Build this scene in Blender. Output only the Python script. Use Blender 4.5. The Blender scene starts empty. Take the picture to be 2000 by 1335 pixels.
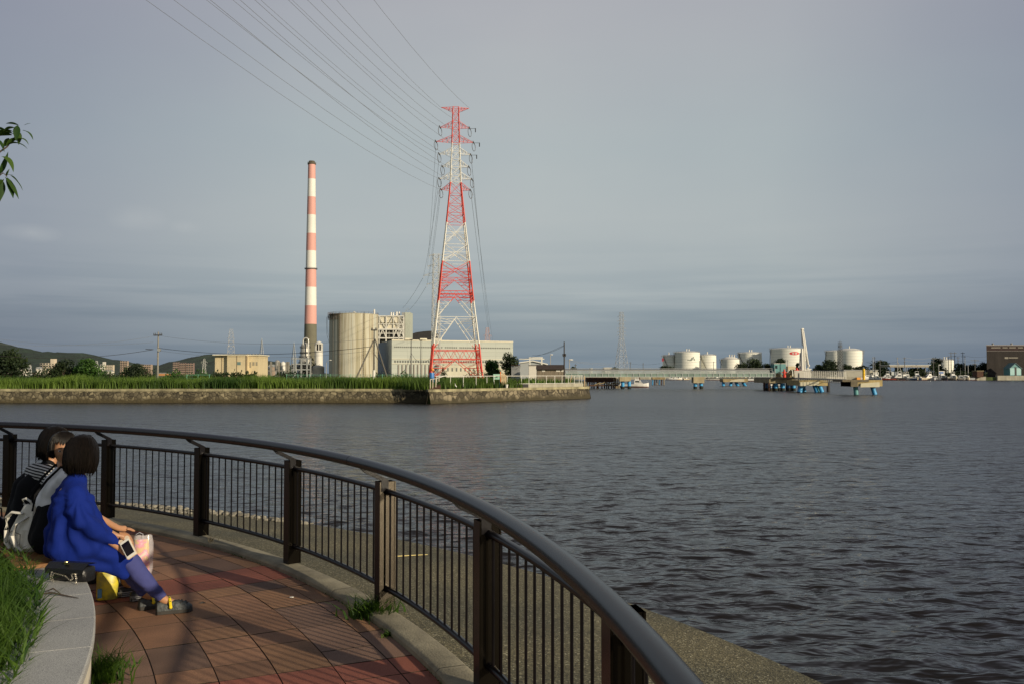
import bpy, bmesh, math, random
import numpy as np
from mathutils import Vector, Matrix, noise as mnoise
R = math.radians
PI = math.pi
scn = bpy.context.scene
random.seed(7)

# ------------------------------------------------------------------ camera
FPX = 1750.0                      # focal length in pixels of the 2000 px wide photo
CZ = 1.77                         # eye height above the plaza
PITCH = math.atan(61.5 / FPX)
cam_d = bpy.data.cameras.new('camera')
cam_d.sensor_width = 36.0
cam_d.lens = 36.0 * FPX / 2000.0
cam_d.clip_start = 0.05
cam_d.clip_end = 20000
cam = bpy.data.objects.new('camera', cam_d)
scn.collection.objects.link(cam)
cam.location = (0, 0, CZ)
cam.rotation_euler = (PI / 2 + PITCH, 0, 0)
scn.camera = cam

# ------------------------------------------------------------------ light
SUN_EL = R(17)
SUN_V = Vector((0.77, -0.64, 0)).normalized() * math.cos(SUN_EL) + Vector((0, 0, math.sin(SUN_EL)))
sun_d = bpy.data.lights.new('sun', 'SUN')
sun_d.energy = 4.5
sun_d.angle = R(0.9)
sun_d.color = (1.0, 0.86, 0.64)
sun = bpy.data.objects.new('sun', sun_d)
scn.collection.objects.link(sun)
sun.rotation_euler = (-SUN_V).to_track_quat('-Z', 'Y').to_euler()

world = bpy.data.worlds.new('World')
scn.world = world
world.use_nodes = True
wt = world.node_tree
wt.nodes.clear()


def wn(t, **k):
    n = wt.nodes.new(t)
    for a, b in k.items():
        setattr(n, a, b)
    return n


def ramp(n, stops, interp='LINEAR'):
    r = n.color_ramp
    r.interpolation = interp
    while len(r.elements) < len(stops):
        r.elements.new(0.5)
    for e, (p, c) in zip(r.elements, stops):
        e.position = p
        e.color = (c[0], c[1], c[2], 1)


wo = wn('ShaderNodeOutputWorld')
bg = wn('ShaderNodeBackground')
sky = wn('ShaderNodeTexSky', sky_type='NISHITA')
sky.sun_disc = False
sky.sun_elevation = SUN_EL
sky.sun_rotation = math.atan2(SUN_V.x, SUN_V.y)
sky.air_density = 1.3
sky.dust_density = 2.0
tc = wn('ShaderNodeTexCoord')
sep = wn('ShaderNodeSeparateXYZ')
wt.links.new(tc.outputs['Generated'], sep.inputs[0])
# cloud deck: grey-blue stratus whose tone depends on elevation and bearing, with soft banks
el = wn('ShaderNodeValToRGB')
ramp(el, [(0.0, (0.215, 0.272, 0.325)), (0.03, (0.262, 0.318, 0.362)), (0.06, (0.335, 0.39, 0.42)), (0.09, (0.425, 0.475, 0.49)), (0.16, (0.475, 0.515, 0.52)), (0.24, (0.445, 0.495, 0.51)),
          (0.38, (0.44, 0.452, 0.485)), (0.6, (0.27, 0.28, 0.31)), (1.0, (0.20, 0.21, 0.235))])
# layered bank noise perturbs elevation
mp = wn('ShaderNodeMapping')
mp.inputs['Scale'].default_value = (1.6, 1.6, 11.0)
wt.links.new(tc.outputs['Generated'], mp.inputs[0])
nz = wn('ShaderNodeTexNoise')
nz.inputs['Scale'].default_value = 1.7
nz.inputs['Detail'].default_value = 5
nz.inputs['Roughness'].default_value = 0.5
wt.links.new(mp.outputs[0], nz.inputs['Vector'])
ma = wn('ShaderNodeMath', operation='MULTIPLY_ADD')
ma.inputs[1].default_value = 0.07
wt.links.new(nz.outputs['Fac'], ma.inputs[0])
sb = wn('ShaderNodeMath', operation='SUBTRACT')
sb.inputs[1].default_value = 0.035
wt.links.new(sep.outputs['Z'], sb.inputs[0])
wt.links.new(sb.outputs[0], ma.inputs[2])
wt.links.new(ma.outputs[0], el.inputs[0])
# bearing: darker blue towards left and right, lighter in the middle
bx = wn('ShaderNodeMath', operation='SUBTRACT')
bx.inputs[1].default_value = 0.025
wt.links.new(sep.outputs['X'], bx.inputs[0])
bx2 = wn('ShaderNodeMath', operation='ABSOLUTE')
wt.links.new(bx.outputs[0], bx2.inputs[0])
br = wn('ShaderNodeValToRGB')
ramp(br, [(0.0, (1.0, 1.0, 1.0)), (0.25, (0.92, 0.935, 0.955)), (0.5, (0.655, 0.67, 0.77)), (0.8, (0.60, 0.63, 0.70)), (1.0, (0.7, 0.7, 0.74))])
wt.links.new(bx2.outputs[0], br.inputs[0])
mul = wn('ShaderNodeMix', data_type='RGBA', blend_type='MULTIPLY')
mul.inputs['Factor'].default_value = 1.0
wt.links.new(el.outputs[0], mul.inputs['A'])
wt.links.new(br.outputs[0], mul.inputs['B'])
# softer large blotches
nz2 = wn('ShaderNodeTexNoise')
nz2.inputs['Scale'].default_value = 2.3
nz2.inputs['Detail'].default_value = 4
mp2 = wn('ShaderNodeMapping')
mp2.inputs['Scale'].default_value = (1, 1, 2.2)
wt.links.new(tc.outputs['Generated'], mp2.inputs[0])
wt.links.new(mp2.outputs[0], nz2.inputs['Vector'])
r2 = wn('ShaderNodeValToRGB')
ramp(r2, [(0.3, (0.94, 0.95, 0.97)), (0.7, (1.05, 1.04, 1.02))])
wt.links.new(nz2.outputs['Fac'], r2.inputs[0])
mul2 = wn('ShaderNodeMix', data_type='RGBA', blend_type='MULTIPLY')
mul2.inputs['Factor'].default_value = 1.0
wt.links.new(mul.outputs['Result'], mul2.inputs['A'])
wt.links.new(r2.outputs[0], mul2.inputs['B'])
# thin streaks of darker stratus low over the horizon
mp3 = wn('ShaderNodeMapping')
mp3.inputs['Scale'].default_value = (2.0, 2.0, 42.0)
wt.links.new(tc.outputs['Generated'], mp3.inputs[0])
nz3 = wn('ShaderNodeTexNoise')
nz3.inputs['Scale'].default_value = 1.9
nz3.inputs['Detail'].default_value = 6
wt.links.new(mp3.outputs[0], nz3.inputs['Vector'])
r3 = wn('ShaderNodeValToRGB')
ramp(r3, [(0.42, (1, 1, 1)), (0.62, (0.80, 0.845, 0.885))])
wt.links.new(nz3.outputs['Fac'], r3.inputs[0])
band = wn('ShaderNodeValToRGB')
ramp(band, [(0.0, (0.6, 0.6, 0.6)), (0.08, (0.8, 0.8, 0.8)), (0.12, (0.2, 0.2, 0.2)), (0.17, (0, 0, 0))])
wt.links.new(sep.outputs['Z'], band.inputs[0])
mul3 = wn('ShaderNodeMix', data_type='RGBA', blend_type='MULTIPLY')
wt.links.new(band.outputs[0], mul3.inputs['Factor'])
wt.links.new(mul2.outputs['Result'], mul3.inputs['A'])
wt.links.new(r3.outputs[0], mul3.inputs['B'])
# three faint pale wisps low on the left
wisp_in = mul3.outputs['Result']
for wx, wz, wrx, wrz in ((-0.470, 0.137, 0.026, 0.010), (-0.382, 0.158, 0.030, 0.015), (-0.340, 0.152, 0.016, 0.008)):
    cmb = wn('ShaderNodeVectorMath', operation='SUBTRACT')
    cmb.inputs[1].default_value = (wx, 0, wz)
    wt.links.new(tc.outputs['Generated'], cmb.inputs[0])
    scl = wn('ShaderNodeVectorMath', operation='MULTIPLY')
    scl.inputs[1].default_value = (1 / wrx, 0, 1 / wrz)
    wt.links.new(cmb.outputs[0], scl.inputs[0])
    ln = wn('ShaderNodeVectorMath', operation='LENGTH')
    wt.links.new(scl.outputs[0], ln.inputs[0])
    mr = wn('ShaderNodeMapRange')
    mr.inputs['From Min'].default_value = 1.0
    mr.inputs['From Max'].default_value = 0.0
    mr.inputs['To Max'].default_value = 0.55
    wt.links.new(ln.outputs['Value'], mr.inputs['Value'])
    nw = wn('ShaderNodeTexNoise')
    nw.inputs['Scale'].default_value = 34
    nw.inputs['Detail'].default_value = 5
    wt.links.new(tc.outputs['Generated'], nw.inputs['Vector'])
    fm = wn('ShaderNodeMath', operation='MULTIPLY')
    wt.links.new(mr.outputs[0], fm.inputs[0])
    wt.links.new(nw.outputs['Fac'], fm.inputs[1])
    mw_ = wn('ShaderNodeMix', data_type='RGBA')
    wt.links.new(fm.outputs[0], mw_.inputs['Factor'])
    wt.links.new(wisp_in, mw_.inputs['A'])
    mw_.inputs['B'].default_value = (0.52, 0.54, 0.55, 1)
    wisp_in = mw_.outputs['Result']
# a little of the physical sky behind the cloud
sc_sky = wn('ShaderNodeMix', data_type='RGBA', blend_type='MIX')
skm = wn('ShaderNodeMix', data_type='RGBA', blend_type='MULTIPLY')
skm.inputs['Factor'].default_value = 1.0
skm.inputs['B'].default_value = (0.07, 0.07, 0.07, 1)
wt.links.new(sky.outputs[0], skm.inputs['A'])
sc_sky.inputs['Factor'].default_value = 0.93
wt.links.new(skm.outputs['Result'], sc_sky.inputs['A'])
wt.links.new(wisp_in, sc_sky.inputs['B'])
wt.links.new(sc_sky.outputs['Result'], bg.inputs['Color'])
bg.inputs['Strength'].default_value = 1.0
wt.links.new(bg.outputs[0], wo.inputs[0])

scn.view_settings.view_transform = 'Standard'
scn.view_settings.look = 'None'
scn.view_settings.exposure = 0.0
scn.view_settings.gamma = 1.0
scn.cycles.max_bounces = 6
scn.cycles.transparent_max_bounces = 8
scn.cycles.use_denoising = True

# ------------------------------------------------------------------ helpers


def X(px, D):
    return (px - 1000.0) / FPX * D


def bp(px, py, z):
    u = (px - 1000) / FPX
    v = (667.5 - py) / FPX
    dy = math.cos(PITCH) - v * math.sin(PITCH)
    dz = math.sin(PITCH) + v * math.cos(PITCH)
    t = (z - CZ) / dz
    return Vector((u * t, dy * t, z))


def P(px, py, D):
    """world point seen at photo pixel (px, py) at depth D along +Y"""
    u = (px - 1000) / FPX
    v = (667.5 - py) / FPX
    dy = math.cos(PITCH) - v * math.sin(PITCH)
    dz = math.sin(PITCH) + v * math.cos(PITCH)
    t = D / dy
    return Vector((u * t, D, CZ + dz * t))


def Z(py, D):
    return P(1000, py, D).z


MATS = {}


def mat(name, col, rough=0.7, metal=0.0, var=0.0, vscale=3.0, bump=0.0, bscale=20.0, col2=None, spec=0.5, stretch=None, coords='Object'):
    if name in MATS:
        return MATS[name]
    m = bpy.data.materials.new(name)
    m.use_nodes = True
    nt = m.node_tree
    b = nt.nodes['Principled BSDF']
    b.inputs['Base Color'].default_value = (*col, 1)
    b.inputs['Roughness'].default_value = rough
    b.inputs['Metallic'].default_value = metal
    b.inputs['Specular IOR Level'].default_value = spec
    if var > 0 or bump > 0 or col2:
        t = nt.nodes.new('ShaderNodeTexCoord')
        mpn = nt.nodes.new('ShaderNodeMapping')
        if stretch:
            mpn.inputs['Scale'].default_value = stretch
        nt.links.new(t.outputs[coords], mpn.inputs[0])
        if var > 0 or col2:
            n = nt.nodes.new('ShaderNodeTexNoise')
            n.inputs['Scale'].default_value = vscale
            n.inputs['Detail'].default_value = 6
            n.inputs['Roughness'].default_value = 0.65
            nt.links.new(mpn.outputs[0], n.inputs['Vector'])
            r = nt.nodes.new('ShaderNodeValToRGB')
            if col2:
                ramp(r, [(0.38, col), (0.62, col2)])
            else:
                ramp(r, [(0.3, tuple(c * (1 - var) for c in col)), (0.7, tuple(min(1, c * (1 + var)) for c in col))])
            nt.links.new(n.outputs['Fac'], r.inputs[0])
            nt.links.new(r.outputs[0], b.inputs['Base Color'])
        if bump > 0:
            n2 = nt.nodes.new('ShaderNodeTexNoise')
            n2.inputs['Scale'].default_value = bscale
            n2.inputs['Detail'].default_value = 5
            nt.links.new(mpn.outputs[0], n2.inputs['Vector'])
            bn = nt.nodes.new('ShaderNodeBump')
            bn.inputs['Strength'].default_value = bump
            bn.inputs['Distance'].default_value = 0.02
            nt.links.new(n2.outputs['Fac'], bn.inputs['Height'])
            nt.links.new(bn.outputs[0], b.inputs['Normal'])
    MATS[name] = m
    return m


class MB:
    """collects shapes and links them as one mesh object"""

    def __init__(s):
        s.v = []
        s.f = []
        s.mi = []
        s.m = 0

    def add(s, vs, fs):
        o = len(s.v)
        s.v.extend([tuple(v) for v in vs])
        s.f.extend([tuple(i + o for i in f) for f in fs])
        s.mi.extend([s.m] * len(fs))
        return s

    def box(s, c, d, rz=0.0, taper=1.0):
        x, y, z = d[0] / 2, d[1] / 2, d[2] / 2
        vs = []
        for k, sz in ((1, -z), (taper, z)):
            for sx, sy in ((-x, -y), (x, -y), (x, y), (-x, y)):
                a, b = sx * k, sy * k
                vs.append((c[0] + a * math.cos(rz) - b * math.sin(rz), c[1] + a * math.sin(rz) + b * math.cos(rz), c[2] + sz))
        return s.add(vs, [(3, 2, 1, 0), (4, 5, 6, 7), (0, 1, 5, 4), (1, 2, 6, 5), (2, 3, 7, 6), (3, 0, 4, 7)])

    def bb(s, x0, x1, y0, y1, z0, z1):
        return s.box(((x0 + x1) / 2, (y0 + y1) / 2, (z0 + z1) / 2), (abs(x1 - x0), abs(y1 - y0), abs(z1 - z0)))

    def tube(s, p0, p1, r0, r1=None, n=6, caps=True):
        p0, p1 = Vector(p0), Vector(p1)
        r1 = r0 if r1 is None else r1
        d = p1 - p0
        if d.length < 1e-6:
            return s
        d.normalize()
        a = Vector((0, 0, 1)) if abs(d.z) < 0.9 else Vector((1, 0, 0))
        u = d.cross(a).normalized()
        w = d.cross(u)
        vs = []
        for p, r in ((p0, r0), (p1, r1)):
            for i in range(n):
                t = 2 * PI * (i + 0.5) / n
                vs.append(p + (u * math.cos(t) + w * math.sin(t)) * r)
        fs = [(i, (i + 1) % n, n + (i + 1) % n, n + i) for i in range(n)]
        if caps:
            fs += [tuple(range(n))[::-1], tuple(range(n, 2 * n))]
        return s.add(vs, fs)

    def path(s, pts, rr, n=6, closed=False, up=(0, 0, 1), flat=1.0):
        pts = [Vector(p) for p in pts]
        k = len(pts)
        rs = rr if isinstance(rr, (list, tuple)) else [rr] * k
        vs = []
        for i, p in enumerate(pts):
            if closed:
                d = pts[(i + 1) % k] - pts[i - 1]
            else:
                d = pts[min(i + 1, k - 1)] - pts[max(i - 1, 0)]
            d.normalize()
            a = Vector(up)
            if abs(d.dot(a)) > 0.95:
                a = Vector((1, 0, 0))
            u = d.cross(a).normalized()
            w = u.cross(d).normalized()
            for j in range(n):
                t = 2 * PI * (j + 0.5) / n
                vs.append(p + (u * math.cos(t) + w * math.sin(t) * flat) * rs[i])
        fs = []
        for i in range(k if closed else k - 1):
            b = (i + 1) % k
            for j in range(n):
                fs.append((i * n + j, i * n + (j + 1) % n, b * n + (j + 1) % n, b * n + j))
        if not closed:
            fs += [tuple(range(n))[::-1], tuple(range((k - 1) * n, k * n))]
        return s.add(vs, fs)

    def lathe(s, prof, c=(0, 0, 0), n=24, sx=1.0, sy=1.0):
        """prof: list of (radius, z)"""
        vs = []
        for r, z in prof:
            for i in range(n):
                t = 2 * PI * i / n
                vs.append((c[0] + r * sx * math.cos(t), c[1] + r * sy * math.sin(t), c[2] + z))
        fs = []
        for k in range(len(prof) - 1):
            for i in range(n):
                fs.append((k * n + i, k * n + (i + 1) % n, (k + 1) * n + (i + 1) % n, (k + 1) * n + i))
        if prof[0][0] > 1e-4:
            fs.append(tuple(range(n))[::-1])
        if prof[-1][0] > 1e-4:
            fs.append(tuple(range((len(prof) - 1) * n, len(prof) * n)))
        return s.add(vs, fs)

    def prism(s, poly, z0, z1):
        n = len(poly)
        ar = sum(poly[i][0] * poly[(i + 1) % n][1] - poly[(i + 1) % n][0] * poly[i][1] for i in range(n))
        if ar < 0:
            poly = poly[::-1]
        vs = [(p[0], p[1], z0) for p in poly] + [(p[0], p[1], z1) for p in poly]
        fs = [tuple(range(n))[::-1], tuple(range(n, 2 * n))] + [(i, (i + 1) % n, n + (i + 1) % n, n + i) for i in range(n)]
        return s.add(vs, fs)

    def xz(s, poly, y0, y1):
        """polygon in the x-z plane extruded along y"""
        n = len(poly)
        ar = sum(poly[i][0] * poly[(i + 1) % n][1] - poly[(i + 1) % n][0] * poly[i][1] for i in range(n))
        if ar < 0:
            poly = poly[::-1]
        vs = [(p[0], y0, p[1]) for p in poly] + [(p[0], y1, p[1]) for p in poly]
        fs = [tuple(range(n)), tuple(range(n, 2 * n))[::-1]] + [(i, n + i, n + (i + 1) % n, (i + 1) % n) for i in range(n)]
        return s.add(vs, fs)

    def quad(s, a, b, c, d):
        return s.add([a, b, c, d], [(0, 1, 2, 3)])

    def ball(s, c, r, n=10, m=6):
        rx, ry, rz = (r, r, r) if not isinstance(r, (tuple, list)) else r
        vs = [(c[0], c[1], c[2] - rz)]
        for j in range(1, m):
            t = PI * j / m
            for i in range(n):
                a = 2 * PI * i / n
                vs.append((c[0] + rx * math.sin(t) * math.cos(a), c[1] + ry * math.sin(t) * math.sin(a), c[2] - rz * math.cos(t)))
        vs.append((c[0], c[1], c[2] + rz))
        fs = [(0, 1 + (i + 1) % n, 1 + i) for i in range(n)]
        for j in range(m - 2):
            for i in range(n):
                a, b = 1 + j * n + i, 1 + j * n + (i + 1) % n
                fs.append((a, b, b + n, a + n))
        L = len(vs) - 1
        fs += [(L, 1 + (m - 2) * n + i, 1 + (m - 2) * n + (i + 1) % n) for i in range(n)]
        return s.add(vs, fs)

    def build(s, name, mats, parent=None, smooth=False, loc=None):
        me = bpy.data.meshes.new(name)
        me.from_pydata(s.v, [], s.f)
        if not isinstance(mats, (list, tuple)):
            mats = [mats]
        for m in mats:
            me.materials.append(m)
        if len(mats) > 1:
            me.polygons.foreach_set('material_index', s.mi)
        if smooth:
            me.polygons.foreach_set('use_smooth', [True] * len(me.polygons))
            try:
                me.set_sharp_from_angle(angle=R(40))
            except Exception:
                pass
        me.update()
        o = bpy.data.objects.new(name, me)
        scn.collection.objects.link(o)
        if parent is not None:
            o.parent = parent
        if loc is not None:
            o.location = loc
        return o


def tag(o, label=None, cat=None, group=None, kind=None):
    if label:
        o['label'] = label
    if cat:
        o['category'] = cat
    if group:
        o['group'] = group
    if kind:
        o['kind'] = kind
    return o


def thing(name, label, cat, loc=(0, 0, 0), rz=0.0, group=None):
    o = bpy.data.objects.new(name, None)
    o.empty_display_size = 0.2
    scn.collection.objects.link(o)
    o.location = loc
    o.rotation_euler = (0, 0, rz)
    return tag(o, label, cat, group)


def kids(o):
    return list(o.children)


def dup(root, loc, rz=None, label=None, group=None, scale=None):
    r = root.copy()
    scn.collection.objects.link(r)
    r.location = loc
    if rz is not None:
        r.rotation_euler = (0, 0, rz)
    if scale is not None:
        r.scale = scale if isinstance(scale, (tuple, list)) else (scale,) * 3
    if label:
        r['label'] = label
    if group:
        r['group'] = group
    for ch in kids(root):
        c = ch.copy()
        scn.collection.objects.link(c)
        c.parent = r
        for g in kids(ch):
            d = g.copy()
            scn.collection.objects.link(d)
            d.parent = c
    return r


def rnd(a, b):
    return random.uniform(a, b)

# ------------------------------------------------------------------ setting
CX, CY = -11.265, 0.847           # centre of the round plaza
A0, DA = 1.1603, -0.1623          # bearing of the first fence post and the step between posts
WATER = -1.6


def pol(r, a, z=0.0):
    return Vector((CX + r * math.cos(a), CY + r * math.sin(a), z))


def node_mat(name):
    m = bpy.data.materials.new(name)
    m.use_nodes = True
    MATS[name] = m
    nt = m.node_tree
    return m, nt, nt.nodes['Principled BSDF'], (lambda t, **k: _nn(nt, t, k))


def _nn(nt, t, k):
    n = nt.nodes.new(t)
    for a, b in k.items():
        setattr(n, a, b)
    return n


# water
m, nt, b, N = node_mat('sea_water')
b.inputs['Base Color'].default_value = (0.011, 0.009, 0.008, 1)
b.inputs['Roughness'].default_value = 0.10
b.inputs['IOR'].default_value = 1.27
t = N('ShaderNodeTexCoord')


def wave_noise(scale, sx, sy, rot, detail, dist=0.0):
    mpn = N('ShaderNodeMapping')
    mpn.inputs['Rotation'].default_value = (0, 0, rot)
    mpn.inputs['Scale'].default_value = (sx, sy, 1)
    nt.links.new(t.outputs['Object'], mpn.inputs[0])
    n = N('ShaderNodeTexNoise')
    n.inputs['Scale'].default_value = scale
    n.inputs['Detail'].default_value = detail
    n.inputs['Roughness'].default_value = 0.5
    n.inputs['Distortion'].default_value = dist
    nt.links.new(mpn.outputs[0], n.inputs['Vector'])
    return n


ra = N('ShaderNodeAttribute', attribute_name='ripple')
rm_ = N('ShaderNodeMapRange')
rm_.inputs['To Min'].default_value = 0.09
rm_.inputs['To Max'].default_value = 0.27
nt.links.new(ra.outputs['Fac'], rm_.inputs['Value'])
nt.links.new(rm_.outputs[0], b.inputs['Roughness'])
w1 = wave_noise(2.1, 0.55, 1.0, R(-9), 3, 0.35)
w2 = wave_noise(0.55, 0.6, 1.0, R(12), 3, 0.3)
w3 = wave_noise(4.5, 0.6, 1.0, R(-20), 2)
w4 = wave_noise(0.022, 0.5, 1.0, R(5), 3)       # patches of calmer and rougher water
a1 = N('ShaderNodeMath', operation='MULTIPLY_ADD')
a1.inputs[1].default_value = 0.62
nt.links.new(w1.outputs['Fac'], a1.inputs[0])
a2 = N('ShaderNodeMath', operation='MULTIPLY')
a2.inputs[1].default_value = 0.5
nt.links.new(w2.outputs['Fac'], a2.inputs[0])
nt.links.new(a2.outputs[0], a1.inputs[2])
a3 = N('ShaderNodeMath', operation='MULTIPLY_ADD')
a3.inputs[1].default_value = 0.045
nt.links.new(w3.outputs['Fac'], a3.inputs[0])
nt.links.new(a1.outputs[0], a3.inputs[2])
bmp = N('ShaderNodeBump')
bmp.inputs['Distance'].default_value = 1.0
nt.links.new(a3.outputs[0], bmp.inputs['Height'])
st = N('ShaderNodeMapRange')
st.inputs['From Min'].default_value = 0.35
st.inputs['From Max'].default_value = 0.65
st.inputs['To Min'].default_value = 0.27
st.inputs['To Max'].default_value = 0.45
nt.links.new(w4.outputs['Fac'], st.inputs['Value'])
nt.links.new(st.outputs[0], bmp.inputs['Strength'])
nt.links.new(bmp.outputs[0], b.inputs['Normal'])
def water_sheet():
    """one sheet to the horizon; within a few hundred metres it carries real wind waves"""
    rgw = np.random.RandomState(21)
    H = CZ - WATER
    rows = []
    v = 0.62
    fr = 1024 / 2000.0 * FPX
    while True:
        D = H / v
        if D > 330:
            break
        rows.append(D)
        v -= (0.62 / fr) if D < 60 else (0.5 / fr)
    rows = np.array(rows)
    ncol = 980
    th = np.linspace(R(-52), R(46), ncol)
    Rr, T = np.meshgrid(rows, th, indexing='ij')
    x, y = Rr * np.sin(T), Rr * np.cos(T)
    dD = np.gradient(rows)[:, None]
    z = np.zeros_like(x)
    lost = np.zeros(len(rows))
    dx = np.zeros_like(x)
    dy = np.zeros_like(x)
    lam = np.exp(rgw.uniform(math.log(0.22), math.log(1.7), 64))
    for l in lam:
        a = rgw.normal(0, R(30)) + R(6)
        kx, ky = math.sin(a), -math.cos(a)
        k = 2 * PI / l
        s_ = 0.027 * (1.0 if l < 0.95 else 0.5)
        amp = s_ / k
        ph = k * (kx * x + ky * y) + rgw.uniform(0, 2 * PI)
        # gusts make patches of livelier water
        att = np.exp(-(dD * 1.1 / l) ** 2)
        lost += (1 - att[:, 0] ** 2) / 64
        z += amp * np.sin(ph) * att
        dx += kx * amp * 0.8 * np.cos(ph) * att
        dy += ky * amp * 0.8 * np.cos(ph) * att
    gust = 0.82 + 0.3 * np.sin(x * 0.11 + y * 0.05 + 1) * np.sin(y * 0.13 - x * 0.04) + 0.12 * np.sin(x * .33 - y * .21)
    z = WATER + z * gust
    co = np.stack([x + dx * gust, y + dy * gust, z], 2).reshape(-1, 3)
    nr = len(rows)
    idx = np.arange(nr * ncol).reshape(nr, ncol)
    q = np.stack([idx[:-1, :-1], idx[:-1, 1:], idx[1:, 1:], idx[1:, :-1]], 2).reshape(-1, 4)[:, ::-1]
    # skirt out to the horizon, and the rest of the circle kept flat
    far_r = [rows[-1], 1200.0, 9000.0]
    extra, eq = [], []
    base = len(co)
    for fr_ in far_r[1:]:
        for t_ in th[::20]:
            extra.append((fr_ * math.sin(t_), fr_ * math.cos(t_), WATER))
    nf = len(th[::20])
    last = idx[-1, ::20]
    for i in range(nf - 1):
        eq.append((int(last[i]), int(last[i + 1]), base + i + 1, base + i))
        eq.append((base + i, base + i + 1, base + nf + i + 1, base + nf + i))
    t_all = np.linspace(R(46), R(308), 60)
    b2 = base + len(extra)
    for t_ in t_all:
        for r_ in (rows[0], 9000.0):
            extra.append((r_ * math.sin(t_), r_ * math.cos(t_), WATER))
    for i in range(59):
        eq.append((b2 + 2 * i, b2 + 2 * i + 1, b2 + 2 * i + 3, b2 + 2 * i + 2))
    co = np.concatenate([co, np.array(extra)])
    eq = np.array(eq)[:, ::-1]
    allq = np.concatenate([q, eq])
    me = bpy.data.meshes.new('water')
    me.vertices.add(len(co))
    me.vertices.foreach_set('co', co.ravel())
    me.loops.add(allq.size)
    me.loops.foreach_set('vertex_index', allq.ravel().astype(np.int32))
    me.polygons.add(len(allq))
    me.polygons.foreach_set('loop_start', np.arange(len(allq)) * 4)
    me.polygons.foreach_set('loop_total', np.full(len(allq), 4))
    me.polygons.foreach_set('use_smooth', np.ones(len(allq), dtype=bool))
    me.update(calc_edges=True)
    # the ripples too fine for the mesh live on as surface roughness
    at = me.attributes.new('ripple', 'FLOAT', 'POINT')
    rv = np.full(len(me.vertices), 1.0, dtype=np.float32)
    rv[:nr * ncol] = np.repeat(np.clip(lost, 0, 1), ncol)
    at.data.foreach_set('value', rv)
    me.materials.append(MATS['sea_water'])
    o = bpy.data.objects.new('water', me)
    scn.collection.objects.link(o)
    return tag(o, kind='structure')


water_sheet()

# far land
land_m = mat('land_soil', (0.075, 0.10, 0.03), 0.95, var=0.5, vscale=0.12)
lb = MB()
LW = [(-1500, 105.6), (X(836, 105.6), 105.6), (X(836, 101.4), 101.4), (X(1150, 124.5), 124.5), (X(1146, 130), 133), (17.5, 215), (20, 540), (165, 540), (166, 470), (1400, 470),
      (2600, 1500), (2600, 8500), (-5000, 8500), (-5000, 105.6)]
lb.prism(LW, -2.2, -0.02)
tag(lb.build('ground', land_m), kind='structure')

# hills: real ridges with depth
hill_m = mat('hill_forest', (0.020, 0.036, 0.024), 0.95, var=0.45, vscale=0.02, bump=1.0, bscale=0.03)
hill_m.node_tree.nodes['Bump'].inputs['Distance'].default_value = 12


def ridge(D, prof, name, depth=500):
    """prof: (px, py) skyline points; the ridge rises from its foot in front, and falls away behind"""
    mb = MB()
    xs = np.arange(prof[0][0], prof[-1][0] + 0.1, 3.0)
    ys = np.interp(xs, [p[0] for p in prof], [p[1] for p in prof])
    rows = 9
    n = len(xs)
    vs = []
    for j in range(rows * 2 - 1):
        t = (j - (rows - 1)) / (rows - 1)
        for i in range(n):
            h = Z(ys[i], D) * math.cos(t * PI / 2) ** 0.9
            k = mnoise.noise(Vector((xs[i] * 0.07, t * 3, D * 0.01)))
            k2 = mnoise.noise(Vector((xs[i] * 0.35, t * 9, 3.3)))
            hh = max(h, 0) * (1 + (0.16 * k + 0.05 * k2) * (1 if j != rows - 1 else 0.3)) + 1.6 * mnoise.noise(Vector((xs[i] * 0.6, t * 20, 7)))
            vs.append((X(xs[i], D), D + t * depth, max(hh, -0.5) if 0 < j < rows * 2 - 2 else -0.5))
    fs = []
    for j in range(rows * 2 - 2):
        for i in range(n - 1):
            fs.append((j * n + i, j * n + i + 1, (j + 1) * n + i + 1, (j + 1) * n + i))
    mb.add(vs, fs)
    return tag(mb.build(name, hill_m, smooth=True), kind='structure')


ridge(2600, [(-260, 700), (-180, 672), (-90, 660), (0, 675), (20, 679), (32, 683), (45, 688), (62, 688), (72, 687), (85, 688), (98, 692), (106, 691), (112, 689), (140, 689), (152, 691), (165, 695),
             (178, 699), (190, 700), (203, 702), (213, 705), (222, 707), (230, 712), (236, 716), (246, 709), (256, 708), (266, 713), (280, 718), (296, 722), (320, 731)], 'hills')
ridge(3100, [(285, 731), (315, 719), (335, 717), (352, 713), (372, 710), (384, 702), (398, 698), (411, 695), (428, 694), (450, 696), (480, 699), (505, 705), (520, 704), (532, 705), (548, 710), (570, 714), (600, 731)], 'hills')

# ---------------- plaza floor: ring-laid tiles, each with a groove around it
m, nt, b, N = node_mat('brick_paving')
at = N('ShaderNodeAttribute', attribute_name='tint')
t = N('ShaderNodeTexCoord')
n1 = N('ShaderNodeTexNoise')
n1.inputs['Scale'].default_value = 2.2
n1.inputs['Detail'].default_value = 8
nt.links.new(t.outputs['Object'], n1.inputs['Vector'])
rr = N('ShaderNodeValToRGB')
ramp(rr, [(0.3, (0.70, 0.70, 0.72)), (0.7, (1.15, 1.12, 1.08))])
nt.links.new(n1.outputs['Fac'], rr.inputs[0])
n2 = N('ShaderNodeTexNoise')
n2.inputs['Scale'].default_value = 140
n2.inputs['Detail'].default_value = 3
nt.links.new(t.outputs['Object'], n2.inputs['Vector'])
rr2 = N('ShaderNodeValToRGB')
ramp(rr2, [(0.3, (0.72, 0.72, 0.72)), (0.7, (1.25, 1.25, 1.25))])
nt.links.new(n2.outputs['Fac'], rr2.inputs[0])
mx = N('ShaderNodeMix', data_type='RGBA', blend_type='MULTIPLY')
mx.inputs['Factor'].default_value = 1
nt.links.new(at.outputs['Color'], mx.inputs['A'])
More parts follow.
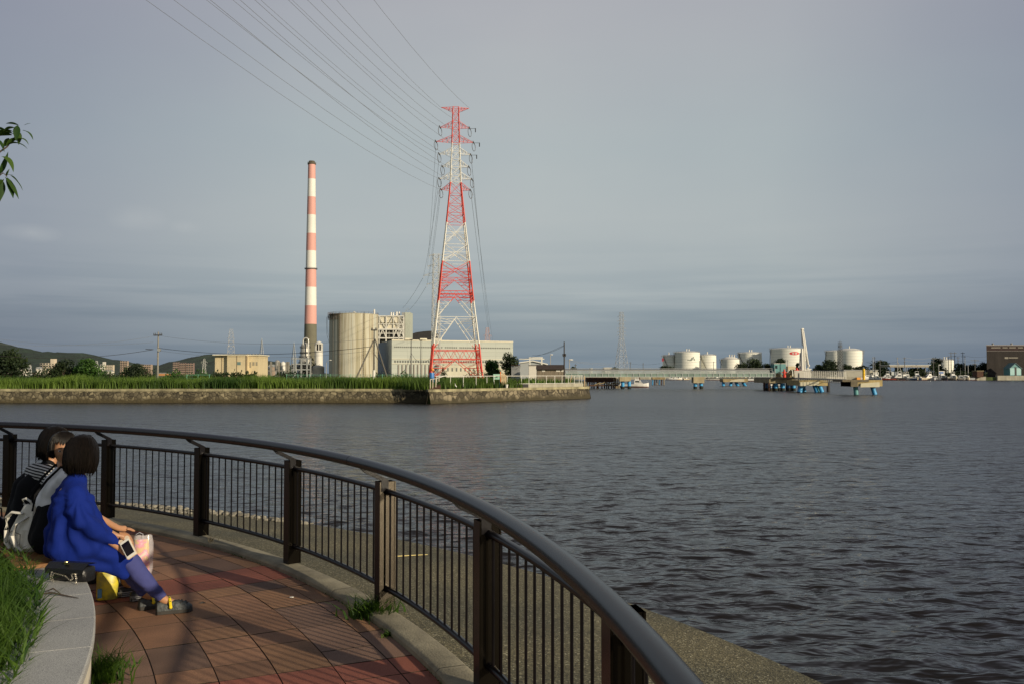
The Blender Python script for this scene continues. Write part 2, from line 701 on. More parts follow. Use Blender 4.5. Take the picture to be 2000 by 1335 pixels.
nt.links.new(rr.outputs[0], mx.inputs['B'])
mx2 = N('ShaderNodeMix', data_type='RGBA', blend_type='MULTIPLY')
mx2.inputs['Factor'].default_value = 1
nt.links.new(mx.outputs['Result'], mx2.inputs['A'])
nt.links.new(rr2.outputs[0], mx2.inputs['B'])
nt.links.new(mx2.outputs['Result'], b.inputs['Base Color'])
b.inputs['Roughness'].default_value = 0.82
b.inputs['Specular IOR Level'].default_value = 0.3
bn = N('ShaderNodeBump')
bn.inputs['Strength'].default_value = 0.6
bn.inputs['Distance'].default_value = 0.004
nt.links.new(n2.outputs['Fac'], bn.inputs['Height'])
nt.links.new(bn.outputs[0], b.inputs['Normal'])
pav_m = m
joint_m = mat('paving_joint', (0.028, 0.024, 0.018), 0.95, var=0.4, vscale=8)
RINGS = [9.86, 10.20, 10.53, 10.86, 11.19, 11.53, 11.70]
pb = MB()
cols = []
rs = random.Random(3)
ROW = 0.0268
k0 = int(-0.75 / ROW)
k1 = int(1.95 / ROW)
PER = 10
for ri in range(len(RINGS) - 1):
    k = k0
    while k < k1:
        ph = (k - 24) % PER          # red band: two rows of every ten; band starts at bearing .643
        wdt = 2 if rs.random() < 0.45 and ph != 9 and not (ph == 1) else 1
        red = ph in (0, 1)
        a_0, a_1 = k * ROW + 0.0, (k + wdt) * ROW
        r0_, r1_ = RINGS[ri], RINGS[ri + 1]
        g = 0.0036
        seg = 2 * wdt
        zt = rs.uniform(-0.0015, 0.0015)
        tint = None
        if red:
            c = rs.uniform(1.0, 1.3)
            tint = (0.235 * c, 0.082 * c, 0.055 * c)
        else:
            u = rs.random()
            c = rs.uniform(0.95, 1.38)
            if u < 0.5:
                tint = (0.225 * c, 0.122 * c, 0.072 * c)
            elif u < 0.8:
                tint = (0.170 * c, 0.105 * c, 0.075 * c)
            else:
                tint = (0.25 * c, 0.138 * c, 0.075 * c)
        o = len(pb.v)
        vs = []
        for j in range(seg + 1):
            aa = a_0 + (a_1 - a_0) * j / seg
            ga = g * 1.6 / 10.5 * (1 if j == 0 else (-1 if j == seg else 0))
            vs += [pol(r0_ + g, aa + ga, zt), pol(r1_ - g, aa + ga, zt)]
        top = [(2 * j, 2 * j + 1, 2 * j + 3, 2 * j + 2) for j in range(seg)]
        # side skirts
        vs2 = [Vector((v.x, v.y, v.z - 0.02)) for v in vs]
        nn = len(vs)
        loop = [2 * j for j in range(seg + 1)] + [2 * j + 1 for j in range(seg, -1, -1)]
        sk = [(loop[q], loop[q] + nn, loop[(q + 1) % len(loop)] + nn, loop[(q + 1) % len(loop)]) for q in range(len(loop))]
        fs = top + sk
        pb.add(vs + vs2, fs)
        cols += [tint] * len(top) + [(0.03, 0.022, 0.015)] * len(sk)
        k += wdt
po = pb.build('paving', pav_m)
po.data.attributes.new('tint', 'FLOAT_COLOR', 'FACE')
po.data.attributes['tint'].data.foreach_set('color', np.array([(c[0], c[1], c[2], 1) for c in cols], dtype=np.float32).ravel())
tag(po, kind='structure')


def annulus(mb, r0, r1, z, a0=-0.9, a1=2.2, n=90, z1=None):
    z1 = z if z1 is None else z1
    vs = []
    for i in range(n + 1):
        a = a0 + (a1 - a0) * i / n
        vs += [pol(r0, a, z), pol(r1, a, z1)]
    mb.add(vs, [(2 * i, 2 * i + 1, 2 * i + 3, 2 * i + 2) for i in range(n)])


pj = MB()
annulus(pj, 9.7, 11.72, -0.007)
tag(pj.build('path', joint_m), kind='structure')

# kerb: rounded concrete upstand under the fence, in segments
kerb_m = mat('kerb_concrete', (0.25, 0.222, 0.150), 0.9, var=0.42, vscale=3.0, bump=0.35, bscale=60)
kb = MB()
prof = [(11.70, -0.05), (11.70, 0.028), (11.712, 0.042), (11.73, 0.05), (11.875, 0.05), (11.892, 0.042), (11.90, 0.03), (11.90, -0.3)]
NS = 190
for i in range(NS):
    a0_, a1_ = -0.8 + 2.9 * i / NS, -0.8 + 2.9 * (i + 1) / NS
    if i % 12 == 5:
        a1_ -= 0.0006
    vs = [pol(r, a0_, z) for r, z in prof] + [pol(r, a1_, z) for r, z in prof]
    q = len(prof)
    kb.add(vs, [(j, q + j, q + j + 1, j + 1) for j in range(q - 1)])
tag(kb.build('kerb', kerb_m, smooth=True), kind='structure')

# sloping sea apron of exposed pebble concrete
m, nt, b, N = node_mat('pebble_concrete')
t = N('ShaderNodeTexCoord')
v1 = N('ShaderNodeTexVoronoi')
v1.inputs['Scale'].default_value = 95
nt.links.new(t.outputs['Object'], v1.inputs['Vector'])
cr = N('ShaderNodeValToRGB')
ramp(cr, [(0.0, (0.035, 0.030, 0.020)), (0.35, (0.085, 0.077, 0.048)), (0.7, (0.14, 0.125, 0.075)), (0.92, (0.19, 0.17, 0.11)), (1.0, (0.42, 0.40, 0.32))])
sp = N('ShaderNodeSeparateColor')
nt.links.new(v1.outputs['Color'], sp.inputs[0])
nt.links.new(sp.outputs[0], cr.inputs[0])
n1 = N('ShaderNodeTexNoise')
n1.inputs['Scale'].default_value = 0.8
n1.inputs['Detail'].default_value = 6
nt.links.new(t.outputs['Object'], n1.inputs['Vector'])
r1 = N('ShaderNodeValToRGB')
ramp(r1, [(0.35, (0.72, 0.74, 0.66)), (0.65, (1.2, 1.15, 0.95))])
nt.links.new(n1.outputs['Fac'], r1.inputs[0])
mx = N('ShaderNodeMix', data_type='RGBA', blend_type='MULTIPLY')
mx.inputs['Factor'].default_value = 1
nt.links.new(cr.outputs[0], mx.inputs['A'])
nt.links.new(r1.outputs[0], mx.inputs['B'])
nt.links.new(mx.outputs['Result'], b.inputs['Base Color'])
b.inputs['Roughness'].default_value = 0.9
bn = N('ShaderNodeBump')
bn.inputs['Strength'].default_value = 0.7
bn.inputs['Distance'].default_value = 0.006
nt.links.new(v1.outputs['Distance'], bn.inputs['Height'])
nt.links.new(bn.outputs[0], b.inputs['Normal'])
peb_m = m
ab = MB()
annulus(ab, 11.895, 14.30, 0.015, z1=-0.285, n=160)
annulus(ab, 14.30, 14.36, -0.285, z1=-0.32, n=160)
annulus(ab, 14.36, 14.42, -0.32, z1=-2.2, n=160)
tag(ab.build('pavement', peb_m, smooth=True), kind='structure')
# loose shingle lying along the far rim of the apron
st_m = mat('shingle_stone', (0.21, 0.195, 0.155), 0.85, var=0.5, vscale=6)
sb_ = MB()
rs = random.Random(5)
for i in range(520):
    a = rs.uniform(0.93, 1.6)
    r = 14.15 + rs.gauss(0, 0.10) - (0.55 if rs.random() < 0.45 and a > 1.05 else 0) + rs.uniform(-.05, .05)
    z = 0.015 - 0.3 * (r - 11.9) / 2.4
    s_ = rs.uniform(0.02, 0.055)
    sb_.ball(pol(r, a, z + s_ * 0.3), (s_, s_ * rs.uniform(.6, 1), s_ * .6), 6, 4)
tag(sb_.build('gravel', st_m), kind='stuff')

# ---------------- round bench wall with granite coping, planter behind
gran_m, nt, b, N = node_mat('granite_slab')
t = N('ShaderNodeTexCoord')
v1 = N('ShaderNodeTexNoise')
v1.inputs['Scale'].default_value = 260
v1.inputs['Detail'].default_value = 2
nt.links.new(t.outputs['Object'], v1.inputs['Vector'])
cr = N('ShaderNodeValToRGB')
ramp(cr, [(0.36, (0.17, 0.17, 0.168)), (0.48, (0.34, 0.34, 0.325)), (0.6, (0.50, 0.495, 0.47))])
nt.links.new(v1.outputs['Fac'], cr.inputs[0])
n1 = N('ShaderNodeTexNoise')
n1.inputs['Scale'].default_value = 1.6
n1.inputs['Detail'].default_value = 5
nt.links.new(t.outputs['Object'], n1.inputs['Vector'])
r1 = N('ShaderNodeValToRGB')
ramp(r1, [(0.35, (0.84, 0.84, 0.84)), (0.65, (1.1, 1.1, 1.08))])
nt.links.new(n1.outputs['Fac'], r1.inputs[0])
mx = N('ShaderNodeMix', data_type='RGBA', blend_type='MULTIPLY')
mx.inputs['Factor'].default_value = 1
nt.links.new(cr.outputs[0], mx.inputs['A'])
nt.links.new(r1.outputs[0], mx.inputs['B'])
nt.links.new(mx.outputs['Result'], b.inputs['Base Color'])
b.inputs['Roughness'].default_value = 0.7
wall_m = mat('white_render', (0.62, 0.58, 0.46), 0.85, var=0.18, vscale=2.0, stretch=(1, 1, 0.35), bump=0.15, bscale=50)
bench = thing('bench_wall', 'long curved bench wall of white render under a pale granite coping', 'bench', pol(9.87, 0.45))
bl = bench.location.copy()


def rel(v, o=None):
    return Vector(v) - (bl if o is None else o)


cb = MB()
prof = [(9.52, 0.375), (9.52, 0.415), (9.525, 0.42), (9.872, 0.42), (9.88, 0.412), (9.88, 0.375)]
SL = 0.0605
for i in range(-14, 32):
    a0_, a1_ = 0.3175 + i * SL + 0.0003, 0.3175 + (i + 1) * SL - 0.0003
    q = len(prof)
    seg = 4
    vs = []
    for j in range(seg + 1):
        a = a0_ + (a1_ - a0_) * j / seg
        vs += [rel(pol(r, a, z)) for r, z in prof]
    fs = []
    for j in range(seg):
        for k in range(q):
            fs.append((j * q + k, (j + 1) * q + k, (j + 1) * q + (k + 1) % q, j * q + (k + 1) % q))
    fs += [tuple(range(q)), tuple(range(seg * q, seg * q + q))[::-1]]
    cb.add(vs, fs)
cb.build('coping', gran_m, bench)
wb_ = MB()
n = 120
vs = []
for i in range(n + 1):
    a = -0.5 + 2.7 * i / n
    vs += [rel(pol(9.545, a, -0.05)), rel(pol(9.862, a, -0.05)), rel(pol(9.862, a, 0.374)), rel(pol(9.545, a, 0.374))]
fs = []
for i in range(n):
    for k in range(4):
        fs.append((i * 4 + k, (i + 1) * 4 + k, (i + 1) * 4 + (k + 1) % 4, i * 4 + (k + 1) % 4))
fs += [(0, 1, 2, 3), (n * 4 + 3, n * 4 + 2, n * 4 + 1, n * 4)]
wb_.add(vs, fs)
wb_.build('wall', wall_m, bench)
soil_m = mat('planter_soil', (0.030, 0.040, 0.014), 0.95, var=0.5, vscale=6)
so = MB()
so.lathe([(9.53, 0.35), (9.3, 0.37), (0.0, 0.40)], (CX, CY, 0), 96)
tag(so.build('terrain', soil_m), kind='structure')

# timber seat plate lying on the coping
board_m = mat('seat_timber', (0.215, 0.095, 0.025), 0.55, var=0.25, vscale=3, stretch=(1, 6, 1))
bo = thing('seat_plate', 'brown timber seat plate lying on the granite coping under the three people', 'seat plate', pol(9.7, 0.75, 0.42))
ol = bo.location.copy()
for i in range(4):
    a0_, a1_ = 0.597 + i * 0.098, 0.597 + (i + 1) * 0.098 - 0.0006
    q = MB()
    vs = []
    for j in range(5):
        a = a0_ + (a1_ - a0_) * j / 4
        for r, z in ((9.50, 0.423), (9.885, 0.423), (9.885, 0.448), (9.50, 0.448)):
            vs.append(pol(r, a, z) - ol)
    fs = []
    for j in range(4):
        for k in range(4):
            fs.append((j * 4 + k, (j + 1) * 4 + k, (j + 1) * 4 + (k + 1) % 4, j * 4 + (k + 1) % 4))
    fs += [(0, 1, 2, 3), (19, 18, 17, 16)]
    q.add(vs, fs)
    q.build('board', board_m, bo)

# ---------------- railing
rail_m = mat('bronze_paint', (0.005, 0.0042, 0.005), 0.30, metal=0.0, var=0.4, vscale=4, spec=0.26)
hand_m = mat('handrail_paint', (0.006, 0.0055, 0.0075), 0.27, metal=0.0, var=0.35, vscale=3, spec=0.34)
post_m = mat('anodised_metal', (0.015, 0.012, 0.008), 0.23, metal=0.85, var=0.15, vscale=2)
_pn = post_m.node_tree
_pv = _pn.nodes.new('ShaderNodeCombineXYZ')
_pv.inputs[2].default_value = 1.0
_pn.links.new(_pv.outputs[0], _pn.nodes['Principled BSDF'].inputs['Tangent'])
_pn.nodes['Principled BSDF'].inputs['Anisotropic'].default_value = 0.93
fence = thing('railing', 'dark bronze waterside railing curving round the plaza with one thick handrail', 'railing', (CX, CY, 0))
RP = 11.845
KZ = 0.05
angs = [A0 + i * DA for i in range(-4, 11)]
for i, a in enumerate(angs):
    c, s = math.cos(a), math.sin(a)

    def L(rad, tan, z):
        return (c * (RP + rad) - s * tan, s * (RP + rad) + c * tan, z)

    pm = MB()
    # box post with proud edge flanges and a recessed web on each tangential face
    pr = [(-0.062, -0.052), (-0.053, -0.052), (-0.053, -0.047), (0.053, -0.047), (0.053, -0.052), (0.062, -0.052),
          (0.062, 0.052), (0.053, 0.052), (0.053, 0.047), (-0.053, 0.047), (-0.053, 0.052), (-0.062, 0.052)]
    q = len(pr)
    pm.add([L(x, y, KZ) for x, y in pr] + [L(x, y, KZ + 0.93) for x, y in pr],
           [(k, (k + 1) % q, q + (k + 1) % q, q + k) for k in range(q)] + [tuple(range(q, 2 * q))])
    p_o = pm.build('post', post_m, fence)
    bk = MB()
    # bracket leaning in to the handrail
    poly = [(-0.050, 0.86), (0.006, 0.86), (0.006, 0.945), (-0.10, 1.0), (-0.165, 1.034), (-0.205, 1.034), (-0.170, 1.0), (-0.050, 0.94)]
    vs = [L(x, -0.0505, KZ + z) for x, z in poly] + [L(x, 0.0505 if z < .93 else -0.02, KZ + z) for x, z in poly]
    q = len(poly)
    bk.add(vs, [tuple(range(q)), tuple(range(q, 2 * q))[::-1]] + [(k, q + k, q + (k + 1) % q, (k + 1) % q) for k in range(q)])
    bk.build('bracket', rail_m, p_o)
    for z in (0.86, 0.155):
        for sg in (-1, 1):
            cl = MB()
            cl.tube(L(0.0, sg * 0.047, KZ + z), L(0.0, sg * 0.085, KZ + z), 0.026, 0.024, 8)
            cl.tube(L(0.02, sg * 0.062, KZ + z), L(0.02, sg * 0.062, KZ + z - 0.036), 0.006, n=5)
            cl.build('clamp', rail_m, p_o)
for i in range(len(angs) - 1):
    a, a2 = angs[i], angs[i + 1]
    pf = MB()
    for z, rr_ in ((0.86, 0.021), (0.155, 0.021)):
        pts = [pol(RP, a + (a2 - a) * t_, KZ + z) - Vector((CX, CY, 0)) for t_ in np.linspace(0.028, 0.972, 9)]
        pf.path(pts, rr_, 10)
    panel = pf.build('panel_frame', rail_m, fence, smooth=True)
    for k in range(14):
        t_ = 0.052 + (1 - 0.104) * k / 13
        p_ = pol(RP, a + (a2 - a) * t_) - Vector((CX, CY, 0))
        bb_ = MB()
        bb_.tube((p_.x, p_.y, KZ + 0.158), (p_.x, p_.y, KZ + 0.858), 0.0072, n=6, caps=False)
        bb_.build('baluster', rail_m, panel)
RH = RP - 0.182
hs = [(-1.2 + 2 * 0, 0)]
seams = [-0.62, -0.045, 0.53, 1.105, 1.68]
for j in range(len(seams) - 1):
    hr = MB()
    pts = [pol(RH, seams[j] + 0.00035 + (seams[j + 1] - seams[j] - 0.0007) * t_, KZ + 1.069) - Vector((CX, CY, 0)) for t_ in np.linspace(0, 1, 28)]
    hr.path(pts, 0.0405, 20)
    hr.build('handrail', hand_m, fence, smooth=True)
    if 0 < j:
        sr = MB()
        pts = [pol(RH, seams[j] + d, KZ + 1.069) - Vector((CX, CY, 0)) for d in (-0.0008, 0, 0.0008)]
        sr.path(pts, 0.0385, 20)
        sr.build('joint_ring', rail_m, fence, smooth=True)

# ------------------------------------------------------------------ materials for the works
white_m = mat('white_paint', (0.72, 0.70, 0.63), 0.6, var=0.07, vscale=0.3)
red_m = mat('red_paint', (0.62, 0.045, 0.022), 0.5, var=0.12, vscale=0.2)
steelw_m = mat('white_steel', (0.70, 0.68, 0.60), 0.55, var=0.06, vscale=0.4)
galv_m = mat('galvanised_steel', (0.34, 0.35, 0.34), 0.55, metal=0.2, var=0.15, vscale=0.5)
dark_m = mat('dark_metal', (0.03, 0.028, 0.027), 0.6, var=0.3, vscale=0.6)
conc_m = mat('weathered_concrete', (0.34, 0.32, 0.25), 0.9, var=0.3, vscale=0.7, stretch=(1, 1, 0.3))
pole_m = mat('pole_concrete', (0.24, 0.225, 0.19), 0.85, var=0.2, vscale=0.8)
wire_m = mat('wire_aluminium', (0.19, 0.20, 0.21), 0.6, metal=0.0)
glassy_m = mat('dark_window', (0.03, 0.045, 0.05), 0.15)
cream_m = mat('cream_wall', (0.60, 0.50, 0.31), 0.85, var=0.1, vscale=0.4, stretch=(1, 1, 0.3))
rust_m = mat('rusty_steel', (0.10, 0.045, 0.025), 0.9, var=0.5, vscale=1.2, col2=(0.055, 0.032, 0.022))
blue_m = mat('blue_pile_wrap', (0.05, 0.32, 0.62), 0.5, var=0.2, vscale=1.5)
yel_m = mat('yellow_paint', (0.80, 0.50, 0.01), 0.5, var=0.12, vscale=2)
tide_m = mat('tidal_growth', (0.020, 0.022, 0.014), 0.9, var=0.4, vscale=3)


def wall_mat(name, base, dark, joint=2.0):
    """rubble masonry with a darker, greener tidal zone at its foot"""
    m, nt, b, N = node_mat(name)
    t = N('ShaderNodeTexCoord')
    g = N('ShaderNodeNewGeometry')
    v = N('ShaderNodeTexVoronoi', feature='DISTANCE_TO_EDGE')
    v.inputs['Scale'].default_value = joint
    nt.links.new(g.outputs['Position'], v.inputs['Vector'])
    vc = N('ShaderNodeTexVoronoi')
    vc.inputs['Scale'].default_value = joint
    nt.links.new(g.outputs['Position'], vc.inputs['Vector'])
    sc_ = N('ShaderNodeSeparateColor')
    nt.links.new(vc.outputs['Color'], sc_.inputs[0])
    cr_ = N('ShaderNodeValToRGB')
    ramp(cr_, [(0.0, tuple(c * 0.40 for c in base)), (0.5, base), (0.85, tuple(min(1, c * 1.45) for c in base)), (1.0, tuple(min(1, c * 2.1) for c in base))])
    nt.links.new(sc_.outputs[0], cr_.inputs[0])
    er = N('ShaderNodeValToRGB')
    ramp(er, [(0.0, (0.22, 0.22, 0.2)), (0.12, (1, 1, 1))])
    nt.links.new(v.outputs[0], er.inputs[0])
    mx = N('ShaderNodeMix', data_type='RGBA', blend_type='MULTIPLY')
    mx.inputs['Factor'].default_value = 1
    nt.links.new(cr_.outputs[0], mx.inputs['A'])
    nt.links.new(er.outputs[0], mx.inputs['B'])
    sp_ = N('ShaderNodeSeparateXYZ')
    nt.links.new(g.outputs['Position'], sp_.inputs[0])
    nz_ = N('ShaderNodeTexNoise')
    nz_.inputs['Scale'].default_value = 0.9
    nz_.inputs['Detail'].default_value = 6
    nt.links.new(g.outputs['Position'], nz_.inputs['Vector'])
    ad = N('ShaderNodeMath', operation='MULTIPLY_ADD')
    ad.inputs[1].default_value = 1.1
    nt.links.new(nz_.outputs['Fac'], ad.inputs[0])
    nt.links.new(sp_.outputs['Z'], ad.inputs[2])
    mr = N('ShaderNodeMapRange')
    mr.inputs['From Min'].default_value = -0.85
    mr.inputs['From Max'].default_value = -0.35
    nt.links.new(ad.outputs[0], mr.inputs['Value'])
    m2 = N('ShaderNodeMix', data_type='RGBA', blend_type='MIX')
    nt.links.new(mr.outputs[0], m2.inputs['Factor'])
    m2.inputs['A'].default_value = (*dark, 1)
    nt.links.new(mx.outputs['Result'], m2.inputs['B'])
    nt.links.new(m2.outputs['Result'], b.inputs['Base Color'])
    b.inputs['Roughness'].default_value = 0.95
    bn_ = N('ShaderNodeBump')
    bn_.inputs['Strength'].default_value = 0.9
    bn_.inputs['Distance'].default_value = 0.08
    nt.links.new(v.outputs[0], bn_.inputs['Height'])
    nt.links.new(bn_.outputs[0], b.inputs['Normal'])
    return m


rub_m = wall_mat('rubble_masonry', (0.135, 0.115, 0.070), (0.060, 0.048, 0.022), 2.4)
rub2_m = wall_mat('grey_masonry', (0.125, 0.105, 0.068), (0.050, 0.042, 0.022), 1.7)
cop_m = mat('old_coping', (0.29, 0.26, 0.155), 0.9, var=0.65, vscale=0.6, bump=0.3, bscale=4)


def seawall(name, label, pts, m, batter=0.35, h=0.0):
    t = thing(name, label, 'sea wall', (pts[0][0], pts[0][1], 0))
    o = Vector((pts[0][0], pts[0][1], 0))
    w, c = MB(), MB()
    for i in range(len(pts) - 1):
        a, b2 = Vector((*pts[i], 0)), Vector((*pts[i + 1], 0))
        d = (b2 - a).normalized()
        nrm = Vector((d.y, -d.x, 0))
        n = max(1, int((b2 - a).length / 2.0))
        for k in range(n):
            p, q = a + (b2 - a) * k / n, a + (b2 - a) * (k + 1) / n
            f = [p + nrm * batter + Vector((0, 0, -1.9)), q + nrm * batter + Vector((0, 0, -1.9)), q + nrm * 0.02 + Vector((0, 0, h - 0.28)), p + nrm * 0.02 + Vector((0, 0, h - 0.28))]
            w.add([x - o for x in f], [(0, 1, 2, 3)])
            j = rnd(-0.02, 0.02)
            g = 0.012
            p2, q2 = p + d * g, q - d * g
            z0_, z1_ = h - 0.278, h + 0.02 + j * 0.6
            tp = [p2 + nrm * (0.09 + j), q2 + nrm * (0.09 + j), q2 - nrm * 0.45, p2 - nrm * 0.45]
            c.add([Vector((x.x, x.y, z0_)) - o for x in tp] + [Vector((x.x, x.y, z1_)) - o for x in tp], [(0, 1, 5, 4), (1, 2, 6, 5), (2, 3, 7, 6), (3, 0, 4, 7), (4, 5, 6, 7), (3, 2, 1, 0)])
    w.build('wall_face', m, t)
    c.build('coping', cop_m, t)
    return t


seawall('sea_wall', 'long weathered sea wall of dark rubble left of the striped pylon, under the reeds', [(-260, 105), (X(836, 105), 105)], rub_m)
TIP = (X(1150, 124), 124)
seawall('sea_wall', 'sea wall of rough round stones on the point with white railings, nearer and to the right', [(X(836, 101) + 0.35, 105.5), (X(838, 101), 101), TIP, (X(1146, 133), 133), (17.6, 215)], rub2_m)
# quay front on the far side, concrete block step on the point
qb = MB()
qb.bb(20, 165.5, 539, 541, -1.9, 0.25)
qb.bb(164.5, X(1925, 468.5), 468.5, 470.5, -1.9, 0.25)
tag(qb.build('quay_wall', conc_m), 'low grey quay wall along the far shore behind the bridge and moored boats', 'quay wall')
qb = MB()
qb.bb(X(1925, 480), 330, 468.5, 470.5, -1.9, 0.8)
tag(qb.build('quay_wall', conc_m), 'brown concrete quay wall below the dark warehouse', 'quay wall')

# ------------------------------------------------------------------ vegetation


def leaf_mat(name, c, c2, tr=0.35):
    m, nt, b, N = node_mat(name)
    a = N('ShaderNodeAttribute', attribute_name='shade')
    r_ = N('ShaderNodeValToRGB')
    ramp(r_, [(0, c), (1, c2)])
    nt.links.new(a.outputs['Fac'], r_.inputs[0])
    nt.links.new(r_.outputs[0], b.inputs['Base Color'])
    b.inputs['Roughness'].default_value = 0.6
    b.inputs['Specular IOR Level'].default_value = 0.3
    tl = N('ShaderNodeBsdfTranslucent')
    nt.links.new(r_.outputs[0], tl.inputs['Color'])
    ms = N('ShaderNodeMixShader')
    ms.inputs[0].default_value = tr
    nt.links.new(b.outputs[0], ms.inputs[1])
    nt.links.new(tl.outputs[0], ms.inputs[2])
    nt.links.new(ms.outputs[0], nt.nodes['Material Output'].inputs[0])
    return m


grass_m = leaf_mat('reed_grass', (0.030, 0.072, 0.010), (0.135, 0.215, 0.030))
grassn_m = leaf_mat('lawn_grass', (0.020, 0.060, 0.008), (0.085, 0.16, 0.018), 0.4)
leafd_m = leaf_mat('dark_leaves', (0.012, 0.024, 0.010), (0.040, 0.062, 0.020), 0.2)
leafm_m = leaf_mat('mid_leaves', (0.022, 0.065, 0.012), (0.070, 0.150, 0.025), 0.3)
bark_m = mat('bark', (0.075, 0.055, 0.038), 0.9, var=0.3, vscale=5)


def blades(name, pts, hts, wid, m, lean=0.25, segs=2, seed=1, shade=None):
    """many narrow bent blades in one mesh; pts (n,3), hts (n,)"""
    rg = np.random.RandomState(seed)
    n = len(pts)
    ang = rg.uniform(0, 2 * PI, n)
    w = wid * rg.uniform(0.6, 1.3, n)
    ux, uy = np.cos(ang), np.sin(ang)
    la = rg.uniform(0, 2 * PI, n)
    ln = hts * lean * rg.uniform(0.3, 1.6, n)
    V = []
    for k in range(segs + 1):
        t = k / segs
        cx = pts[:, 0] + np.cos(la) * ln * t * t
        cy = pts[:, 1] + np.sin(la) * ln * t * t
        cz = pts[:, 2] + hts * (t - 0.12 * t * t)
        ww = w * (1 - t) * 0.5 if k else w * 0.5
        if k == segs:
            V.append(np.stack([cx, cy, cz], 1)[:, None, :])
        else:
            a = np.stack([cx - ux * ww, cy - uy * ww, cz], 1)
            b = np.stack([cx + ux * ww, cy + uy * ww, cz], 1)
            V.append(np.stack([a, b], 1))
    V = np.concatenate(V, 1)
    per = V.shape[1]
    V = V.reshape(-1, 3)
    F = []
    base = np.arange(n) * per
    for k in range(segs - 1):
        F.append(np.stack([base + 2 * k, base + 2 * k + 1, base + 2 * k + 3, base + 2 * k + 2], 1))
    tri = np.stack([base + 2 * (segs - 1), base + 2 * (segs - 1) + 1, base + per - 1], 1)
    nq = sum(len(f) for f in F)
    me = bpy.data.meshes.new(name)
    me.vertices.add(len(V))
    me.vertices.foreach_set('co', V.ravel())
    loops = np.concatenate([f.ravel() for f in F] + [tri.ravel()]) if F else tri.ravel()
    tot = np.concatenate([np.full(nq, 4), np.full(n, 3)])
    me.loops.add(len(loops))
    me.loops.foreach_set('vertex_index', loops)
    me.polygons.add(len(tot))
    me.polygons.foreach_set('loop_start', np.concatenate([[0], np.cumsum(tot)[:-1]]))
    me.polygons.foreach_set('loop_total', tot)
    me.update(calc_edges=True)
    sh = rg.uniform(0, 1, n) if shade is None else np.clip(shade + rg.uniform(-.25, .25, n), 0, 1)
    at_ = me.attributes.new('shade', 'FLOAT', 'POINT')
    at_.data.foreach_set('value', np.repeat(sh, per).astype(np.float32))
    me.materials.append(m)
    o = bpy.data.objects.new(name, me)
    scn.collection.objects.link(o)
    return o


def leafcloud(name, centers, size, m, parent, seed=1, flat=0.0, shade=None):
    """centers (n,3) -> one little bent leaf clump (quad) per centre"""
    rg = np.random.RandomState(seed)
    n = len(centers)
    a = rg.normal(size=(n, 3))
    a /= np.linalg.norm(a, axis=1)[:, None]
    b = np.cross(a, rg.normal(size=(n, 3)))
    b /= np.linalg.norm(b, axis=1)[:, None]
    s = (size * rg.uniform(0.5, 1.3, n))[:, None]
    q = np.stack([centers - a * s, centers - b * s * 0.45, centers + a * s, centers + b * s * 0.45], 1).reshape(-1, 3)
    me = bpy.data.meshes.new(name)
    me.vertices.add(len(q))
    me.vertices.foreach_set('co', q.ravel())
    me.loops.add(n * 4)
    me.loops.foreach_set('vertex_index', np.arange(n * 4))
    me.polygons.add(n)
    me.polygons.foreach_set('loop_start', np.arange(n) * 4)
    me.polygons.foreach_set('loop_total', np.full(n, 4))
    me.update(calc_edges=True)
    sh = rg.uniform(0, 1, n) if shade is None else np.clip(shade + rg.uniform(-.3, .3, n), 0, 1)
    at_ = me.attributes.new('shade', 'FLOAT', 'POINT')
    at_.data.foreach_set('value', np.repeat(sh, 4).astype(np.float32))
    me.materials.append(m)
    o = bpy.data.objects.new(name, me)
    scn.collection.objects.link(o)
    o.parent = parent
    return o


def tree(label, cat, loc, w, h, m, seed=1, n=2600, trunk=0.25, leaf=None, name='tree', group=None, blobs=12, depth=None):
    rg = np.random.RandomState(seed)
    t = thing(name, label, cat, loc, 0, group)
    tb = MB()
    th = h * trunk
    r0 = max(0.03 * h, 0.05)
    tb.path([(0, 0, -0.1), (rg.normal() * .02 * h, 0, th * .5), (rg.normal() * .03 * h, rg.normal() * .03 * h, th), (rg.normal() * .04 * h, 0, h * .62)], [r0, r0 * .8, r0 * .65, r0 * .25], 6)
    C = []
    S = []
    leaf = leaf or max(0.12, w * 0.045)
    dp = depth or w
    for k in range(blobs):
        f = (k + 0.5) / blobs
        zc = th + (h - th) * (0.2 + 0.72 * f * rg.uniform(.75, 1.05))
        rad = math.sqrt(max(0.05, 1 - ((zc - th) / (h - th) * 1.0 - 0.38) ** 2 * 1.9)) * 0.5
        a = rg.uniform(0, 2 * PI)
        rr_ = rad * rg.uniform(0.25, 0.72)
        c = np.array([math.cos(a) * rr_ * w, math.sin(a) * rr_ * dp, zc])
        br_ = w * rg.uniform(0.18, 0.30)
        zr = min(br_, (h - c[2]) * 1.0 + 0.1 * h, c[2] - th * 0.4)
        tb.path([(0, 0, th * rg.uniform(.7, 1.2)), tuple(c * np.array([.6, .6, .9])), tuple(c)], [r0 * .4, r0 * .25, r0 * .1], 5)
        nn = n // blobs
        d = rg.normal(size=(nn, 3))
        d /= np.linalg.norm(d, axis=1)[:, None]
        rad_ = rg.uniform(0.45, 1.08, nn)[:, None]
        C.append(c + d * rad_ * np.array([br_, br_ * dp / w, max(zr, 0.1 * h)]))
        S.append(np.full(nn, rg.uniform(0.1, 0.8)))
    tb.build('trunk', bark_m, t)
    leafcloud('crown', np.concatenate(C), leaf, m, t, seed, shade=np.concatenate(S))
    return t


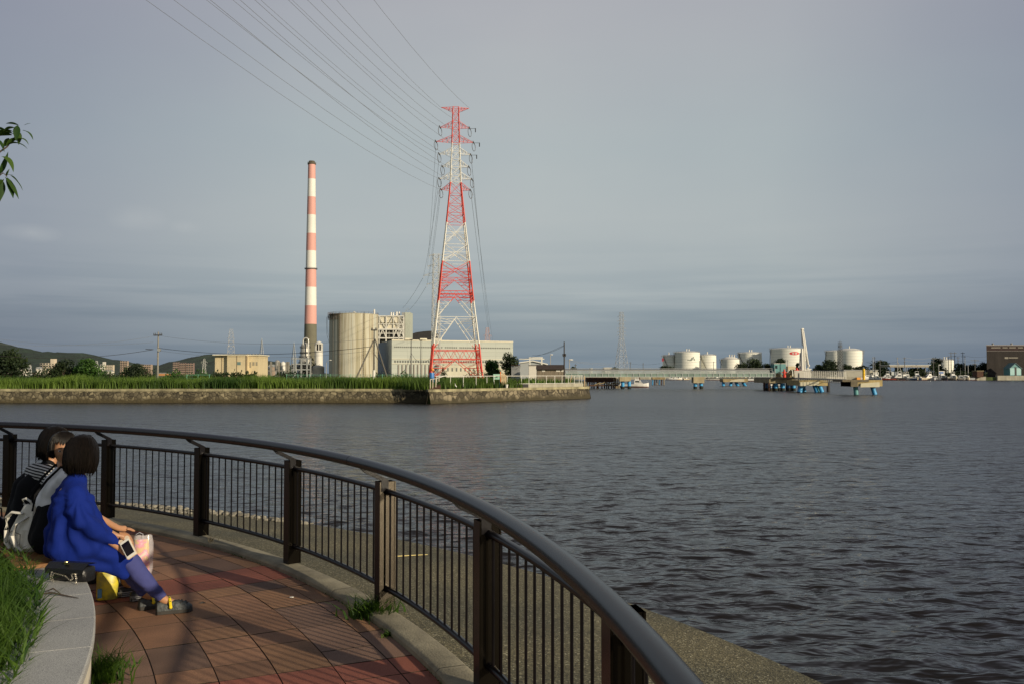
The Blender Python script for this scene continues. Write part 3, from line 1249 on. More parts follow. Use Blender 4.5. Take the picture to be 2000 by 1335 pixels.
def bush(label, loc, w, h, m, seed=1, n=500, leaf=0.16, cat='bush', name='bush', depth=None):
    rg = np.random.RandomState(seed)
    t = thing(name, label, cat, loc)
    d = rg.normal(size=(n, 3))
    d /= np.linalg.norm(d, axis=1)[:, None]
    d[:, 2] = np.abs(d[:, 2])
    lump = 1 + 0.25 * np.sin(d[:, 0] * 7 + seed) * np.cos(d[:, 2] * 6 + seed)
    C = d * (rg.uniform(0.4, 1.05, n) * lump)[:, None] * np.array([w / 2, (depth or w) / 2, h])
    st_ = MB()
    for k in range(5):
        a = rg.uniform(0, 6.28)
        st_.tube((0, 0, -.05), (math.cos(a) * w * .25, math.sin(a) * w * .2, h * .7), w * .02, w * .008, 5)
    st_.build('stems', bark_m, t)
    leafcloud('foliage', C, leaf, m, t, seed)
    return t


# reed beds and rough grass on the point (countless: stuff)
rg = np.random.RandomState(11)
N_ = 26000
gx = rg.uniform(-66, X(836, 106), N_)
gy = 105.7 + rg.uniform(0, 1, N_) ** 1.6 * 24
keep = np.abs(gx) < gy * 0.60
gx, gy = gx[keep], gy[keep]
hh = 1.65 * (0.55 + 0.55 * np.array([mnoise.noise(Vector((x * 0.22, y * 0.15, 0))) + 0.5 for x, y in zip(gx, gy)])) * rg.uniform(0.7, 1.15, len(gx)) + 0.15
sh = np.array([0.5 + 1.5 * mnoise.noise(Vector((x * 0.16, y * 0.12, 5))) for x, y in zip(gx, gy)])
tag(blades('grass', np.stack([gx, gy, np.full(len(gx), -0.05)], 1), hh, 0.13, grass_m, seed=2, shade=sh), kind='stuff')
N_ = 9500
s_ = rg.uniform(0, 1, N_) ** 0.9
off = rg.uniform(0.6, 9, N_) * np.clip(1.25 - s_ * 1.0, 0.22, 1)
p0_, p1_ = np.array([X(838, 101), 101]), np.array(TIP)
dd = (p1_ - p0_)
nd = np.array([-dd[1], dd[0]]) / np.linalg.norm(dd)
gp = p0_ + dd * s_[:, None] + nd * off[:, None]
hh = np.where(s_ < .56, rg.uniform(1.1, 1.75, N_), rg.uniform(0.2, 0.7, N_)) * np.where(off < 1.2, 0.7, 1)
gp[s_ > .56] += nd * 2.2
sh = np.array([0.42 + 0.9 * mnoise.noise(Vector((x * 0.5, y * 0.3, 9))) for x, y in gp])
tag(blades('grass', np.stack([gp[:, 0], gp[:, 1], np.full(N_, -0.05)], 1), hh, 0.11, grass_m, seed=3, shade=sh), kind='stuff')
# scrubby taller weeds further back
N_ = 9000
gx = rg.uniform(-120, 16, N_)
gy = rg.uniform(132, 195, N_)
keep = (np.abs(gx) < gy * 0.60) & (gx < 0.09 * gy - 4)
gx, gy = gx[keep], gy[keep]
tag(blades('grass', np.stack([gx, gy, np.full(len(gx), -0.05)], 1), rg.uniform(0.6, 1.5, len(gx)), 0.3, grass_m, seed=4, lean=0.4), kind='stuff')

GZ = 0.0


def stand(px, py, D):
    return P(px, py, D)


def trees_from(specs):
    for i, (x0, x1, ytop, D, m, lab, cat) in enumerate(specs):
        w = (x1 - x0) / FPX * D
        h = Z(ytop, D)
        tree(lab, cat, (X((x0 + x1) / 2, D), D, 0), w, h, m, seed=40 + i, n=2400, leaf=max(0.24, w * 0.055), trunk=0.12)


trees_from([
    (-14, 50, 682, 180, leafd_m, 'tall dark pine at the far left edge of the reed bed', 'tree'),
    (100, 150, 703, 180, leafd_m, 'dark round tree just right of the cream hotel block', 'tree'),
    (146, 196, 703, 178, leafm_m, 'bright green tree beside a darker one on the left bank', 'tree'),
    (243, 282, 712, 180, leafd_m, 'small dark tree in front of the brown flats left of the utility pole', 'tree'),
    (944, 979, 701, 175, leafm_m, 'small olive-green tree right of the pylon foot', 'tree'),
    (981, 1021, 689, 172, leafd_m, 'dark leafy tree beside the corrugated silver shed', 'tree'),
])
for i_, (px_, w_, h_, m_, lab_) in enumerate([(20, 9, 3.0, leafd_m, 'low dark thicket under the dark pine at the far left'), (78, 8, 2.3, leafd_m, 'low dark scrub below the cream hotel block'), (128, 9, 2.6, leafd_m, 'dark thicket under the round tree right of the hotel block'),
                                       (182, 7, 2.4, leafm_m, 'green scrub at the foot of the bright green tree'), (232, 7, 2.1, leafd_m, 'dark scrub below the narrow tan tower block'), (262, 6, 2.6, leafd_m, 'rounded thicket around the small dark tree'),
                                       (320, 6, 1.7, leafm_m, 'low scrub just right of the utility pole'), (370, 8, 1.9, leafm_m, 'green scrub below the pink-brown slab blocks'), (405, 7, 1.6, leafd_m, 'dark scrub left of the cream building'),
                                       (540, 8, 1.9, leafd_m, 'dark hedge behind the reeds right of the cream building')]):
    bush(lab_, (X(px_, 196), 196 + i_, 0), w_, h_ + .6, m_, 60 + i_, n=900, leaf=.26, depth=4)
bush('low dark bush left of the small dark tree on the bank', (X(212, 176), 176, 0), 3.4, 2.0, leafd_m, 3)
bush('green bush with a pointed top at the pylon foot', (X(866, 150), 150, 0), 1.5, 3.1, leafd_m, 5, n=400)
bush('reddish-brown bush under the right legs of the pylon', (X(925, 170), 170, 0), 4.4, 2.9, mat('brown_leaves', (0.10, 0.055, 0.025), 0.8, var=0.4, vscale=1), 6)
bush('low dark bush between the railing and the stone point', (X(1003, 117), 117, 0), 2.6, 1.3, leafd_m, 7, leaf=.12)
bush('spreading bush in front of the grey turbine hall', (X(790, 190), 190, 0), 4.6, 2.3, leafm_m, 8, leaf=.2)
bush('clump of shrubs at the foot of the rusty-streaked tank', (X(742, 200), 200, 0), 5, 2.2, leafd_m, 9, leaf=.2)
bush('rounded shrub between the utility pole and the cream building', (X(345, 150), 150, 0), 6.0, 1.7, leafm_m, 10, n=700)
bush('dark shrub beside the utility pole on the left bank', (X(290, 160), 160, 0), 3.0, 2.0, leafd_m, 12)
for i, (px, lab) in enumerate([(425, 'first'), (440, 'second'), (456, 'third'), (470, 'fourth'), (483, 'fifth'), (496, 'sixth')]):
    bush(lab + ' small spiky palm from the left before the cream building', (X(px, 300), 300, 0), 2.6, 2.6, leafd_m, 20 + i, n=160, leaf=0.5, cat='palm', name='palm_shrub')

# ------------------------------------------------------------------ lattice pylons


def lattice(mb_for, levels, half, rot=0.0, legr=0.14, brace=0.06, style=None, horiz=True):
    """levels: z list (bottom to top); half: function z -> half width; mb_for(z) -> MB to draw into"""
    cr, sr = math.cos(rot), math.sin(rot)

    def corner(k, z, f=1.0):
        h = half(z) * f
        sx, sy = ((-1, -1), (1, -1), (1, 1), (-1, 1))[k]
        x, y = sx * h, sy * h
        return Vector((x * cr - y * sr, x * sr + y * cr, z))

    for i in range(len(levels) - 1):
        z0, z1 = levels[i], levels[i + 1]
        mb = mb_for((z0 + z1) / 2)
        lr = legr * (0.45 + 0.55 * (1 - z0 / levels[-1]))
        br_ = brace * (0.6 + 0.4 * (1 - z0 / levels[-1]))
        for k in range(4):
            a0_, a1_ = corner(k, z0), corner(k, z1)
            b0, b1 = corner((k + 1) % 4, z0), corner((k + 1) % 4, z1)
            mb.tube(a0_, a1_, lr, n=5)
            if horiz:
                mb.tube(a1_, b1, br_ * 1.15, n=4)
            st_ = style(i) if style else 'X'
            if st_ == 'X':
                mb.tube(a0_, b1, br_, n=4)
                mb.tube(b0, a1_, br_, n=4)
            elif st_ == 'BX':      # large X with secondary bracing
                mb.tube(a0_, b1, br_ * 1.3, n=4)
                mb.tube(b0, a1_, br_ * 1.3, n=4)
                wa, wb2 = half(z0), half(z1)
                t_ = wa / (wa + wb2)
                c_ = a0_ + (b1 - a0_) * t_
                for f in (0.33, 0.66):
                    mb.tube(a0_ + (a1_ - a0_) * t_ * f, a0_ + (c_ - a0_) * f, br_ * .6, n=3)
                    mb.tube(b0 + (b1 - b0) * t_ * f, b0 + (c_ - b0) * f, br_ * .6, n=3)
                    mb.tube(a0_ + (a1_ - a0_) * t_ * f, a0_ + (c_ - a0_) * min(1, f + .33), br_ * .6, n=3)
                    mb.tube(b0 + (b1 - b0) * t_ * f, b0 + (c_ - b0) * min(1, f + .33), br_ * .6, n=3)
                mb.tube(a0_ + (a1_ - a0_) * t_, b0 + (b1 - b0) * t_, br_ * .8, n=3)
            elif st_ == 'K':       # A-shaped bracing up to the middle of the horizontal
                mid = (a1_ + b1) / 2
                mb.tube(a0_, mid, br_ * 1.3, n=4)
                mb.tube(b0, mid, br_ * 1.3, n=4)
                for f in (0.3, 0.6, 0.85):
                    pa, pb_ = a0_ + (a1_ - a0_) * f, a0_ + (mid - a0_) * f
                    mb.tube(pa, pb_, br_ * .7, n=3)
                    mb.tube(a0_ + (a1_ - a0_) * min(1, f + .25), pb_, br_ * .7, n=3)
                    pa, pb_ = b0 + (b1 - b0) * f, b0 + (mid - b0) * f
                    mb.tube(pa, pb_, br_ * .7, n=3)
                    mb.tube(b0 + (b1 - b0) * min(1, f + .25), pb_, br_ * .7, n=3)
            elif st_ == 'T':       # truss girder band
                nn = 5
                for q in range(nn):
                    lo0, lo1 = a0_ + (b0 - a0_) * q / nn, a0_ + (b0 - a0_) * (q + 1) / nn
                    up = a1_ + (b1 - a1_) * (q + .5) / nn
                    mb.tube(lo0, up, br_ * .8, n=3)
                    mb.tube(up, lo1, br_ * .8, n=3)
                mb.tube(a0_, b0, br_ * 1.6, n=4)
                mb.tube(a1_, b1, br_ * 1.6, n=4)
    return corner


def yz(py, D=200):
    return Z(py, D)


TD = 200.0
pyl = thing('pylon', 'tall red and white striped lattice pylon standing on the point', 'pylon', (X(889, TD), TD, 0))
ctl = [(744, 5.75), (728, 5.5), (672, 4.95), (590, 3.8), (515, 3.0), (435, 2.0), (358, 1.17), (282, 0.86), (208, 0.64)]
czs = [yz(a) for a, _ in ctl]
chs = [b_ for _, b_ in ctl]


def half(z):
    return float(np.interp(z, czs, chs))


bands = [(yz(745), 'r'), (yz(672), 'w'), (yz(590), 'r'), (yz(513), 'w'), (yz(437), 'r'), (yz(358), 'w'), (yz(281), 'r')]
bmb = [MB() for _ in bands]


def mbfor(z):
    k = 0
    for i, (zz, _) in enumerate(bands):
        if z >= zz - 0.01:
            k = i
    return bmb[k]


class BandMB:
    """draws tubes split where the paint changes colour"""

    def tube(s, p0, p1, r0, r1=None, n=6, caps=False):
        p0, p1 = Vector(p0), Vector(p1)
        cuts = [0.0, 1.0]
        if abs(p1.z - p0.z) > 0.05:
            for zz, _ in bands:
                f = (zz - p0.z) / (p1.z - p0.z)
                if 0.01 < f < 0.99:
                    cuts.append(f)
        cuts.sort()
        for a, b in zip(cuts[:-1], cuts[1:]):
            q0, q1 = p0.lerp(p1, a), p0.lerp(p1, b)
            mbfor((q0.z + q1.z) / 2).tube(q0, q1, r0, r1, n, caps)
        return s


BMB = BandMB()
lv = [0.0] + [yz(y) for y in (701, 684, 621, 578, 571, 545, 513, 480, 437, 418, 400, 380, 358, 343, 328, 312, 297, 281, 266, 252, 238, 223, 210)]
sty = {0: 'K', 1: 'T', 2: 'K', 3: 'K', 4: 'T', 5: 'K', 6: 'BX', 7: 'BX', 8: 'BX'}
ROT = R(7)
lattice(lambda z: BMB, lv, half, ROT, 0.20, 0.068, style=lambda i: sty.get(i, 'X'))
wmat = {'r': red_m, 'w': steelw_m}
arms = [(210, 27 / 8.75 * 1.0, 25 / 8.75, 0), (250, 27.5, 25, 0), (278, 34.5, 33.5, 0), (302, 28.5, 28, 0), (326, 22.5, 24, 0), (350, 29.5, 30, 0), (372, 24.5, 27, 0)]
ARM = []
cr, sr = math.cos(ROT), math.sin(ROT)
ins_m = mat('insulator_glaze', (0.10, 0.085, 0.075), 0.4)
CXT = 886.5
for i, py in enumerate((211, 250, 278, 302, 326, 350, 371)):
    lt = (26 if i == 0 else [0, 28, 36, 29.5, 23, 29, 26][i]) / 8.75
    rt = (24 if i == 0 else [0, 25, 33, 27.5, 24, 30, 27][i]) / 8.75
    z = yz(py)
    k = max(j for j, (zz, _) in enumerate(bands) if z >= zz - 0.3)
    am = MB()
    hw = half(z)
    rise = -0.9 if i == 0 else 1.35
    for sg, ln in ((-1, lt), (1, rt)):
        tipx = sg * (ln + 0.3)
        tip = Vector((tipx * cr, tipx * sr, z))
        for sy in (-1, 1):
            bx_, by_ = sg * hw, sy * hw
            root = Vector((bx_ * cr - by_ * sr, bx_ * sr + by_ * cr, z))
            rtop = root + Vector((0, 0, rise))
            am.tube(root, tip, 0.055, 0.04, 4)
            am.tube(rtop, tip, 0.055, 0.04, 4)
            for f in (0.3, 0.6):
                am.tube(root + (tip - root) * f, rtop + (tip - rtop) * f, 0.035, n=3)
                am.tube(root + (tip - root) * f, rtop + (tip - rtop) * (f - .3), 0.035, n=3)
        ARM.append((i, sg, tip + Vector((pyl.location.x, pyl.location.y, 0))))
    am.build('crossarm', red_m if bands[k][1] == 'r' else steelw_m, pyl)
    if i > 0:
        for sg, ln in ((-1, lt), (1, rt)):
            tipx = sg * (ln + 0.3)
            tip = Vector((tipx * cr, tipx * sr, z))
            im = MB()
            # jumper loop hanging under the tip, with tension strings fore and aft
            pts = [tip + Vector((0.36 * math.cos(a_) * (1 if i > 3 else 0.9), 1.1 * math.cos(a_ + .0), -0.95 + 0.95 * math.sin(a_))) for a_ in np.linspace(0, 2 * PI, 14)[:-1]]
            im.path(pts, 0.06, 5, closed=True)
            for dy in (-1, 1):
                im.tube(tip, tip + Vector((-0.08 if dy < 0 else 0.05, dy * 1.5, 0.1 if dy > 0 else -.05)), 0.13, 0.10, 6)
            im.build('insulator', ins_m, pyl)
    if i in (1, 2, 3):
        em = MB()
        tipx = rt + 0.3
        p_ = Vector((tipx * cr, tipx * sr, z - .05))
        em.tube(p_, p_ + Vector((1.3, 0, 0)), 0.05, n=4)
        em.tube(p_ + Vector((1.3, 0, 0.05)), p_ + Vector((1.3, 0, -0.85)), 0.11, n=5)
        em.build('arrester', dark_m, pyl)
for (zz, c), mb in zip(bands, bmb):
    mb.build('lattice_section', wmat[c], pyl)
fm = MB()
for sx in (-1, 1):
    for sy in (-1, 1):
        h_ = 5.75
        fm.box((sx * h_ * cr - sy * h_ * sr, sx * h_ * sr + sy * h_ * cr, 0.15), (1.2, 1.2, 0.7), taper=0.8)
fm.build('footing', conc_m, pyl)

# conductors from the pylon over the water towards the left
TOPX = {(6, -1): 284, (5, -1): 339, (4, -1): 403, (6, 1): 410, (3, -1): 454, (5, 1): 468, (4, 1): 497, (2, -1): 509, (3, 1): 563, (1, -1): 570, (2, 1): 600, (1, 1): 626, (0, -1): 657, (0, 1): 730}
ordn = ['topmost', 'second', 'third', 'fourth', 'fifth', 'sixth', 'lowest']
for i, sg, tip in ARM:
    xt, yt, zt = tip
    u = (TOPX[(i, sg)] - 1000) / FPX / 1.0
    D = None
    kx = 0.0628
    uu = (TOPX[(i, sg)] - 1000) / FPX / (math.cos(PITCH) - (667.5 / FPX) * math.sin(PITCH))
    D = (xt - kx * 200) / (uu - kx)
    zn = Z(0, D)
    Lsp = 620.0
    s = 200 - D
    f4 = (zt - zn) / ((s / Lsp) * (1 - s / Lsp))
    pts = []
    for k in range(34):
        s = Lsp * k / 33.0
        pts.append((xt - kx * s, 200 - s, zt - f4 * (s / Lsp) * (1 - s / Lsp)))
    wmb = MB()
    dsp = 0.0 if i in (0, 4, 5, 6) else 0.0
    wmb.path(pts, [max(0.008, 0.009 + 0.00008 * abs(p_[1])) if i else max(0.009, 0.013 + 0.00006 * abs(p_[1])) for p_ in pts], 4)
    tag(wmb.build('power_line', wire_m), 'overhead wire running left from the %s tip of the %s crossarm of the striped pylon' % ('left' if sg < 0 else 'right', ordn[i]), 'power line', 'overhead wires strung from the striped pylon')


def small_pylon(label, px, ytop, ybase, D, arms_, m, wtop=0.6, wbot=3.0, nlev=10, legr=0.12, brace=0.07, rot=0.3, waist=None):
    t = thing('pylon', label, 'pylon', (X(px, D), D, 0))
    H = Z(ytop, D)
    lm = MB()
    wz = waist or 0.0

    def hf(z):
        f = z / H
        if wz and f > wz:
            return wtop
        return wtop + (wbot - wtop) * (1 - f / (wz or 1)) ** 1.0

    lv_ = [H * (1 - (1 - k / nlev) ** 1.25) for k in range(nlev + 1)]
    lattice(lambda z: lm, lv_, hf, rot, legr, brace)
    lm.build('lattice_mast', m, t)
    for (py, lt, rt) in arms_:
        z = Z(py, D)
        am = MB()
        for sg, ln in ((-1, lt), (1, rt)):
            if ln <= 0:
                continue
            tip = Vector((sg * ln / FPX * D, 0, z))
            am.tube((sg * wtop * .8, 0, z), tip, brace * 1.1, n=4)
            am.tube((sg * wtop * .8, 0, z + (ln / FPX * D) * .25), tip, brace * 1.1, n=4)
            am.tube(tip, tip + Vector((-0.2 * sg, 0, -0.9 * brace * 14)), brace * .9, n=4)
        am.build('crossarm', m, t)
    return t


pg_m = mat('pale_steel', (0.46, 0.46, 0.43), 0.6)
pf_m = mat('faded_steel', (0.36, 0.37, 0.38), 0.6)
p2 = small_pylon('slim grey pylon half hidden behind the left legs of the striped pylon', 851, 497, 745, 330, [(499, 13, 14), (520, 16, 22), (538, 24, 24), (555, 18, 22)], pg_m, 1.0, 1.5, 14, 0.14, 0.09)
small_pylon('small red and white pylon just right of the striped one', 952, 640, 735, 700, [(655, 8, 8), (668, 12, 12), (680, 9, 9)], mat('pinkish_steel', (0.55, 0.36, 0.33), .6), 1.0, 3.6, 8, 0.16, 0.1)
small_pylon('tall thin grey pylon rising behind the long bridge', 1214, 610, 735, 900, [(618, 7, 7), (627, 8, 8), (633, 6, 6), (641, 9, 9), (648, 8, 8), (655, 9, 9)], pf_m, 1.6, 6.0, 12, 0.22, 0.12, waist=0.62)
small_pylon('grey pylon behind the cream building', 451, 643, 735, 800, [(652, 5, 5), (660, 7, 7), (668, 6, 6), (676, 7, 7)], pf_m, 1.4, 4.4, 9, 0.24, 0.13)
small_pylon('tiny pale pylon in front of the right hill', 399, 700, 733, 1500, [(706, 6, 6), (711, 5, 5)], pg_m, 1.2, 3.2, 6, 0.4, 0.2)
small_pylon('faint small pylon above the trees on the left bank', 58, 709, 733, 1400, [(714, 4, 4)], pg_m, 1.2, 3.2, 6, 0.35, 0.2)
small_pylon('faint small pylon above the bright green tree', 189, 704, 733, 1500, [(710, 4, 4)], pg_m, 1.2, 3.2, 6, 0.35, 0.2)
for px, yt, lab in ((511, 660, 'pointed steel lightning mast with two tall legs right of the cream building'), (574, 668, 'pointed steel lightning mast beside the pipework left of the chimney')):
    D = 440
    t = thing('lightning_mast', lab, 'mast', (X(px, D), D, 0))
    q = MB()
    H = Z(yt, D)
    for k in (-1, 1):
        q.path([(k * 1.35, 0, 0), (k * 1.0, 0, H * .55), (k * 0.35, 0, H * .85), (0, 0, H)], [0.16, 0.14, 0.1, 0.06], 5)
        q.path([(0, k * 1.35, 0), (0, k * 1.0, H * .55), (0, k * .35, H * .85), (0, 0, H)], [0.16, 0.14, 0.1, 0.06], 5)
    for k in range(1, 9):
        z = H * k / 10.5
        w = float(np.interp(z / H, [0, .55, .85, 1], [1.35, 1.0, .35, 0]))
        q.tube((-w, 0, z), (w, 0, z), 0.06, n=3)
        q.tube((0, -w, z), (0, w, z), 0.06, n=3)
    q.build('frame', galv_m, t)
# lines from the striped pylon down to the slim grey pylon and the plant
for (i, sg), (px, py, D), lab in [((6, -1), (838, 540, 330), 'lowest left'), ((5, -1), (827, 540, 330), 'fifth left'), ((4, -1), (834, 556, 330), 'fourth left'), ((2, -1), (835, 520, 330), 'third left'), ((3, -1), (838, 500, 330), 'uppermost left'),
                                   ((6, 1), (956, 655, 700), 'lowest right'), ((5, 1), (963, 668, 700), 'fifth right'), ((3, 1), (960, 680, 700), 'fourth right')]:
    tip = [t_ for a_, s2, t_ in ARM if a_ == i and s2 == sg][0]
    e = P(px, py, D)
    q = MB()
    pts = [tip.lerp(e, f) + Vector((0, 0, -6.0 * f * (1 - f) * (1 if D < 400 else 2))) for f in np.linspace(0, 1, 14)]
    q.path(pts, 0.035 if D < 400 else 0.045, 4)
    tag(q.build('power_line', wire_m), 'wire dropping from the %s insulator of the striped pylon to the pylon behind' % lab, 'power line')
for k, (a_, b_) in enumerate([((826, 543, 330), (786, 602, 520)), ((832, 560, 330), (798, 606, 520))]):
    A_, B_ = P(*a_), P(*b_)
    q = MB()
    q.path([A_.lerp(B_, f) + Vector((0, 0, -4 * f * (1 - f))) for f in np.linspace(0, 1, 8)], 0.05, 4)
    tag(q.build('power_line', wire_m), ['upper', 'lower'][k] + ' wire slanting from the slim grey pylon to the boiler house roof', 'power line')

# ------------------------------------------------------------------ the power station


def at_x(px, D):
    return X(px, D)


# chimney
D = 760.0
t = thing('chimney', 'very tall power station chimney striped pink and white above an olive base', 'chimney', (X(606, D), D, 0))
pink_m = mat('faded_pink_paint', (0.68, 0.35, 0.30), 0.7, var=0.10, vscale=0.05, stretch=(1, 1, .2))
chw_m = mat('chimney_white', (0.74, 0.72, 0.66), 0.7, var=0.06, vscale=0.05)
olive_m = mat('bare_concrete', (0.15, 0.142, 0.10), 0.9, var=0.15, vscale=0.08)


def crad(py):
    return float(np.interp(py, [316, 735], [7.0, 13.3])) / FPX * D


segs = [(735, 633, olive_m), (633, 597, pink_m), (597, 561, chw_m), (561, 525, pink_m), (525, 490, chw_m), (490, 456, pink_m), (456, 420, chw_m), (420, 385, pink_m), (385, 350, chw_m), (350, 321, pink_m)]
for a_, b_, mm in segs:
    q = MB()
    q.lathe([(crad(a_), max(Z(a_, D), 0)), (crad(b_), Z(b_, D))], n=32)
    q.build('shaft_band', mm, t, smooth=True)
q = MB()
q.lathe([(crad(321) * 1.03, Z(322, D)), (crad(321) * 1.16, Z(321.5, D)), (crad(321) * 1.16, Z(319, D)), (crad(321) * .95, Z(319, D)), (crad(321) * .8, Z(315, D)), (crad(321) * .6, Z(315, D))], n=24)
for k in range(10):
    a_ = k * .628
    q.tube((math.cos(a_) * crad(321) * 1.14, math.sin(a_) * crad(321) * 1.14, Z(319, D)), (math.cos(a_) * crad(321) * 1.14, math.sin(a_) * crad(321) * 1.14, Z(316.5, D)), .12, n=3)
q.build('cap', mat('sooty_concrete', (0.10, 0.085, 0.06), .9), t)
q = MB()
r_ = crad(525)
q.lathe([(r_ * 1.0, Z(526, D)), (r_ * 1.22, Z(526, D)), (r_ * 1.22, Z(525.2, D)), (r_, Z(525.2, D))], n=32)
for k in range(28):
    a_ = k * 2 * PI / 28
    q.tube((math.cos(a_) * r_ * 1.2, math.sin(a_) * r_ * 1.2, Z(525.2, D)), (math.cos(a_) * r_ * 1.2, math.sin(a_) * r_ * 1.2, Z(523.6, D)), .08, n=3)
q.path([(math.cos(a_) * r_ * 1.2, math.sin(a_) * r_ * 1.2, Z(523.6, D)) for a_ in np.linspace(0, 2 * PI, 25)[:-1]], .09, 4, closed=True)
q.build('gallery', dark_m, t)

# big streaked tank
D = 450.0
m, nt, b, N = node_mat('streaked_tank')
tcn = N('ShaderNodeTexCoord')


def streak(nt, N, tcn, sc, zs, stops, det=6):
    mp_ = N('ShaderNodeMapping')
    mp_.inputs['Scale'].default_value = (sc, sc, zs)
    nt.links.new(tcn.outputs['Object'], mp_.inputs[0])
    n_ = N('ShaderNodeTexNoise')
    n_.inputs['Scale'].default_value = 1
    n_.inputs['Detail'].default_value = det
    n_.inputs['Roughness'].default_value = .7
    nt.links.new(mp_.outputs[0], n_.inputs['Vector'])
    r__ = N('ShaderNodeValToRGB')
    ramp(r__, stops)
    nt.links.new(n_.outputs['Fac'], r__.inputs[0])
    return r__


s1 = streak(nt, N, tcn, 0.33, 0.006, [(0.32, (0.20, 0.15, 0.07)), (0.42, (0.36, 0.33, 0.22)), (0.50, (0.54, 0.51, 0.40)), (0.60, (0.44, 0.45, 0.38)), (0.70, (0.60, 0.56, 0.44))])
s2 = streak(nt, N, tcn, 1.5, 0.02, [(0.38, (0.42, 0.30, 0.16)), (0.50, (1, 1, 1))])
mx = N('ShaderNodeMix', data_type='RGBA', blend_type='MULTIPLY')
mx.inputs['Factor'].default_value = 0.75
nt.links.new(s1.outputs[0], mx.inputs['A'])
nt.links.new(s2.outputs[0], mx.inputs['B'])
nt.links.new(mx.outputs['Result'], b.inputs['Base Color'])
b.inputs['Roughness'].default_value = 0.75
t = thing('storage_tank', 'huge cylindrical tank with brown rust streaks beside the boiler house', 'tank', (X(682.5, D), D + 12, 0))
Rt = 48.5 / FPX * (D)
Ht = Z(612.5, D)
q = MB()
q.lathe([(Rt, 0), (Rt, Ht), (Rt + .12, Ht), (Rt + .12, Ht + .25), (Rt - .2, Ht + .25), (0, Ht + 1.3)], n=72)
q.build('shell', m, t, smooth=True)
q = MB()
for k in range(40):
    a_ = k * 2 * PI / 40
    q.tube((math.cos(a_) * Rt, math.sin(a_) * Rt, Ht), (math.cos(a_) * Rt, math.sin(a_) * Rt, Ht + 1.15), .04, n=3)
for zz in (.6, 1.15):
    q.path([(math.cos(a_) * Rt, math.sin(a_) * Rt, Ht + zz) for a_ in np.linspace(0, 2 * PI, 49)[:-1]], .035, 3, closed=True)
q.build('guard_rail', rust_m, t)
for ang_, w_ in ((-2.35, .3), (-1.98, .14), (-1.0, .10)):
    q = MB()
    for dd_ in (-.3, .3):
        x_, y_ = math.cos(ang_ + dd_ / Rt) * (Rt + .25), math.sin(ang_ + dd_ / Rt) * (Rt + .25)
        q.tube((x_, y_, 0), (x_, y_, Ht + 1), .07, n=4)
    for k in range(30):
        z_ = Ht * k / 30 + .5
        q.tube((math.cos(ang_ - .3 / Rt) * (Rt + .25), math.sin(ang_ - .3 / Rt) * (Rt + .25), z_), (math.cos(ang_ + .3 / Rt) * (Rt + .25), math.sin(ang_ + .3 / Rt) * (Rt + .25), z_), .04, n=3)
    q.build('ladder', rust_m if w_ < .2 else pole_m, t)
q = MB()
for k in range(14):
    a0_ = -2.75 + k * .052
    q.box((math.cos(a0_) * (Rt + .6), math.sin(a0_) * (Rt + .6), Ht - .35), (.9, .9, .12), a0_)
    q.tube((math.cos(a0_) * (Rt + 1), math.sin(a0_) * (Rt + 1), Ht - 2.6), (math.cos(a0_) * (Rt + 1), math.sin(a0_) * (Rt + 1), Ht + 1.0), .05, n=3)
    q.tube((math.cos(a0_) * (Rt + 1), math.sin(a0_) * (Rt + 1), Ht - 2.6), (math.cos(a0_ + .052) * (Rt + 1), math.sin(a0_ + .052) * (Rt + 1), Ht - .35), .05, n=3)
    q.tube((math.cos(a0_) * (Rt + .1), math.sin(a0_) * (Rt + .1), Ht - 2.6), (math.cos(a0_) * (Rt + 1), math.sin(a0_) * (Rt + 1), Ht - 2.6), .07, n=3)
q.build('platform', rust_m, t)
q = MB()
q.path([(-Rt - 1.6, 0, Ht - 1), (-Rt - 1.7, 0, Ht - 4), (-Rt - 1.4, 0, Ht - 10), (-Rt - .3, 0, Ht - 14)], .1, 4)
q.tube((-Rt - 1.6, 0, Ht - 1), (-Rt, 0, Ht - 1), .08, n=3)
q.path([(-Rt - 1.0, 0, Ht - 1), (-Rt - 1.1, 0, Ht - 4), (-Rt - .9, 0, Ht - 9), (-Rt - .1, 0, Ht - 12)], .08, 4)
q.build('drain_pipe', galv_m, t)
for px_, hh_, rr_ in ((690, 1.9, .55), (726, 2.6, .45)):
    q = MB()
    x_ = (px_ - 682.5) / FPX * D
    y_ = -math.sqrt(max(0, Rt * Rt - x_ * x_)) * .82
    if px_ < 700:
        q.path([(x_ + math.cos(a_) * rr_, y_, Ht + .5 + math.sin(a_) * rr_) for a_ in np.linspace(0, PI, 9)], .16, 6)
    else:
        q.lathe([(rr_, 0), (rr_, hh_ * .8), (rr_ * 1.2, hh_ * .8), (0, hh_)], (x_, y_, Ht + .2), 10)
    q.build('vent', white_m, t)

# boiler house (exposed steel frame) with its tower
D = 520.0
bx0, bx1 = X(728, D), X(789, D)
t = thing('boiler_house', 'boiler house in an exposed white steel frame, with silver flues on its roof', 'building', ((bx0 + bx1) / 2, D, 0))
o = t.location
W_ = bx1 - bx0


def rx(px):
    return X(px, D) - o.x


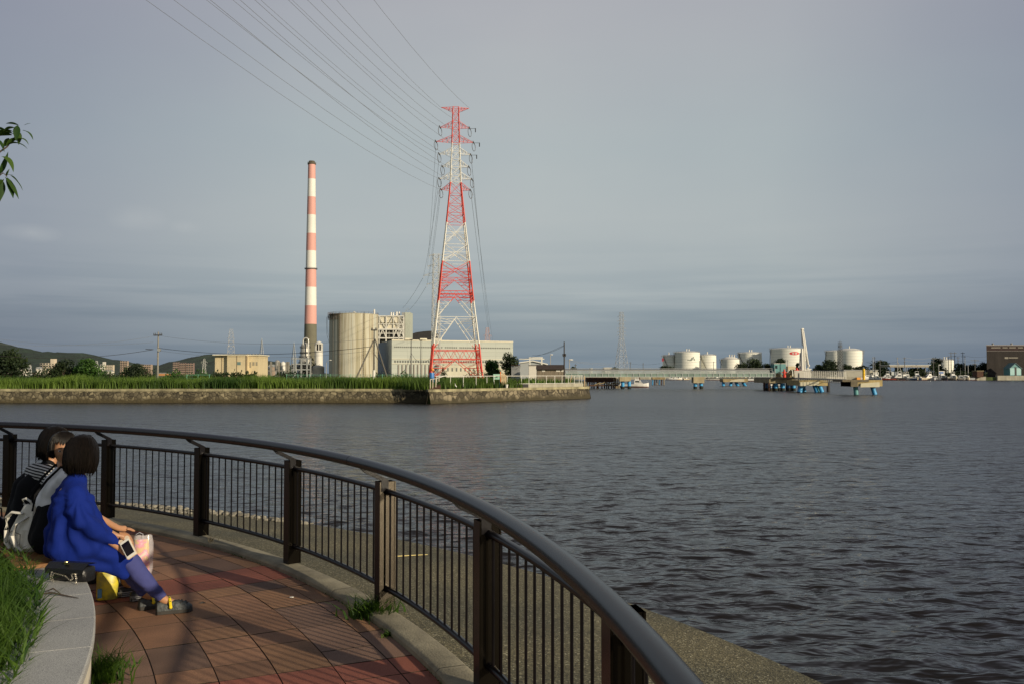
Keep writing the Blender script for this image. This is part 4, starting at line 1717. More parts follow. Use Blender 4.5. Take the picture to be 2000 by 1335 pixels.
z = lambda py: Z(py, D)
panel_m = mat('ivory_cladding', (0.66, 0.61, 0.47), 0.7, var=0.1, vscale=0.2, stretch=(1, 1, .3))
gpanel_m = mat('grey_green_cladding', (0.42, 0.45, 0.38), 0.75, var=0.08, vscale=0.1)
q = MB()
q.bb(rx(731), rx(776), 1.5, 20, z(643), z(617))
q.build('cladding', panel_m, t)
q = MB()
for (a_, b_, c_, d_) in ((731, 776, 617, 630), (731, 774, 633, 642)):
    q.bb(rx(a_), rx(b_), .5, 1.45, z(d_), z(c_))
q.build('duct', panel_m, t)
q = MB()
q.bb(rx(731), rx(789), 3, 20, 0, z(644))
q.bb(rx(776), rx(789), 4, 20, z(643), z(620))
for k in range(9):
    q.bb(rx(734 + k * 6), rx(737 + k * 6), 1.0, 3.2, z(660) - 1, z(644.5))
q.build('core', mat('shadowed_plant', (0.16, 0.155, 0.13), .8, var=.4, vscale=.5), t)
fr = MB()
cols_ = [731, 740.5, 754, 768, 779, 788.5]
for y_ in (0, 9, 20.3):
    for c_ in cols_:
        fr.tube((rx(c_), y_, 0), (rx(c_), y_, z(618)), .42 if c_ in (754, 788.5) else .26, n=4)
    for py_, w_ in ((617.5, .42), (643, .55), (651, .3), (660, .5), (633, .25)):
        fr.tube((rx(731), y_, z(py_)), (rx(788.5), y_, z(py_)), w_, n=4)
for a_, b_ in ((740.5, 754), (768, 779), (779, 788.5)):
    fr.tube((rx(a_), -.2, z(618)), (rx(b_), -.2, z(643)), .22, n=4)
    fr.tube((rx(a_ + (b_ - a_) * .5), -.2, z(643)), (rx(a_), -.2, z(660)), .3, n=4)
    fr.tube((rx(a_ + (b_ - a_) * .5), -.2, z(643)), (rx(b_), -.2, z(660)), .3, n=4)
fr.tube((rx(768), -.2, z(618)), (rx(754), -.2, z(643)), .22, n=4)
fr.tube((rx(788.5), -.2, z(630)), (rx(768), -.2, z(643)), .22, n=4)
fr.tube((rx(731), -.2, z(643)), (rx(740), -.2, z(660)), .3, n=4)
for k in range(7):
    fr.tube((rx(780), -.3, z(620 + k * 6)), (rx(788), -.3, z(623 + k * 6)), .12, n=3)
fr.build('steel_frame', steelw_m, t)
for px_, w_, py_ in ((761, 3.6, 609), (765.5, 3.0, 609), (772, 4.6, 608), (777.3, 3.4, 608)):
    q = MB()
    q.lathe([(w_ / 2 / FPX * D, z(619)), (w_ / 2 / FPX * D, z(py_)), (w_ / 2 / FPX * D * .8, z(py_))], (rx(px_), 5, 0), 14)
    q.build('flue', mat('bright_flue', (0.62, 0.60, 0.54), .35, metal=.3), t, smooth=True)
q = MB()
q.bb(rx(783), rx(788), 3, 9, z(617), z(609.5))
q.build('housing', galv_m, t)
t2 = thing('lift_tower', 'plain pale concrete lift tower behind the boiler house frame', 'tower', (X(794.5, D), D + 5, 0))
q = MB()
q.bb(X(788.8, D) - t2.location.x, X(799.5, D) - t2.location.x, 0, 12, 0, z(609))
q.build('shaft', gpanel_m, t2)
q = MB()
q.tube((-1.2, 2, z(609)), (-1.2, 2, z(602)), .1, n=4)
q.tube((1.0, 2, z(609)), (-.2, 2, z(600)), .08, n=4)
q.tube((-2.2, 2, z(609)), (-.2, 2, z(600)), .08, n=4)
q.build('mast', galv_m, t2)

# turbine hall
t = thing('turbine_hall', 'long low grey-green turbine hall with a side wall toned dark for shade, behind the striped pylon', 'building', (X(765, 455), 455, 0))
o = t.location
m, nt, b, N = node_mat('hall_cladding')
tcn = N('ShaderNodeTexCoord')
bk_ = N('ShaderNodeTexBrick')
bk_.offset = 0
bk_.inputs['Color1'].default_value = (0.40, 0.425, 0.375, 1)
bk_.inputs['Color2'].default_value = (0.43, 0.455, 0.40, 1)
bk_.inputs['Mortar'].default_value = (0.27, 0.285, 0.25, 1)
bk_.inputs['Scale'].default_value = 1
bk_.inputs['Brick Width'].default_value = 7.5
bk_.inputs['Row Height'].default_value = 2.2
bk_.inputs['Mortar Size'].default_value = 0.045
mp_ = N('ShaderNodeMapping')
mp_.inputs['Rotation'].default_value = (R(90), 0, 0)
nt.links.new(tcn.outputs['Object'], mp_.inputs[0])
nt.links.new(mp_.outputs[0], bk_.inputs['Vector'])
nt.links.new(bk_.outputs[0], b.inputs['Base Color'])
b.inputs['Roughness'].default_value = .7
hall_m = m
A_ = Vector((0, 0, 0))
p1_ = Vector((X(1002, 480) - o.x, 480 - o.y, 0))
dv = p1_.normalized()
nv = Vector((-dv.y, dv.x, 0))
H_ = Z(664, 455)
Ln = p1_.length
Lb = 34.0
q = MB()
cs = [A_, p1_, p1_ + nv * Lb, Vector((X(738, 505) - o.x, 505 - o.y, 0))]
cs[2] = p1_ + nv * Lb + Vector((-6, 0, 0))
q.add([c_ for c_ in cs] + [c_ + Vector((0, 0, H_)) for c_ in cs], [(0, 1, 5, 4), (1, 2, 6, 5), (2, 3, 7, 6), (4, 5, 6, 7)])
q.build('hall_wall', hall_m, t)
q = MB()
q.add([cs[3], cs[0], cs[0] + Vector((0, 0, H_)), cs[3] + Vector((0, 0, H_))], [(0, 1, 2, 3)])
q.build('side_wall', mat('shaded_side_cladding', (0.27, 0.32, 0.36), .7, var=.06, vscale=.2), t)  # side turned from the sun; its shade is put into the cladding colour


def hall_strip(mb, f0, f1, z0, z1, out=.06):
    a_, b_ = A_ + dv * Ln * f0 - nv * out, A_ + dv * Ln * f1 - nv * out
    mb.add([a_ + Vector((0, 0, z0)), b_ + Vector((0, 0, z0)), b_ + Vector((0, 0, z1)), a_ + Vector((0, 0, z1)), a_ + nv * out * .9 + Vector((0, 0, z0)), b_ + nv * out * .9 + Vector((0, 0, z0)),
            b_ + nv * out * .9 + Vector((0, 0, z1)), a_ + nv * out * .9 + Vector((0, 0, z1))], [(0, 1, 2, 3), (0, 4, 5, 1), (3, 2, 6, 7), (0, 3, 7, 4), (1, 5, 6, 2)])


lou = mat('hall_louvre', (0.13, 0.135, 0.12), .8)
zz = Z(677, 455)
q = MB()
for k in range(64):
    f = .02 + k * .0150
    if .40 < f < .42 or .52 < f < .535:
        continue
    hall_strip(q, f, f + .0095, zz - .35, zz + .35)
q.build('louvre_band', lou, t)
q = MB()
for k in range(48):
    f = .02 + k * .0205
    hall_strip(q, f, f + .013, Z(705, 455) - .6, Z(705, 455) + .5)
q.build('window_band', lou, t)
q = MB()
hall_strip(q, 0, 1, Z(700, 455) - .12, Z(700, 455) + .12, .3)
hall_strip(q, 0, 1, Z(709, 455) - .12, Z(709, 455) + .12, .3)
hall_strip(q, 0.0, 1.0, H_ - .25, H_ + .35, .25)
q.build('ledge', panel_m, t)
q = MB()
for k in range(30):
    f = .05 + k * .0305
    hall_strip(q, f, f + .008, 0, Z(711, 455), .5)
q.build('buttress', mat('grey_brown_wall', (0.30, 0.27, 0.23), .85), t)
q = MB()
for f in (.10, .22, .34):
    hall_strip(q, f, f + .055, H_ + .35, H_ + 1.1, 1.0)
q.build('roof_vent', panel_m, t)
q = MB()
hall_strip(q, .35, .72, 0, Z(712, 455), 6)
hall_strip(q, .62, .95, 0, Z(716, 455), 4)
q.build('annex', mat('annex_render', (0.52, 0.49, 0.38), .85, var=.15, vscale=.3), t)
q = MB()
for k in range(8):
    hall_strip(q, .38 + k * .035, .38 + k * .035 + .012, 3.0, 4.8, 6.05)
q.build('window', lou, t)
# dark curved roof seen over the hall
D = 620
t = thing('coal_dome', 'black curved roof rising behind the turbine hall', 'shed', (X(845, D), D, 0))
q = MB()
pr = [(X(805, D), Z(662, D)), (X(804.5, D), Z(651.5, D)), (X(812, D), Z(649, D)), (X(826, D), Z(647, D)), (X(838, D), Z(646, D)), (X(846, D), Z(646.3, D)), (X(848, D), Z(662, D))]
pr = [(a_ - t.location.x, b_) for a_, b_ in pr]
q.xz([(pr[0][0], 0)] + pr + [(pr[-1][0], 0)], 0, 40)
q.build('roof', dark_m, t)

# silver flue-gas plant left of the tank
D = 520
t = thing('scrubber', 'dull silver scrubber vessel with ringed galleries at the foot of the chimney', 'vessel', (X(596, D), D, 0))
k_ = D / FPX
sil_m = mat('silver_cladding', (0.40, 0.385, 0.34), .4, metal=.35, var=.2, vscale=.6)
q = MB()
prf = [(15, 731), (15, 722), (12, 718), (11, 700), (9.5, 694), (9, 678), (7.5, 672), (4, 669), (0, 668)]
q.lathe([(r_ * k_, Z(y_, D)) for r_, y_ in prf], n=28)
q.build('vessel_shell', sil_m, t, smooth=True)
q = MB()
for y_, r_ in ((679, 10.2), (690, 10.5), (698, 12.2), (709, 13)):
    q.lathe([(r_ * k_ * .85, Z(y_, D)), (r_ * k_, Z(y_, D)), (r_ * k_, Z(y_ - .7, D)), (r_ * k_ * .85, Z(y_ - .7, D))], n=28)
    for j in range(18):
        a_ = j * .349
        q.tube((math.cos(a_) * r_ * k_, math.sin(a_) * r_ * k_, Z(y_, D)), (math.cos(a_) * r_ * k_, math.sin(a_) * r_ * k_, Z(y_ - 3, D)), .07, n=3)
    q.path([(math.cos(a_) * r_ * k_, math.sin(a_) * r_ * k_, Z(y_ - 3, D)) for a_ in np.linspace(0, 2 * PI, 19)[:-1]], .07, 3, closed=True)
q.build('gallery', dark_m, t)
q = MB()
cx_ = (600 - 596) * k_
rr_ = 5.2 * k_
pts = [(cx_ - rr_, -4, Z(673, D))] + [(cx_ - rr_ * math.cos(a_), -4, Z(665.5, D) + rr_ * math.sin(a_)) for a_ in np.linspace(0, PI, 12)] + [(cx_ + rr_, -4, Z(700, D)), (cx_ + rr_, -4, Z(732, D))]
q.path(pts, 1.35 * k_, 12, up=(0, 1, 0))
q.build('gooseneck_pipe', mat('polished_duct', (0.66, 0.64, 0.58), .3, metal=.4), t, smooth=True)
t = thing('silo', 'bright white silo with an open framed top next to the gooseneck pipe', 'silo', (X(622.5, D), D, 0))
q = MB()
q.lathe([(8 * k_, 0), (8 * k_, Z(685, D)), (6 * k_, Z(684, D))], n=24)
q.build('drum', white_m, t, smooth=True)
q = MB()
for j in range(8):
    a_ = j * PI / 4 + .2
    q.tube((math.cos(a_) * 7 * k_, math.sin(a_) * 7 * k_, Z(685, D)), (math.cos(a_) * 7 * k_, math.sin(a_) * 7 * k_, Z(671, D)), .3, n=4)
q.lathe([(8 * k_, Z(672, D)), (8.3 * k_, Z(671, D)), (5 * k_, Z(668, D)), (2 * k_, Z(666, D)), (0, Z(666, D))], n=16)
q.build('top_frame', steelw_m, t)
q = MB()
q.lathe([(4.5 * k_, Z(685, D)), (4.5 * k_, Z(672, D))], n=12)
q.build('core', dark_m, t)
D = 470
k_ = D / FPX
t = thing('small_tank', 'squat grey-white concrete tank at the left foot of the streaked tank', 'tank', (X(622, D), D, 0))
q = MB()
q.lathe([(11.5 * k_, 0), (11.5 * k_, Z(716, D)), (9 * k_, Z(714, D)), (3 * k_, Z(712.5, D)), (0, Z(712.5, D))], n=28)
q.build('shell', mat('chalky_concrete', (0.52, 0.49, 0.41), .9, var=.25, vscale=.4), t, smooth=True)
t = thing('pipe_rack', 'low steel pipe rack running left of the small tank', 'pipe rack', (X(600, D), D - 6, 0))
q = MB()
for y_ in (700, 710.5, 721):
    q.tube((-22 * k_ - 1, 0, Z(y_, D)), (12 * k_, 0, Z(y_, D)), .42, n=4)
for x_ in (-18, -6, 5, 12):
    q.tube((x_ * k_, 0, 0), (x_ * k_, 0, Z(699, D)), .5, n=4)
q.build('frame', galv_m, t)
q = MB()
for j in range(4):
    q.tube((-26 * k_, 1 + j * .5, Z(712 + j * 3, D)), (10 * k_, 1 + j * .5, Z(712 + j * 3, D)), .35, n=6)
q.build('pipe', dark_m, t)
bush('dark green hedge growing behind the pipe rack', (X(604, 500), 500, 0), 12, 9, leafd_m, 31, n=900, leaf=.6)
D = 430
k_ = D / FPX
for px_, w_, yt_, lab, cc in ((542, 8, 703, 'small silver tank with a domed top on legs right of the cream building', sil_m), (553, 7, 706, 'low white vessel behind the row of pipe supports', white_m)):
    t = thing('vessel', lab, 'vessel', (X(px_, D), D, 0))
    q = MB()
    q.lathe([(w_ / 2 * k_ * 1.3, Z(723, D)), (w_ / 2 * k_ * 1.3, Z(yt_ + 2, D)), (w_ / 4 * k_, Z(yt_ - .5, D)), (0, Z(yt_ - 1, D))], n=18)
    q.build('shell', cc, t, smooth=True)
    for j in range(3):
        l_ = MB()
        a_ = j * 2.1
        l_.tube((math.cos(a_) * w_ * .5 * k_, math.sin(a_) * w_ * .5 * k_, 0), (math.cos(a_) * w_ * .5 * k_, math.sin(a_) * w_ * .5 * k_, Z(723, D) + .1), .25, n=5)
        l_.build('leg', galv_m, t)
t = thing('pipe_support', 'row of pale concrete pipe supports between the cream building and the lightning mast', 'pipe rack', (X(550, D), D - 5, 0))
q = MB()
for px_ in (535, 550, 565, 569):
    q.bb(X(px_, D) - X(550, D) - .4, X(px_, D) - X(550, D) + .4, -.4, .4, 0, Z(706, D))
q.build('column', pole_m, t)
q = MB()
q.bb(-5.5, 6, -.3, .3, Z(724, D), Z(722.5, D))
q.bb(-5.5, 6, -.3, .3, Z(714, D), Z(713, D))
q.build('beam', pole_m, t)

# ------------------------------------------------------------------ cream building
D = 330
k_ = D / FPX
t = thing('substation', 'flat-roofed cream building with a deep parapet and one blue-green window', 'building', (X(462, D), D, 0))
z = lambda py: Z(py, D)
q = MB()
q.bb((420 - 462) * k_, (446 - 462) * k_, 0, 14, 0, z(693.5))
q.bb((446 - 462) * k_, (483 - 462) * k_, -1.4, 14, 0, z(693.5))
q.bb((483 - 462) * k_, (503 - 462) * k_, 1.5, 14, 0, z(693.5))
q.build('wall', cream_m, t)
q = MB()
q.bb((418 - 462) * k_, (483.5 - 462) * k_, -1.8, 14.5, z(693.4), z(691.6))
q.bb((483.5 - 462) * k_, (505.5 - 462) * k_, 1.0, 14.5, z(693.6), z(691.8))
q.build('parapet', mat('pale_parapet', (0.68, 0.63, 0.48), .8), t)
q = MB()
q.bb((465 - 462) * k_, (472.5 - 462) * k_, -1.46, -1.3, z(712), z(706))
q.build('window', mat('blue_green_pane', (0.16, 0.24, 0.22), .25), t)
q = MB()
for a_, b_ in ((485.5, 488.5), (491, 495), (497.5, 501)):
    q.bb((a_ - 462) * k_, (b_ - 462) * k_, 1.42, 1.6, z(713 if a_ > 489 else 717), z(706))
q.build('window', mat('grey_shutter', (0.30, 0.27, 0.2), .6), t)
q = MB()
for a_ in (433.5, 446.3, 482.6, 465):
    q.bb((a_ - 462) * k_ - .12, (a_ - 462) * k_ + .12, -1.5 if a_ > 446.4 else -.1, 0, 0, z(693.6))
q.build('drain_pipe', mat('brown_pipe', (0.25, 0.19, 0.11), .7), t)
q = MB()
for a_ in (476, 480, 487, 493, 499):
    q.lathe([(.4, z(691.7)), (.4, z(690)), (.1, z(689.4))], ((a_ - 462) * k_, 5, 0), 8)
q.build('roof_vent', galv_m, t)


# ------------------------------------------------------------------ apartment blocks far away on the left


def block(label, px0, px1, ytop, D, m, tower=None, rows=4, colsn=6, cat='apartment block', dark=None):
    k_ = D / FPX
    cx_ = (px0 + px1) / 2
    t = thing('apartment_block', label, cat, (X(cx_, D), D, 0))
    w_ = (px1 - px0) * k_
    h_ = Z(ytop, D)
    q = MB()
    q.bb(-w_ / 2, w_ / 2, 0, w_ * .45, 0, h_)
    if tower:
        q.bb((tower[0] - cx_) * k_, (tower[1] - cx_) * k_, -.5, w_ * .3, h_ - 1, Z(tower[2], D))
    q.build('wall', m, t)
    fh = h_ / (rows + .8)
    b_ = MB()
    for r_ in range(rows):
        z0_ = h_ - (r_ + .85) * fh
        b_.bb(-w_ / 2 * .96, w_ / 2 * .96, -.9, -.02, z0_ - fh * .12, z0_ + fh * .22)
        for c_ in range(colsn):
            x_ = -w_ / 2 + w_ * (c_ + .5) / colsn
            g_ = MB()
            g_.bb(x_ - w_ / colsn * .3, x_ + w_ / colsn * .3, -.06, .1, z0_ + fh * .26, z0_ + fh * .72)
            g_.build('window', glassy_m, t)
    b_.build('balcony', m if dark is None else dark, t)
    return t


ap1 = mat('beige_plaster', (0.58, 0.50, 0.38), .85, var=.08, vscale=.1)
ap2 = mat('tan_brick', (0.36, 0.27, 0.205), .85, var=.08, vscale=.1)
ap3 = mat('white_plaster', (0.66, 0.62, 0.54), .85, var=.08, vscale=.1)
ap4 = mat('pink_brown_brick', (0.22, 0.15, 0.13), .85, var=.08, vscale=.1)
block('cream hotel block with a tall stair tower below the left hills', 78, 112, 708, 1100, ap1, (99, 106, 700), 4, 6)
block('white stepped apartment block right of the bright green tree', 196, 205, 711, 1150, ap3, (201, 206, 706), 4, 2)
block('pale yellow apartment block joined to the white stepped one', 206, 221, 712, 1150, ap1, None, 4, 4)
block('narrow tan tower block left of the small dark tree', 235, 249, 704, 1150, ap2, None, 6, 3)
block('lower beige wing beside the narrow tan tower block', 249, 258, 713, 1150, ap1, None, 4, 2)
block('broad tan apartment block just left of the utility pole', 275, 295, 711, 1150, ap2, None, 4, 5)
for i, (a_, b_, y_, lab) in enumerate(((338, 349, 706.5, 'left'), (350, 362, 707.5, 'middle'), (363, 378, 708, 'right'))):
    block('%s one of three pink-brown slab blocks in front of the second hill' % lab, a_, b_, y_, 1250, ap4, None, 6, 3, dark=ap2)
for i, (px_, w_, y_, D_, cc, lab) in enumerate(((44, 9, 717, 900, ap3, 'tiny white house behind the dark pine'), (2, 8, 722, 700, ap3, 'white house at the left edge behind the pine trunk'), (152, 6, 717, 900, ap1, 'small yellow house between the two trees'),
                                         (73, 4, 716, 1000, ap3, 'narrow pale house left of the cream hotel block'), (210, 14, 722, 1000, ap3, 'low white house in front of the stepped apartment block'), (318, 22, 727, 800, mat('orange_fascia', (.5, .24, .1), .7), 'low shop with an orange fascia at the foot of the utility pole'),
                                         (529, 10, 711, 900, ap2, 'reddish house behind the lightning mast'), (521, 7, 715, 800, ap1, 'small tan house behind the lightning mast'))):
    k_ = D_ / FPX
    t = thing('house', lab, 'house', (X(px_, D_), D_, 0))
    q = MB()
    h_ = Z(y_, D_)
    q.bb(-w_ / 2 * k_, w_ / 2 * k_, 0, 8, 0, h_ * .8)
    q.build('wall', cc, t)
    q = MB()
    q.xz([(-w_ / 2 * k_ - .4, h_ * .8 - .1), (w_ / 2 * k_ + .4, h_ * .8 - .1), (w_ / 4 * k_, h_), (-w_ / 4 * k_, h_)], -.4, 8.4)
    q.build('roof', galv_m, t)


# ------------------------------------------------------------------ poles


def upole(label, px, ytop, D, arms_=(), r=.16, m=None, z0=0.0, extra=None, cat='utility pole', group=None):
    m = m or pole_m
    t = thing('utility_pole', label, cat, (X(px, D), D, z0), 0, group)
    H = Z(ytop, D) - z0
    q = MB()
    q.tube((0, 0, -.1), (0, 0, H), r, r * .6, 8)
    q.build('pole', m, t)
    for (py, w_) in arms_:
        a_ = MB()
        zz_ = Z(py, D) - z0
        hw_ = w_ / 2 / FPX * D
        a_.bb(-hw_, hw_, -.06 - r, .06 - r, zz_ - .07, zz_ + .07)
        for f in (-.9, -.5, .5, .9):
            a_.tube((hw_ * f, -r, zz_ + .07), (hw_ * f, -r, zz_ + .35), .06, n=5)
        a_.build('crossarm', dark_m, t)
    return t


t = upole('concrete utility pole with a round transformer left of the cream building', 308.5, 648, 150, [(654.5, 17)], .17)
q = MB()
D = 150
q.tube((.25, -.35, Z(683, D)), (.25, -.05, Z(683, D)), .28, .28, 14)
q.build('transformer', galv_m, t)
q = MB()
q.tube((-.9, 0, Z(682, D)), (-2.1, 0, Z(681.3, D)), .06, .05, 5)
q.build('cable_box', dark_m, t)
t = upole('tall wooden pole propped by two slanting struts in front of the streaked tank', 730.5, 643, 130, [(645, 12)], .15, mat('grey_timber', (.13, .12, .10), .9, var=.2, vscale=2))
D = 130
for (x0_, y0_, x1_, y1_) in ((729, 666, 694, 741), (732.5, 662, 761, 752)):
    q = MB()
    a_, b_ = P(x0_, y0_, D), P(x1_, y1_, D - 4)
    q.tube(a_ - t.location, b_ - t.location, .10, .12, 7)
    q.build('strut', MATS['grey_timber'], t)
q = MB()
q.tube((0, 0, -.1), (0, 0, Z(722, D)), .2, .19, 8)
q.build('base_sleeve', white_m, t)
upole('steel pole with hanging cables in front of the grey turbine hall', 803, 662, 300, [(664, 6)], .25, mat('pole_steel', (.14, .14, .13), .7))
upole('second thinner pole in front of the turbine hall, nearer the striped pylon', 822, 664, 310, [(665, 5)], .2, MATS['pole_steel'])
upole('dark wooden pole with a slanting wire behind the brown-roofed shed', 1102, 667, 128, [(695, 6)], .13, mat('tarred_pole', (.05, .045, .04), .9))
# wires between poles
WR = [((-40, 668, 150), (308, 655, 150), 'upper wire running left from the transformer pole'), ((-40, 656, 170), (300, 668, 165), 'faint high wire crossing the left hills'),
      ((-40, 690, 150), (300, 682, 150), 'black cable running left from the transformer pole'), ((308, 655, 150), (730, 661, 130), 'upper wire between the transformer pole and the propped pole'),
      ((308, 679, 150), (728, 676, 130), 'black cable between the transformer pole and the propped pole'), ((308, 684, 150), (728, 684, 130), 'lowest wire between the transformer pole and the propped pole'),
      ((731, 690, 130), (803, 690, 300), 'sagging cable right of the propped pole'), ((804, 690, 300), (840, 699, 250), 'short cable between the pole and the striped pylon'),
      ((1101, 674, 128), (1012, 701, 150), 'wire slanting down left from the dark wooden pole'), ((1101, 675.5, 128), (1040, 693, 160), 'second wire beside the one slanting from the dark pole')]
for a_, b_, lab in WR:
    A_, B_ = P(*a_), P(*b_)
    q = MB()
    sg = 1.1 if 'sagging' not in lab else 5
    if 'cable' in lab and 'black' not in lab and 'sagging' not in lab:
        sg = 2
    q.path([A_.lerp(B_, f) + Vector((0, 0, -sg * 4 * f * (1 - f) * (.35 if 'slanting' in lab else 1))) for f in np.linspace(0, 1, 16)], .045 if 'cable' in lab else .022, 4)
    tag(q.build('cable' if 'cable' in lab else 'wire', dark_m if 'cable' in lab else wire_m), lab, 'cable' if 'cable' in lab else 'wire')

# street lamp in front of the tank
D = 260
t = thing('street_lamp', 'tall grey street lamp with one arm in front of the streaked tank', 'street lamp', (X(637.5, D), D, 0))
q = MB()
q.path([(0, 0, 0), (0, 0, Z(707, D)), (.25, 0, Z(705, D)), (.9, 0, Z(703, D))], [.12, .09, .07, .06], 6)
q.build('pole', galv_m, t)
q = MB()
q.ball((1.15, 0, Z(702.6, D)), (.4, .2, .12), 8, 5)
q.build('lamp_head', white_m, t)
# tall silver silos corrugated shed, gantry, warehouse and brown-roofed shed on the point
D = 170
k_ = D / FPX
t = thing('corrugated_shed', 'small corrugated silver shed beside the dark leafy tree', 'shed', (X(1007, D), D, 0))
q = MB()
for j in range(22):
    x_ = (-8.2 + j * .78) * k_
    q.bb(x_, x_ + .42 * k_, -.06 - .0, 3, 0, Z(712.5, D))
q.bb(-8.4 * k_, 9 * k_, 0, 3.2, 0, Z(712.6, D))
q.build('wall', mat('silver_corrugated', (.42, .42, .41), .5, metal=.3, var=.2, vscale=1), t)
q = MB()
q.bb(-8.8 * k_, 9.4 * k_, -.3, 3.4, Z(712.5, D), Z(711.9, D))
q.build('roof', rust_m, t)
D = 260
k_ = D / FPX
t = thing('gantry', 'white portal gantry standing behind the grey gabled warehouse', 'gantry', (X(1047, D), D, 0))
q = MB()
for x_ in (1035, 1058.5):
    q.bb((x_ - 1047 - 1) * k_, (x_ - 1047 + 1) * k_, -.2, .2, 0, Z(697.5, D))
    q.bb((x_ - 1047 - 1) * k_, (x_ - 1047 + 1) * k_, 3.2, 3.6, 0, Z(697.5, D))
q.bb((1033 - 1047) * k_, (1060 - 1047) * k_, -.25, .25, Z(699, D), Z(696.7, D))
q.bb((1014 - 1047) * k_, (1064 - 1047) * k_, 3.15, 3.65, Z(701, D), Z(699.2, D))
q.build('frame', steelw_m, t)
t = thing('warehouse', 'pale grey gabled warehouse behind the corrugated shed', 'warehouse', (X(1040, 300), 300, 0))
D = 300
k_ = D / FPX
q = MB()
q.xz([((1016 - 1040) * k_, 0), ((1068 - 1040) * k_, 0), ((1068 - 1040) * k_, Z(709, D)), ((1040 - 1040) * k_, Z(703.5, D)), ((1016 - 1040) * k_, Z(706.5, D))], 0, 18)
q.build('wall', mat('pale_grey_cladding', (.36, .38, .38), .7), t)
q = MB()
q.add([((1014 - 1040) * k_, -.6, Z(706.6, D)), (0, -.6, Z(702.8, D)), ((1070 - 1040) * k_, -.6, Z(709.6, D)), ((1070 - 1040) * k_, 19, Z(709.6, D)), (0, 19, Z(702.8, D)), ((1014 - 1040) * k_, 19, Z(706.6, D)),
       ((1014 - 1040) * k_, -.6, Z(706.6, D) - .35), (0, -.6, Z(702.8, D) - .35), ((1070 - 1040) * k_, -.6, Z(709.6, D) - .35)], [(0, 1, 4, 5), (1, 2, 3, 4), (6, 7, 1, 0), (7, 8, 2, 1)])
q.build('roof', white_m, t)
D = 200
k_ = D / FPX
t = thing('pump_house', 'small white block building under the gantry', 'building', (X(1040, D), D, 0))
q = MB()
q.bb((1033 - 1040) * k_, (1049 - 1040) * k_, 0, 3, 0, Z(713, D))
q.build('wall', ap3, t)
q = MB()
q.bb((1032.4 - 1040) * k_, (1049.6 - 1040) * k_, -.2, 3.2, Z(713, D), Z(712.2, D))
q.build('roof', rust_m, t)
D = 165
k_ = D / FPX
t = thing('timber_shed', 'long low timber shed under a dark brown roof on the point', 'shed', (X(1076, D), D, 0))
q = MB()
q.bb((1049 - 1076) * k_, (1102 - 1076) * k_, 0, 4, 0, Z(719.8, D))
q.build('wall', mat('weathered_boards', (.20, .165, .12), .9, var=.4, vscale=2, stretch=(2, 2, .3)), t)
q = MB()
for a_, b_ in ((1058.5, 1064.5), (1086, 1094), (1096, 1101)):
    q.bb((a_ - 1076) * k_, (b_ - 1076) * k_, -.05, .1, Z(725, D), Z(721, D))
q.build('window', ap3, t)
q = MB()
q.add([((1048 - 1076) * k_, -.5, Z(720, D)), ((1103.5 - 1076) * k_, -.5, Z(720, D)), ((1103.5 - 1076) * k_, 2, Z(711.3, D)), ((1048 - 1076) * k_, 2, Z(711.3, D)), ((1103.5 - 1076) * k_, 4.5, Z(720, D)), ((1048 - 1076) * k_, 4.5, Z(720, D)),
       ((1048 - 1076) * k_, -.5, Z(720.6, D)), ((1103.5 - 1076) * k_, -.5, Z(720.6, D))], [(0, 1, 2, 3), (3, 2, 4, 5), (6, 7, 1, 0), (1, 4, 2), (0, 3, 5)])
q.build('roof', mat('brown_roof', (.045, .030, .022), .8, var=.25, vscale=1.5), t)

# green mesh fence behind the reeds
gf_m = mat('green_fence', (.16, .42, .28), .6)
t = thing('mesh_fence', 'pale green mesh fence running behind the reeds below the tanks', 'fence', (X(700, 131), 131, 0))
q = MB()
xs_ = [X(p_, 131) for p_ in (560, 582, 605, 626, 645, 664, 684, 704, 724, 747, 769, 785, 801, 817, 833, 848)]
for x_ in xs_:
    pq = MB()
    pq.tube((x_ - t.location.x, 0, 0), (x_ - t.location.x, 0, 1.75), .035, n=5)
    pq.build('post', gf_m, t)
q = MB()
for zz_ in (.25, .95, 1.62):
    q.tube((xs_[0] - t.location.x, 0, zz_), (xs_[-1] - t.location.x, 0, zz_), .022, n=4)
for x_ in np.arange(xs_[0], xs_[-1], .22):
    q.tube((x_ - t.location.x, 0, .2), (x_ - t.location.x, 0, 1.62), .006, n=3, caps=False)
q.build('mesh_panel', gf_m, t)
t = thing('mesh_fence', 'short length of pale green fence in the reeds left of the cream building', 'fence', (X(390, 128), 128, 0))
q = MB()
for x_ in (-1.8, -.2, 1.4):
    q.tube((x_, 0, 0), (x_, 0, 1.7), .04, n=5)
q.build('post', gf_m, t)
q = MB()
for zz_ in (.5, 1.1, 1.62):
    q.tube((-1.8, 0, zz_), (1.6, 0, zz_), .03, n=4)
q.build('rail', gf_m, t)

# white railing on the point
p0_, p1_ = Vector((X(838, 101), 101, 0)), Vector((TIP[0], TIP[1], 0))
dvv = (p1_ - p0_)
ln_ = dvv.length
dvv.normalize()
nvv = Vector((-dvv.y, dvv.x, 0))


def onwall(px, back):
    # point on a line parallel to the wall, 'back' metres behind it, seen at photo column px
    o_ = p0_ + nvv * back
    u = (px - 1000) / FPX
    s__ = (u * o_.y - o_.x) / (dvv.x - u * dvv.y)
    return o_ + dvv * s__


